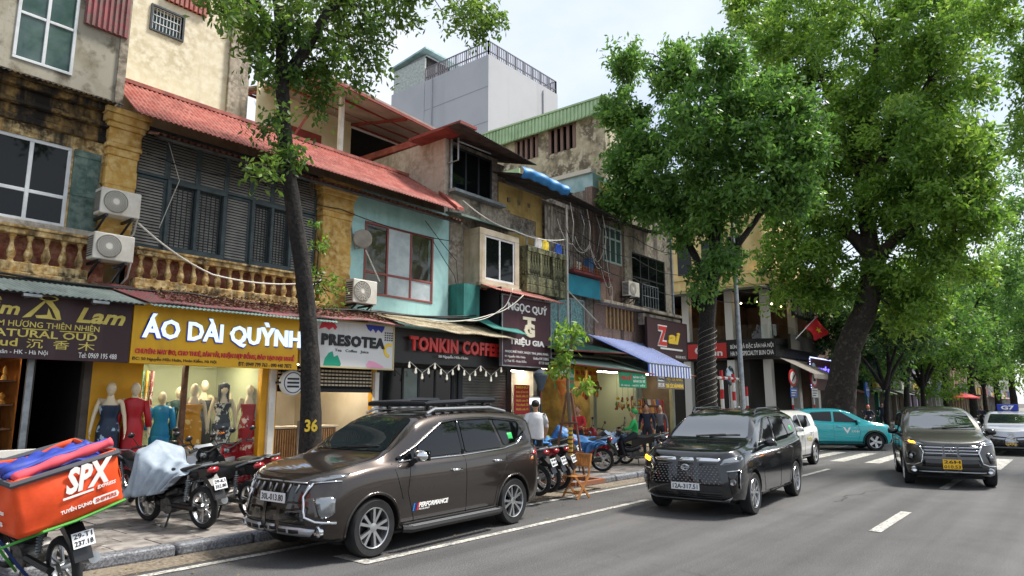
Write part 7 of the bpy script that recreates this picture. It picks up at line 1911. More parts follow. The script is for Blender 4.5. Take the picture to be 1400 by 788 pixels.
drape('sky blue raincoat hung over motorbike behind the sapling stakes', b4, M('sky_blue_raincoat', '#3d86c4', .55, c2='#2f6fa8', scale=5), seed=11, low=.5, x0=-.3)
# ================================================================== folding chair
ch = thing('folding_chair', 'small slatted wooden folding chair standing in the parking lane', 'chair', (11.12, 7.62, 0), R(172))
cw = M('chair_wood', '#b98047', .5, c2='#9c6635', scale=9, coat=.2)
for sg in (-1, 1):
    MB().bar((.17, sg * .19, .004), (-.15, sg * .19, .40), .022, .04).build('leg', cw, ch); MB().bar((-.21, sg * .165, .004), (.19, sg * .165, .41), .022, .04).build('leg', cw, ch)
    MB().bar((-.15, sg * .19, .40), (-.25, sg * .19, .82), .022, .035).build('back_post', cw, ch)
for k in range(7): MB().box(-.17 + k * .056, -.125 + k * .056, -.18, .18, .405, .42).build('seat_slat', cw, ch, bevel=.003)
for k in range(8):
    y_ = -.155 + k * .044; MB().bar((-.205, y_, .60), (-.25, y_, .79), .034, .012).build('back_slat', cw, ch)
for z_, x_ in ((.80, -.253), (.59, -.203)): MB().bar((x_, -.2, z_), (x_, .2, z_), .025, .035).build('back_rail', cw, ch)
MB().bar((.1, -.19, .1), (.1, .19, .1), .02, .025).build('stretcher', cw, ch)
MB().bar((-.14, -.17, .1), (-.14, .17, .1), .02, .025).build('stretcher', cw, ch)
# ================================================================== staked sapling
sx, sy = ground(780, 660, .13)
sap = make_tree('slim staked sapling with three leafy tufts on the pavement', [(sx, sy, .13), (sx + .03, sy, 1.2), (sx - .02, sy + .02, 2.2), (sx + .1, sy, 3.0), (sx + .12, sy, 3.5)], [.05, .045, .035, .025, .012],
    [([(sx, sy, 1.95), (sx + .2, sy - .05, 2.1), (sx + .38, sy - .1, 2.05)], .015, .008)],
    [((sx + .14, sy, 3.35), (.26, .26, .2), 8), ((sx - .02, sy, 2.6), (.24, .24, .22), 7), ((sx + .42, sy - .1, 2.15), (.12, .12, .1), 3), ((sx - .2, sy, 3.0), (.08, .08, .08), 2)],
    leaf_c, M('sapling_bark', '#6b5f50', .8), leaf=.15, per=26, crad=.2, droop=.6, name='sapling', base=(sx, sy, .13), bright=.1)
wrapm = M('yellow_black_wrap', '#c9a22c', .6)
hw = MB()
for k in range(9): hw.lathe([(.056, k * .09), (.056, k * .09 + .05)], 10, (sx + .01, sy, .5))
hw.build('trunk_wrap', wrapm, sap, world=True)['kind'] = 'stuff'
stake = M('stake_wood', '#6b4432', .75, c2='#51342a', scale=6)
for a in (.4, 2.5, 4.6): MB().tube([(sx + .42 * math.cos(a), sy + .42 * math.sin(a), .1), (sx + .05 * math.cos(a), sy + .05 * math.sin(a), 2.0)], .026, 7).build('stake', stake, sap, world=True)
for z_ in (.75, 1.35):
    rr_ = .42 - .37 * (z_ - .1) / 1.9
    for a, b in ((.4, 2.5), (2.5, 4.6), (4.6, 6.68)): MB().tube([(sx + rr_ * 1.25 * math.cos(a), sy + rr_ * 1.25 * math.sin(a), z_), (sx + rr_ * 1.25 * math.cos(b), sy + rr_ * 1.25 * math.sin(b), z_ + .02)], .02, 6).build('stake_rail', stake, sap, world=True)
pitm = MB()
for a, b in (((-.5, -.5), (.5, -.5)), ((.5, -.5), (.5, .5)), ((.5, .5), (-.5, .5)), ((-.5, .5), (-.5, -.5))): pitm.bar((sx + a[0], sy + a[1], .17), (sx + b[0], sy + b[1], .17), .1, .08)
pitm.build('pit_edge', M('brick_edge', '#8a5a42', .8), sap, world=True)
# ================================================================== people and mannequins
skin_m = M('skin', '#b58a6c', .55); hair_m = M('dark_hair', '#17120f', .6)
def body_mesh(J, bones, rad, name, mats, pick):
    """J joint dict, bones list of pairs, rad dict -> one continuous skinned surface"""
    keys = list(J); idx = {k: i for i, k in enumerate(keys)}
    me = bpy.data.meshes.new(name); me.from_pydata([J[k] for k in keys], [(idx[a], idx[b]) for a, b in bones], [])
    ob = bpy.data.objects.new(name, me); COL.objects.link(ob)
    md = ob.modifiers.new('s', 'SKIN'); md.use_smooth_shade = True; md.branch_smoothing = .4
    for k in keys:
        sv = me.skin_vertices[0].data[idx[k]]; r = rad[k]; sv.radius = r if isinstance(r, tuple) else (r, r); sv.use_root = (k == 'pelvis')
    ss = ob.modifiers.new('u', 'SUBSURF'); ss.levels = 2; ss.render_levels = 2
    dg = bpy.context.evaluated_depsgraph_get(); dg.update()
    nm = bpy.data.meshes.new_from_object(ob.evaluated_get(dg)); bpy.data.objects.remove(ob)
    hx, hy, hz = J['head']; hk = hz / 1.52 if hz > 1.45 else 1.0
    bm = bmesh.new(); bm.from_mesh(nm)
    hb = MB().ball((0, 0, 0), 1, 14)
    for i, v in enumerate(hb.v):        # skull: egg wider behind, chin forward and narrow
        x_, y_, z_ = v; w_ = 1 - .28 * max(0, -z_); hb.v[i] = (hx + hk * (.098 * x_ * (1 - .12 * max(0, -z_)) + .012 * max(0, -z_) + .005), hk * .078 * y_ * w_, hz + hk * (.035 + .122 * z_))
    bv = [bm.verts.new(v) for v in hb.v]
    for f in hb.f:
        try: bm.faces.new([bv[i] for i in f])
        except ValueError: pass
    bmesh.ops.remove_doubles(bm, verts=bv, dist=1e-4); bmesh.ops.recalc_face_normals(bm, faces=bm.faces)
    bm.to_mesh(nm); bm.free()
    nm.materials.clear()
    for m in mats: nm.materials.append(m)
    seg = [(np.array(J[a]), np.array(J[b]), a, b) for a, b in bones]
    n = len(nm.polygons); C = np.empty(n * 3); nm.polygons.foreach_get('center', C); C = C.reshape(-1, 3)
    bd = np.full(n, 9e9); bi = np.zeros(n, int); bt = np.zeros(n)
    for i, (a, b, ka, kb) in enumerate(seg):
        ab = b - a; t = np.clip((C - a) @ ab / max(1e-9, ab @ ab), 0, 1); d = np.linalg.norm(C - a - t[:, None] * ab, axis=1)
        q = d < bd; bd[q] = d[q]; bi[q] = i; bt[q] = t[q]
    nm.polygons.foreach_set('material_index', [pick(seg[i][2], seg[i][3], t) for i, t in zip(bi, bt)])
    nm.polygons.foreach_set('use_smooth', [True] * n)
    return nm
BONES = [('pelvis', 'waist'), ('waist', 'chest'), ('chest', 'neck'), ('neck', 'head')]
for s in 'lr': BONES += [('chest', 'sh' + s), ('sh' + s, 'el' + s), ('el' + s, 'wr' + s), ('wr' + s, 'ha' + s), ('pelvis', 'hip' + s), ('hip' + s, 'kn' + s), ('kn' + s, 'an' + s), ('an' + s, 'to' + s)]
RAD = dict(pelvis=(.15, .11), waist=(.135, .095), chest=(.16, .105), neck=.052, head=.05)
for s in 'lr': RAD.update({'sh' + s: .065, 'el' + s: .043, 'wr' + s: .03, 'ha' + s: (.036, .018), 'hip' + s: .095, 'kn' + s: .062, 'an' + s: .042, 'to' + s: .035})
def pose(kind='stand', H=1.68):
    k = H / 1.68; J = dict(pelvis=(0, 0, .93), waist=(0, 0, 1.06), chest=(0, 0, 1.27), neck=(.01, 0, 1.42), head=(.025, 0, 1.52))
    for s, g in (('l', 1), ('r', -1)):
        J.update({'sh' + s: (0, g * .165, 1.36), 'el' + s: (-.03, g * .24, 1.1), 'wr' + s: (.05, g * .25, .87), 'ha' + s: (.08, g * .25, .78), 'hip' + s: (0, g * .09, .88), 'kn' + s: (.02, g * .1, .48), 'an' + s: (-.02, g * .1, .08), 'to' + s: (.14, g * .11, .035)})
    if kind == 'walk':
        J.update(knl=(.17, .1, .50), anl=(.16, .1, .09), tol=(.31, .11, .06), knr=(-.02, -.1, .48), anr=(-.26, -.1, .14), tor=(-.14, -.11, .05), elr=(.04, -.25, 1.1), wrr=(.17, -.22, .9), har=(.22, -.21, .83), ell=(-.12, .26, 1.1), wrl=(-.08, .3, .86), hal=(-.06, .31, .77))
    if kind == 'sit':
        for j in ('pelvis', 'waist', 'chest', 'neck', 'head'): J[j] = (J[j][0], J[j][1], J[j][2] - .12)
        for s, g in (('l', 1), ('r', -1)):
            J.update({'sh' + s: (.02, g * .165, 1.24), 'el' + s: (.14, g * .24, 1.02), 'wr' + s: (.36, g * .2, .98), 'ha' + s: (.45, g * .18, .98), 'hip' + s: (.03, g * .1, .80), 'kn' + s: (.38, g * .16, .66), 'an' + s: (.3, g * .17, .27), 'to' + s: (.46, g * .17, .23)})
    if kind == 'mannequin':
        for s, g in (('l', 1), ('r', -1)): J.update({'el' + s: (0, g * .23, 1.1), 'wr' + s: (.03, g * .26, .86), 'ha' + s: (.05, g * .26, .77), 'an' + s: (0, g * .06, .08), 'kn' + s: (.01, g * .07, .48), 'to' + s: (.12, g * .07, .035)})
    return {a: tuple(v * k for v in b) for a, b in J.items()}
def head_detail(t, J, hair, hat=None, face=skin_m, bald=False):
    hx, hy, hz = J['head']; hz += .03; s = 1.0
    nose = MB().ball((hx + .105 * s, 0, hz + .0 * s), .016, 5, (1, .8, 1.4)); nose.build('nose', face, t, smooth='all')
    for g in (-1, 1):
        MB().ball((hx - .005, g * .078 * s, hz + .0 * s), .022, 5, (.7, .4, 1.2)).build('ear', face, t, smooth='all')
        MB().ball((hx + .090 * s, g * .032 * s, hz + .02 * s), .011, 5, (.5, 1.2, .7)).build('eye', hair_m, t, smooth='all')
    MB().ball((hx + .100 * s, 0, hz - .055 * s), .015, 5, (.4, 1.5, .4)).build('mouth', M('lips', '#7d3f3c', .6) if 'lips' not in MATS else MATS['lips'], t, smooth='all')
    if not bald:
        hb = MB().ball((hx - .018 * s, 0, hz + .045 * s), .1 * s, 10, (1.04, .9, .92)); hb.build('hair' if not hat else 'helmet', hair, t, smooth='all')
def fingers(t, J, mat):
    for s, g in (('l', 1), ('r', -1)):
        w = Vector(J['wr' + s]); h = Vector(J['ha' + s]); d = (h - w).normalized(); f = MB()
        sd = Vector((1, 0, 0)); sd = (sd - d * sd.dot(d)).normalized()
        for k, ln in enumerate((.062, .075, .07, .055)):
            b = h + sd * (.022 - k * .0145); f.tube([b, b + d * ln * .55, b + d * ln * .9 + Vector((.012, -g * .012, 0))], [.009, .0085, .006], 6)
        b = w.lerp(h, .5) + sd * .025; f.tube([b, b + sd * .025 + d * .02, b + sd * .03 + d * .05], [.01, .009, .007], 6)
        f.build('fingers', mat, t, smooth='all')
def person(label, x, y, ang, kind, shirt, trousers, H=1.68, z=.13, sleeve=.35, hair=None, helmet=None, group=None, full=True):
    t = thing('person', label, 'person', (x, y, z), R(ang), group)
    J = pose(kind, H)
    def pick(a, b, tt):
        if a in ('neck', 'head'): return 0
        if a[:2] == 'ch' and b == 'neck': return 0 if tt > .75 else 1
        if a[:2] == 'sh': return 1
        if a[:2] == 'el': return 1 if sleeve >= 1 else (0 if sleeve < .5 else 1)
        if a[:2] == 'wr': return 0
        if a[:2] == 'an': return 3
        if a == 'pelvis' and b == 'waist': return 1 if tt > .2 else 2
        if a in ('waist', 'chest'): return 1
        return 2
    me = body_mesh(J, BONES, RAD, 'body', [skin_m, shirt, trousers, bike_black], pick)
    link('body', me, t)
    head_detail(t, J, helmet or hair or hair_m, helmet)
    if full: fingers(t, J, skin_m)
    if kind == 'walk':   # loose t-shirt hanging over the body
        k = H / 1.68
        prof = [(1.41, .075, .07), (1.375, .15, .09), (1.28, .185, .12), (1.12, .178, .125), (.98, .178, .125), (.84, .185, .13)]
        def sh(u, v):
            i = v * (len(prof) - 1); j = min(len(prof) - 2, int(i)); f_ = i - j; zz, a, b = [prof[j][q] * (1 - f_) + prof[j + 1][q] * f_ for q in range(3)]
            th = 2 * math.pi * u; fo = 1 + .05 * math.sin(th * 5 + v * 7) * v
            return (b * math.cos(th) * fo * k, a * math.sin(th) * fo * k, (zz + .012 * math.sin(th * 3) * v) * k)
        MB().grid(sh, 36, 20, closeu=True).build('t_shirt', shirt, t, smooth='all', sol=.006)
        for s in 'lr':
            a = Vector(J['sh' + s]); b = Vector(J['el' + s]); MB().tube([a + (a - b) * .0 + Vector((0, 0, .0)), a.lerp(b, .25), a.lerp(b, .7)], [.05, .062, .066], 12, cap=False).build('sleeve', shirt, t, smooth='all', sol=.005)
    return t
tee = M('white_tee', '#d4d5d6', .85, c2='#c6c7c9', scale=5); dark_tr = M('dark_trousers', '#22242a', .85); jean = M('denim', '#2f3c55', .85)
red_j = M('red_jacket', '#b8222a', .7); green_j = M('green_jacket', '#1f9a4c', .7); navy_j = M('navy_jacket', '#1d2536', .8); grey_j = M('grey_top', '#5b5b60', .8)
wm = person('man in white t-shirt and dark trousers walking away along the pavement', 12.25, 9.45, 40, 'walk', tee, dark_tr, 1.72)
pb = thing('plastic_bag', 'small blue plastic bag carried by the walking man', 'bag', (12.45, 9.2, .75)); MB().lathe([(.001, -.16), (.08, -.15), (.11, -.05), (.07, .08), (.015, .16)], 12).build('bag', M('blue_bag_film', '#3a6fb5', .3), pb, smooth='all')
MB().tube([(0, 0, .15), (.01, .0, .22)], .008, 5).build('bag_handle', MATS['blue_bag_film'], pb)
x, y = ground(826, 640, .13); person('person in red jacket, cap and mask sitting on a motorbike by the sapling', x + 1.2, y + 1.6, 200, 'sit', red_j, dark_tr, sleeve=1, helmet=M('brown_cap', '#6b3f30', .8), full=True)
x, y = at(884, 560, 10.5)[0], 10.5; person('woman with black hair in dark jacket standing near the snack rack', x, y, 200, 'stand', navy_j, dark_tr, 1.6, sleeve=1)
x = at(902, 565, 10.9)[0]; person('woman in grey top beside the nut shop doorway', x, 10.9, 210, 'stand', grey_j, dark_tr, 1.56, sleeve=1)
x = at(868, 590, 9.4)[0]; person('delivery rider in bright green jacket behind the black car', x, 9.4, 120, 'sit', green_j, dark_tr, 1.6, sleeve=1, helmet=M('green_helmet', '#1d8a44', .3))
motorbike('motorbike of the green jacketed rider behind the black car', at(868, 590, 9.4)[0] + .1, 9.45, 120, bike_black)
for px, Yp, lab, top, hel in ((1010, 9.6, 'rider in teal helmet waiting behind the black car', grey_j, '#2c6f7a'), (1128, 11.2, 'person in dark top beneath the lit maroon sign', navy_j, None), (1142, 11.6, 'person in brown top beneath the lit maroon sign', M('brown_top', '#7a5240', .8), None), (1187, 8.6, 'rider in red helmet beyond the turquoise taxi', navy_j, '#c22d2d'), (1206, 9.8, 'man in black shirt standing by the planter of the great tree', navy_j, None), (1342, 5.5, 'rider in dark jacket coming down the far lane', navy_j, '#2b2b2f')):
    x = at(px, 560, Yp)[0]
    person(lab, x, Yp, 200, 'sit' if hel else 'stand', top, dark_tr, 1.64, z=.13 if Yp > 8.5 else 0, sleeve=1, helmet=M('helmet_' + hel[1:], hel, .3) if hel else None, full=False)
    if hel: motorbike('motorbike ridden by the ' + lab[:lab.index('helmet') + 6 if 'helmet' in lab else 24], x + .02, Yp, 200, bike_black, lean=0, z=.13 if Yp > 8.5 else 0, group='motorbikes with riders')
# --- mannequins
plaster = M('mannequin_cream', '#d5c3a2', .4)
def gown_mat(name, c, c2=None, sc=9, lo=.6, hi=.62): return M(name, c, .45, c2=c2, scale=sc, lo=lo, hi=hi) if c2 else M(name, c, .45)
def mannequin(label, x, y, z, ang, mat, neck='strapless', sleeves=False, H=1.66, trail=0., hair=False, short=False, seed=0):
    t = thing('mannequin', label, 'mannequin', (x, y, z), R(ang), 'dress shop mannequins')
    J = pose('mannequin', H); k = H / 1.68
    rad = dict(RAD); rad.update(pelvis=(.14, .1), waist=(.105, .08), chest=(.135, .095))
    for s in 'lr': rad.update({'sh' + s: .05, 'el' + s: .035, 'wr' + s: .025})
    link('body', body_mesh(J, BONES, rad, 'body', [plaster], lambda a, b, tt: 0), t)
    fingers(t, J, plaster)
    MB().lathe([(.001, 0), (.17, 0), (.17, .012), (.001, .014)], 20).build('stand', steel, t)
    nb = MB().ball((J['head'][0] + .105, 0, J['head'][2] + .03), .014, 5, (1, .8, 1.4)); nb.build('nose', plaster, t, smooth='all')
    if hair:
        def hf(u, v):
            a = R(55 + 250 * u); r = .105 * (1 - .25 * v * .3); return (J['head'][0] + r * math.cos(a) - .01, r * math.sin(a) * .95, J['head'][2] + .13 - .42 * v)
        MB().grid(hf, 18, 8).ball((J['head'][0] - .01, 0, J['head'][2] + .08), .105, 8, (1, .9, .85)).build('wig', hair_m, t, smooth='all', sol=.02)
    top = 1.28 if neck == 'strapless' else 1.41
    prof = [(top, .155 if neck == 'strapless' else .09, .115 if neck == 'strapless' else .085), (1.27, .165, .125), (1.18, .15, .118), (1.06, .125, .1), (.95, .16, .125), (.86, .175, .135), (.6, .175, .14), (.3, .185, .15), (.04 if not short else .78, .2 + trail, .17)]
    if neck != 'strapless': prof.insert(1, (1.37, .17, .1))
    def g(u, v):
        i = v * (len(prof) - 1); j = min(len(prof) - 2, int(i)); f_ = i - j; zz, a, b = [prof[j][q] * (1 - f_) + prof[j + 1][q] * f_ for q in range(3)]
        th = 2 * math.pi * u; fo = 1 + .09 * max(0, v - .5) * math.sin(th * 7 + seed) + .03 * max(0, v - .45) * math.sin(th * 13 + seed * 2 + v * 6)
        return (b * math.cos(th) * fo * k, a * math.sin(th) * fo * k, zz * k)
    MB().grid(g, 48, 30, closeu=True).build('dress', mat, t, smooth='all', sol=.004)
    if sleeves:
        for s in 'lr': MB().tube([J['sh' + s], J['el' + s], Vector(J['el' + s]).lerp(Vector(J['wr' + s]), .85)], [.066, .052, .045], 10, cap=False).build('sleeve', mat, t, smooth='all', sol=.004)
    return t
navy_f = gown_mat('navy_floral', '#13263c', '#9fb6c6', 4, .53, .56); red_s = gown_mat('crimson_satin', '#a3121c'); sky_s = gown_mat('sky_blue_cloth', '#1f8fc8'); gold_f = gown_mat('gold_floral', '#c98a24', '#e6c98a', 6, .56, .59)
navy_w = gown_mat('navy_white_floral', '#12202f', '#cfcfc6', 5, .50, .53); green_v = gown_mat('green_velvet', '#1d4038'); grey_s = gown_mat('charcoal_satin', '#3a4046'); red_f = gown_mat('red_floral', '#a3141f', '#e0c9b8', 6, .55, .58); green_f = gown_mat('dark_green_floral', '#1b3a30', '#7fae8c', 7, .54, .57)
FL = .5
for px, Ym, lab, mt, kw in (
    (150, 12.82, 'mannequin in strapless navy gown with pale flower print by yellow wall', navy_f, dict(trail=.02)),
    (183, 12.8, 'mannequin in plain crimson long sleeved gown outside the window', red_s, dict(neck='v', sleeves=True, seed=2)),
    (221, 13.5, 'half height mannequin in sky blue v-neck top behind glass', sky_s, dict(neck='v', sleeves=True, H=1.5, short=True)),
    (244, 13.9, 'mannequin in dark green velvet gown set back in the window', green_v, dict(neck='v', sleeves=True, H=1.62)),
    (264, 13.35, 'mannequin in golden strapless gown with pale flowers', gold_f, dict(H=1.68, seed=4)),
    (277, 14.2, 'mannequin in charcoal strapless gown at the back of the shop', grey_s, dict(H=1.78)),
    (304, 13.35, 'long haired mannequin in navy gown with white blossom print', navy_w, dict(H=1.7, hair=True, seed=1)),
    (326, 14.2, 'mannequin in dark green patterned gown at the back of the shop', green_f, dict(H=1.82)),
    (340, 13.3, 'mannequin in strapless red gown with pale flower print', red_f, dict(H=1.68, seed=6, trail=.05))):
    mannequin(lab, at(px, 560, Ym)[0], Ym, FL - .02, 250 + random.uniform(-8, 8), mt, **kw)
# ================================================================== street furniture
post_red = M('post_red', '#c2262b', .5); post_white = M('post_white', '#dcdcd8', .5); sign_blue = M('sign_blue', '#2058b0', .4)
lp = thing('street_lamp', 'tall tapering galvanised street lamp post at the corner', 'lamp post', (24.0, 9.25, .1))
MB().tube([(0, 0, 0), (0, 0, .5), (-.05, 0, 4.0), (-.1, 0, 8.0), (-.15, -.1, 9.0), (-.1, -1.2, 9.6)], [.13, .10, .085, .065, .05, .04], 12).build('pole', steel, lp, smooth=True)
MB().box(-.22, .02, -1.7, -1.1, 9.55, 9.68).build('lamp_head', steel, lp, bevel=.03); MB().lathe([(.2, 0), (.2, .05), (.12, .06)], 14, (0, 0, 0)).build('base_flange', steel, lp)
def banded(t, x, y, h, r=.045, n=None, x1=None, y1=None, z0=.05):
    n = n or max(3, int(h / .35))
    for k in range(n):
        MB().lathe([(r, z0 + h * k / n), (r, z0 + h * (k + 1) / n)] if False else [(.001, z0 + h * k / n), (r, z0 + h * k / n), (r, z0 + h * (k + 1) / n), (.001, z0 + h * (k + 1) / n)], 10, (x, y, 0)).build('band', post_red if k % 2 else post_white, t, smooth=40)
g1 = thing('height_barrier', 'red and white banded height barrier at the side street mouth', 'barrier', (27.3, 11, 0))
banded(g1, -.9, 0, 3.0, .07); banded(g1, .3, 0, 2.9, .07)
for k in range(8): MB().tube([(-1.2 + k * .28, 0, 2.75), (-1.2 + (k + 1) * .28, 0, 2.75)], .06, 8).build('beam_band', post_red if k % 2 else post_white, g1)
for x, y, h, lab in ((29.0, 11.0, 2.4, 'red and white banded post beside the lamp pole'), (31.6, 12.2, 2.2, 'red and white banded post further into the side street')):
    p_ = thing('bollard_post', lab, 'post', (x, y, 0)); banded(p_, 0, 0, h, .06)
mr_ = thing('traffic_mirror', 'round convex traffic mirror on a post at the junction', 'mirror', (28.2, 11.4, 0))
MB().tube([(0, 0, 0), (0, 0, 3.2)], .04, 8).build('post', steel, mr_)
MB().lathe([(.001, -.1), (.2, -.085), (.38, -.03), (.42, 0), (.4, .04), (.001, .06)], 24, (0, -.05, 2.9), 'y').build('mirror_disc', M('mirror_glass', '#8f9aa2', .06, .9), mr_, smooth='all')
def traffic_sign(x, y, lab, mark, plate):
    t = thing('traffic_sign', lab, 'sign', (x, y, .1), R(-8)); banded(t, 0, 0, 3.1, .05, z0=0)
    MB().lathe([(.001, -.02), (.45, -.02), (.45, .02), (.001, .02)], 28, (0, -.08, 3.0), 'y').build('disc_rim', post_red, t)
    MB().lathe([(.001, -.004), (.33, -.004)], 28, (0, -.105, 3.0), 'y').build('disc_face', post_white, t)
    if mark == 'bar': MB().bar((-.2, -.115, 2.82), (.2, -.115, 3.18), .09, .012).build('mark', letter_black, t)
    else: MB().box(-.1, .1, -.118, -.112, 2.92, 3.1).box(-.14, .14, -.118, -.112, 2.86, 2.92).build('mark', letter_black, t)
    MB().box(-.38, .38, -.1, -.07, 1.95, 2.45).build('plate', plate, t, bevel=.01)
    for k in range(3): MB().box(-.3, .3 - .1 * k, -.106, -.101, 2.3 - k * .13, 2.35 - k * .13).build('print_line', letter_white if plate is sign_blue else letter_black, t)
traffic_sign(38.2, 12.0, 'red ringed round sign above a blue plate on banded post', 'bar', sign_blue)
traffic_sign(40.6, 11.6, 'red ringed round sign above a white plate on banded post', 'truck', post_white)
um = thing('parasol', 'red street vendor parasol on the far pavement', 'parasol', (at(1318, 545, 8.9)[0], 8.9, .1)); MB().lathe([(.001, 2.6), (.6, 2.45), (1.3, 2.15), (1.32, 2.05)], 12).build('canopy', post_red, um, sol=.01); MB().tube([(0, 0, 0), (0, 0, 2.6)], .03, 6).build('pole', steel, um)
bb_ = thing('blade_sign', 'blue oval shop sign on the pavement beyond the leaning tree', 'sign', (50, 10.9, 2.6)); MB().lathe([(.001, -.04), (.5, -.04), (.5, .04), (.001, .04)], 20, (0, 0, 0), 'y').build('board', sign_blue, bb_); lettering('NHÀ NGHỈ', -.38, .38, -.08, .1, -.041, letter_white, bb_, world=False); MB().tube([(0, 0, -2.5), (0, 0, -.4)], .04, 6).build('post', steel, bb_)
# ================================================================== cables along and off the fronts
def cable(name, label, pts, r=.012, mat=wire_mat, sag=.15, group='cables along the house fronts'):
    t = thing(name, label, 'cable', pts[0], 0, group); out = []
    for a, b in zip(pts, pts[1:]):
        a, b = Vector(a), Vector(b)
        for k in range(10):
            f = k / 10; out.append(a.lerp(b, f) - Vector((0, 0, sag * 4 * f * (1 - f))))
    out.append(Vector(pts[-1]))
    MB().tube(out, r, 5).build('wire', mat, t, smooth='all', world=True)
cable('cable', 'pale hose looping from the lower air conditioner across the balustrade', [(4.75, 12.45, 4.9), (6.2, 12.55, 4.2), (8.2, 12.55, 4.3), (8.75, 12.7, 4.5)], .018, wire_pale, .08)
cable('cable', 'black cable sagging under the red roof eave', [(4.9, 12.75, 6.3), (7.0, 12.7, 6.35), (9.2, 12.75, 6.2), (12.8, 12.7, 6.1)], .012, sag=.1)
cable('cable', 'thick black cable bundle below the balustrade ledge', [(2.0, 12.5, 3.72), (4.7, 12.5, 3.74), (7.5, 12.52, 3.72), (10.2, 12.5, 3.9), (13.2, 12.4, 4.0)], .03, sag=.05)
cable('cable', 'second black cable twisting below the balustrade ledge', [(2.0, 12.47, 3.8), (5.7, 12.47, 3.78), (9.5, 12.45, 3.86), (13.4, 12.35, 4.1)], .02, sag=.08)
cable('cable', 'pale rope swung from the teal bay to the red awning', [(11.2, 11.9, 3.75), (13.5, 11.9, 4.1), (14.7, 11.75, 4.75)], .014, wire_pale, .1)
cable('cable', 'second pale rope hanging beside the maroon jeweller sign', [(12.5, 11.9, 3.85), (13.9, 11.85, 4.3), (14.3, 11.8, 4.9)], .012, wire_pale, .12)
cable('cable', 'grey cable strung from the concrete house to the balcony', [(12.9, 12.4, 7.2), (15.0, 12.3, 6.75), (17.5, 12.3, 6.95)], .018, wire_pale, .12)
cable('cable', 'black cable crossing the teal bay corner', [(12.2, 12.8, 6.0), (12.95, 12.75, 5.2), (13.2, 12.6, 4.2)], .01, sag=.02)
cable('cable', 'black cable dropping past the teal bay window edge', [(11.9, 12.8, 6.5), (13.0, 12.72, 5.6), (13.05, 12.6, 4.3)], .01, sag=.02)
for k in range(5):
    cable('cable', ('tangled thin cable looping on the caged front %s' % ('beside the drain pipe', 'above the planks', 'below the flower box', 'across the cage bars', 'beside the cage corner')[k]), [(17.2 + k * .5, 12.35, 7.6 - k * .2), (18.0 + k * .5, 12.3, 6.9 + .1 * k), (19.0 + k * .35, 12.3, 7.0 - .3 * k), (20.5, 12.4, 6.3 - .2 * k)], .01, wire_mat if k % 2 else wire_pale, .25 + .05 * k)
for k in range(3):
    cable('cable', ('long overhead cable spanning past the brick house %s' % ('under the canopy', 'above the barred window', 'at ledge height')[k]), [(17.9, 12.1, 8.0 - k * .7), (22.0, 12.3, 7.9 - k * .8), (26.4, 12.4, 8.0 - k * .9), (38.6, 12.6, 8.0 - k * .3)], .014, sag=.2)
cable('cable', 'pale cable hanging down the louvred front', [(5.35, 12.95, 6.7), (5.6, 12.93, 6.0), (5.3, 12.92, 5.0)], .008, wire_pale, 0)
# bulbs strung under the coffee sign
bs = thing('bulb_string', 'zigzag string of white bulbs under the black coffee sign', 'string lights', (12.4, 12.2, 2.7))
bpts = [(10.95 + k * .42, 12.22, 2.76 - (.26 if k % 2 else 0)) for k in range(9)]
MB().tube([Vector(p) for p in bpts], .008, 5).build('string', wire_pale, bs, world=True)
bulb_m = M('bulb_glass', '#f2efe6', .2, emit='#fff3d8', estr=.12)
bme = MB().lathe([(.001, -.13), (.022, -.12), (.032, -.09), (.022, -.05), (.018, -.03), (.018, .01), (.001, .012)], 10).mesh('bulb', bulb_m, smooth='all')
for p in bpts: inst('bulb', bme, bs, (p[0], p[1], p[2] - .03)); 
for p, q in zip(bpts, bpts[1:]): inst('bulb', bme, bs, ((p[0] + q[0]) / 2, p[1], min(p[2], q[2]) - .05 if False else (p[2] + q[2]) / 2 - .03))
# ================================================================== shop goods
# tea shop: slatted counter, stool, kettle tray
ct = thing('counter', 'pale slatted wooden counter inside the tea shop', 'counter', (9.0, 13.6, .3))
MB().box(-.95, .95, .02, .5, 0, .92).build('carcass', wood, ct); MB().box(-1.0, 1.0, -.05, .55, .92, .97).build('worktop', cream_room, ct, bevel=.01)
for k in range(32): MB().box(-.94 + k * .059, -.905 + k * .059, -.015, .02, .02, .9).build('slat', wood_pale, ct)
pn = thing('plank_panel', 'grey weathered board leaning against the tea shop counter', 'board', (8.55, 12.7, .14)); MB().add([(-.2, 0, 0), (.25, 0, 0), (.55, .5, 1.25), (.1, .5, 1.25), (-.2, .03, 0), (.25, .03, 0), (.55, .53, 1.25), (.1, .53, 1.25)], [(0, 1, 2, 3), (7, 6, 5, 4), (0, 4, 5, 1), (1, 5, 6, 2), (2, 6, 7, 3), (3, 7, 4, 0)]).build('board', M('weathered_board', '#7d7468', .85, c2='#665d52', scale=3, streak='#4c453c'), pn)
tr_ = thing('timber_trestle', 'short brown timber trestle beside the numbered tree', 'trestle', (7.3, 10.35, .13)); 
for a, b in (((-.2, 0, 0), (.25, 0, .62)), ((.35, 0, 0), (-.1, 0, .62)), ((-.2, .3, 0), (.25, .3, .62)), ((.35, .3, 0), (-.1, .3, .62))): MB().bar(a, b, .03, .06).build('leg', M('trestle_wood', '#8a6442', .7, c2='#6f4e33', scale=5) if 'trestle_wood' not in MATS else MATS['trestle_wood'], tr_)
MB().bar((-.1, -.1, .63), (-.1, .4, .63), .06, .04).build('rail', MATS['trestle_wood'], tr_); MB().bar((.25, -.1, .63), (.25, .4, .63), .06, .04).build('rail', MATS['trestle_wood'], tr_)
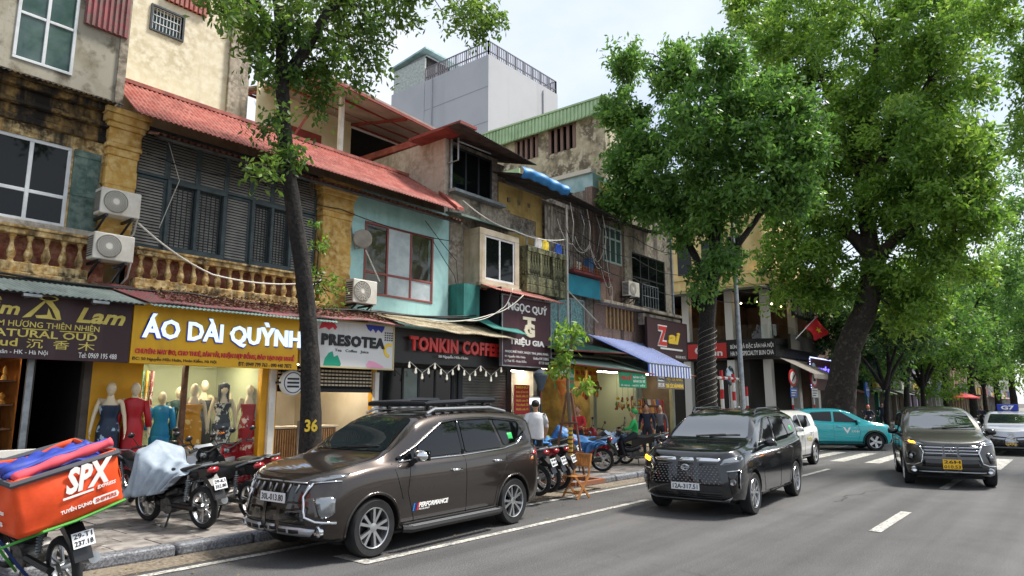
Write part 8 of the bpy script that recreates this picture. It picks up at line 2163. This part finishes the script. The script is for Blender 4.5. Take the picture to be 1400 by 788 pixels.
# incense shop shelves of carvings
pal = ['#6d3f1e', '#8c5a2a', '#3f2413', '#a8762f', '#c79a4a', '#54301a']
cm_ = [M('carving_%d' % i, c, .5) for i, c in enumerate(pal)]
for k in range(6):
    for j in range(7):
        x = 13.35 + j * .2 + random.uniform(-.03, .03); h = random.uniform(.12, .3); r = random.uniform(.035, .08)
        o = thing('carving', 'small carved wood incense piece on the shop shelves', 'ornament', (3.29, x, .631 + k * .38), random.random() * 6, 'carved pieces on the incense shop shelves')
        MB().lathe([(.001, 0), (r, 0), (r * .9, h * .2), (r * .4, h * .4), (r * .7, h * .65), (r * .5, h * .85), (.001, h)], 8).build('figure', cm_[(k + j) % 6], o, smooth=40)
for k in range(7):
    o = thing('incense_stick_rack', 'tall upright incense sticks standing inside the incense shop front', 'incense sticks', (2.75 + k * .06, 13.5 + .1 * (k % 2), .45), 0, 'incense sticks in the shop front'); MB().tube([(0, 0, 0), (.02, 0, 1.3 + .1 * (k % 3))], .012, 5).build('stick', cm_[k % 6], o)
wb = thing('white_stand', 'white painted wooden stand with black lettered parking board', 'stand', (2.75, 10.9, .13), R(5))
MB().box(-.42, .42, -.04, .04, .95, 1.05).build('top_rail', white_paint, wb, bevel=.008)
for s_ in (-.36, .36): MB().box(s_ - .05, s_ + .05, -.035, .035, 0, .95).build('leg', white_paint, wb, bevel=.008)
MB().box(-.3, .3, -.05, -.038, .52, .85).build('notice', letter_white, wb); lettering('ĐỖ Ô TÔ', -.27, .27, .6, .78, -.051, letter_black, wb, bold=.02, world=False); MB().box(-.34, .34, -.03, .03, .35, .42).build('lower_rail', white_paint, wb)
# dress shop: hanging clothes rail behind the glass
for k in range(7):
    cl_ = ['#b8283a', '#c8c2b4', '#2d4f8c', '#8c3a6a', '#3a7a5c', '#c99a3a', '#7a2b2b'][k]
    o = thing('hanging_dress', 'bright patterned garment on the rail behind the dress shop glass', 'garment', (5.36 + k * .09, 14.1, 1.2), R(70), 'garments on the dress shop rail')
    MB().grid(lambda u, v: ((u - .5) * (.3 + .15 * v), .02 * math.sin(u * 12), 1.2 - 1.1 * v), 10, 6).build('cloth', M('garment_%d' % k, cl_, .8, c2='#d8d2c4', scale=9, lo=.52, hi=.56), o, smooth='all', sol=.03)
# snack rack and goods outside the dry goods shop
snack = [M('snack_%d' % i, c, .5) for i, c in enumerate(['#b3372c', '#c98a2c', '#7d8a3a', '#d3c9a8', '#8c4a2c', '#3a5a8c', '#a8552c', '#5c2b2b'])]
rk = thing('snack_rack', 'tiered wire rack of packaged snacks outside the dry goods shop', 'rack', (21.3, 11.3, .13), R(-10))
for s_ in (-.62, .62): 
    for y_ in (0, .4): MB().tube([(s_, y_, 0), (s_, y_ + .1, 1.75)], .018, 6).build('upright', post_red, rk)
pkm = MB().box(-.07, .07, -.03, .03, 0, .2).mesh('packet', snack[0])
pks = [MB().box(-.065, .065, -.03, .03, 0, .19).mesh('packet', m_) for m_ in snack]
for k in range(6):
    MB().box(-.62, .62, 0 + k * .02, .4, .2 + k * .27, .215 + k * .27).build('shelf', wood, rk)
    for j in range(8):
        o = bpy.data.objects.new('packet', pks[(j * 3 + k * 5 + j // 3) % 8]); COL.objects.link(o); o.parent = rk; o.location = (-.54 + j * .155, .06 + k * .02, .216 + k * .27); o.rotation_euler = (R(-12), 0, random.gauss(0, .15))
# shelves in dry goods and nut shops
for X0, X1, lab in ((20.5, 23.1, 'wooden shelves of jars along the dry goods shop wall'), (23.7, 26.1, 'dark shelves of boxed nuts inside the nut shop')):
    s_ = thing('shop_shelves', lab, 'shelves', (X0, 15.4, .16))
    for k in range(6): bx('shelf', wood_pale, s_, X0, X1, 15.2, 15.6, .5 + k * .4, .53 + k * .4)
    n = int((X1 - X0) / .2)
    for k in range(5):
        for j in range(n):
            o = bpy.data.objects.new('packet', pks[random.randrange(8)]); COL.objects.link(o); o.parent = s_; o.location = Vector((X0 + .1 + j * .2, 15.3, .531 + k * .4)) - s_.location; o.scale = (1.2, 1.5, random.uniform(.8, 1.5))
# coconuts and fruit at the juice stall
coco = MB().ball((0, 0, 0), .11, 8, (1, 1, 1.08)).mesh('coconut', M('green_coconut', '#7f9a4a', .5, c2='#5f7a34', scale=9, objvar=.2), smooth='all')
hp = [(i, j, k) for k in range(4) for i in range(5 - k) for j in range(2)]
for i, j, k in hp:
    o = bpy.data.objects.new('coconut', coco); COL.objects.link(o); o.location = (14.5 + i * .21 + k * .1, 11.2 + j * .2, .24 + k * .19); o.rotation_euler = (random.random(), random.random(), random.random())
    tag(o, 'green coconut in the heap beside the roller shutter', 'coconut', 'heap of green coconuts')
frd = thing('drinks_fridge', 'glass fronted drinks fridge at the juice stall', 'fridge', (16.45, 12.75, .16)); MB().box(-.3, .3, 0, .5, 0, 1.8).build('cabinet', white_paint, frd, bevel=.02); MB().box(-.25, .25, -.015, .0, .2, 1.55).build('glass_door', win_green, frd); MB().box(-.28, .28, -.02, -.001, 1.58, 1.76).build('header', M('fridge_header', '#c9d8e2', .4, emit='#dce9f2', estr=.6), frd)
fm = [M('fruit_%d' % i, c, .5) for i, c in enumerate(['#b9762a', '#8f3a2a', '#b8a03a', '#5f7a3a', '#7a4a2c'])]
fme = [MB().ball((0, 0, 0), .06, 7).mesh('fruit', m_, smooth='all') for m_ in fm]
fs_ = thing('fruit_table', 'low table stacked with mixed fruit under the green awning', 'fruit stand', (17.9, 12.2, .13)); MB().box(-.7, .7, -.3, .3, .62, .66).build('table_top', wood, fs_)
for s_ in (-.65, .65):
    for y_ in (-.25, .25): MB().box(s_ - .025, s_ + .025, y_ - .025, y_ + .025, 0, .62).build('leg', wood, fs_)
for k in range(60):
    lv_ = k // 30; o = bpy.data.objects.new('fruit', fme[(k // 6) % 5]); COL.objects.link(o); o.parent = fs_; kk = k % 30; o.location = (-.6 + (kk % 10) * .13 + lv_ * .05, -.2 + (kk // 10) * .14 + lv_ * .05, .72 + lv_ * .1)
hg = thing('hanging_fruit', 'cluster of yellow and red bundles hanging in the stall front', 'hanging goods', (18.6, 12.5, 2.2))
for k in range(26): MB().ball((random.uniform(-.9, 1.3), random.uniform(-.15, .15), random.uniform(-.25, .25)), random.uniform(.04, .075), 6, (1, 1, 1.7)).build('bundle', fm[k % 5], hg, smooth='all')
for k in range(6):
    o = thing('dried_goods_bunch', 'hanging bunch of reddish dried goods under the canvas awning', 'hanging goods', (19.2 + k * .35, 11.5, 1.95), 0, 'bunches hung under the canvas awning')
    MB().tube([(0, 0, 0), (0, 0, .7)], .005, 4).build('cord', wire_mat, o)
    for j in range(9): MB().ball((random.uniform(-.07, .07), random.uniform(-.06, .06), -random.uniform(0, .45)), random.uniform(.025, .045), 6, (1, 1, 1.6)).build('bundle', fm[(j + k) % 5], o, smooth='all')
stl = thing('plastic_stool', 'lime green plastic stool behind the staked sapling', 'stool', (13.2, 9.9, .13)); MB().lathe([(.001, .44), (.16, .44), (.165, .41)], 16).build('seat', M('lime_plastic', '#a8c93a', .4), stl)
for a in range(4): MB().bar((.12 * math.cos(a * 1.57 + .78), .12 * math.sin(a * 1.57 + .78), .42), (.18 * math.cos(a * 1.57 + .78), .18 * math.sin(a * 1.57 + .78), 0), .035).build('leg', MATS['lime_plastic'], stl)
# fallen leaves on pavement and gutter
fl2 = MB()
for k in range(420):
    x = random.uniform(1.5, 26); y = random.choice([random.uniform(8.0, 8.42), random.uniform(8.7, 12.3), random.uniform(6.2, 8.0)]); z = .012 if y < 8.45 else .137; a = random.random() * 6.28; s = random.uniform(.015, .035); c_, s_ = math.cos(a) * s, math.sin(a) * s
    fl2.add([(x - c_, y - s_, z), (x + s_ * .5, y - c_ * .5, z + .008), (x + c_, y + s_, z + .004), (x - s_ * .5, y + c_ * .5, z + .008)], [(0, 1, 2, 3)])
o = fl2.build('fallen_leaves', M('dry_leaf', '#8a7a3a', .8, c2='#6a5530', scale=40)); tag(o, 'small dry leaves scattered over pavement and gutter', 'leaves', kind='stuff')
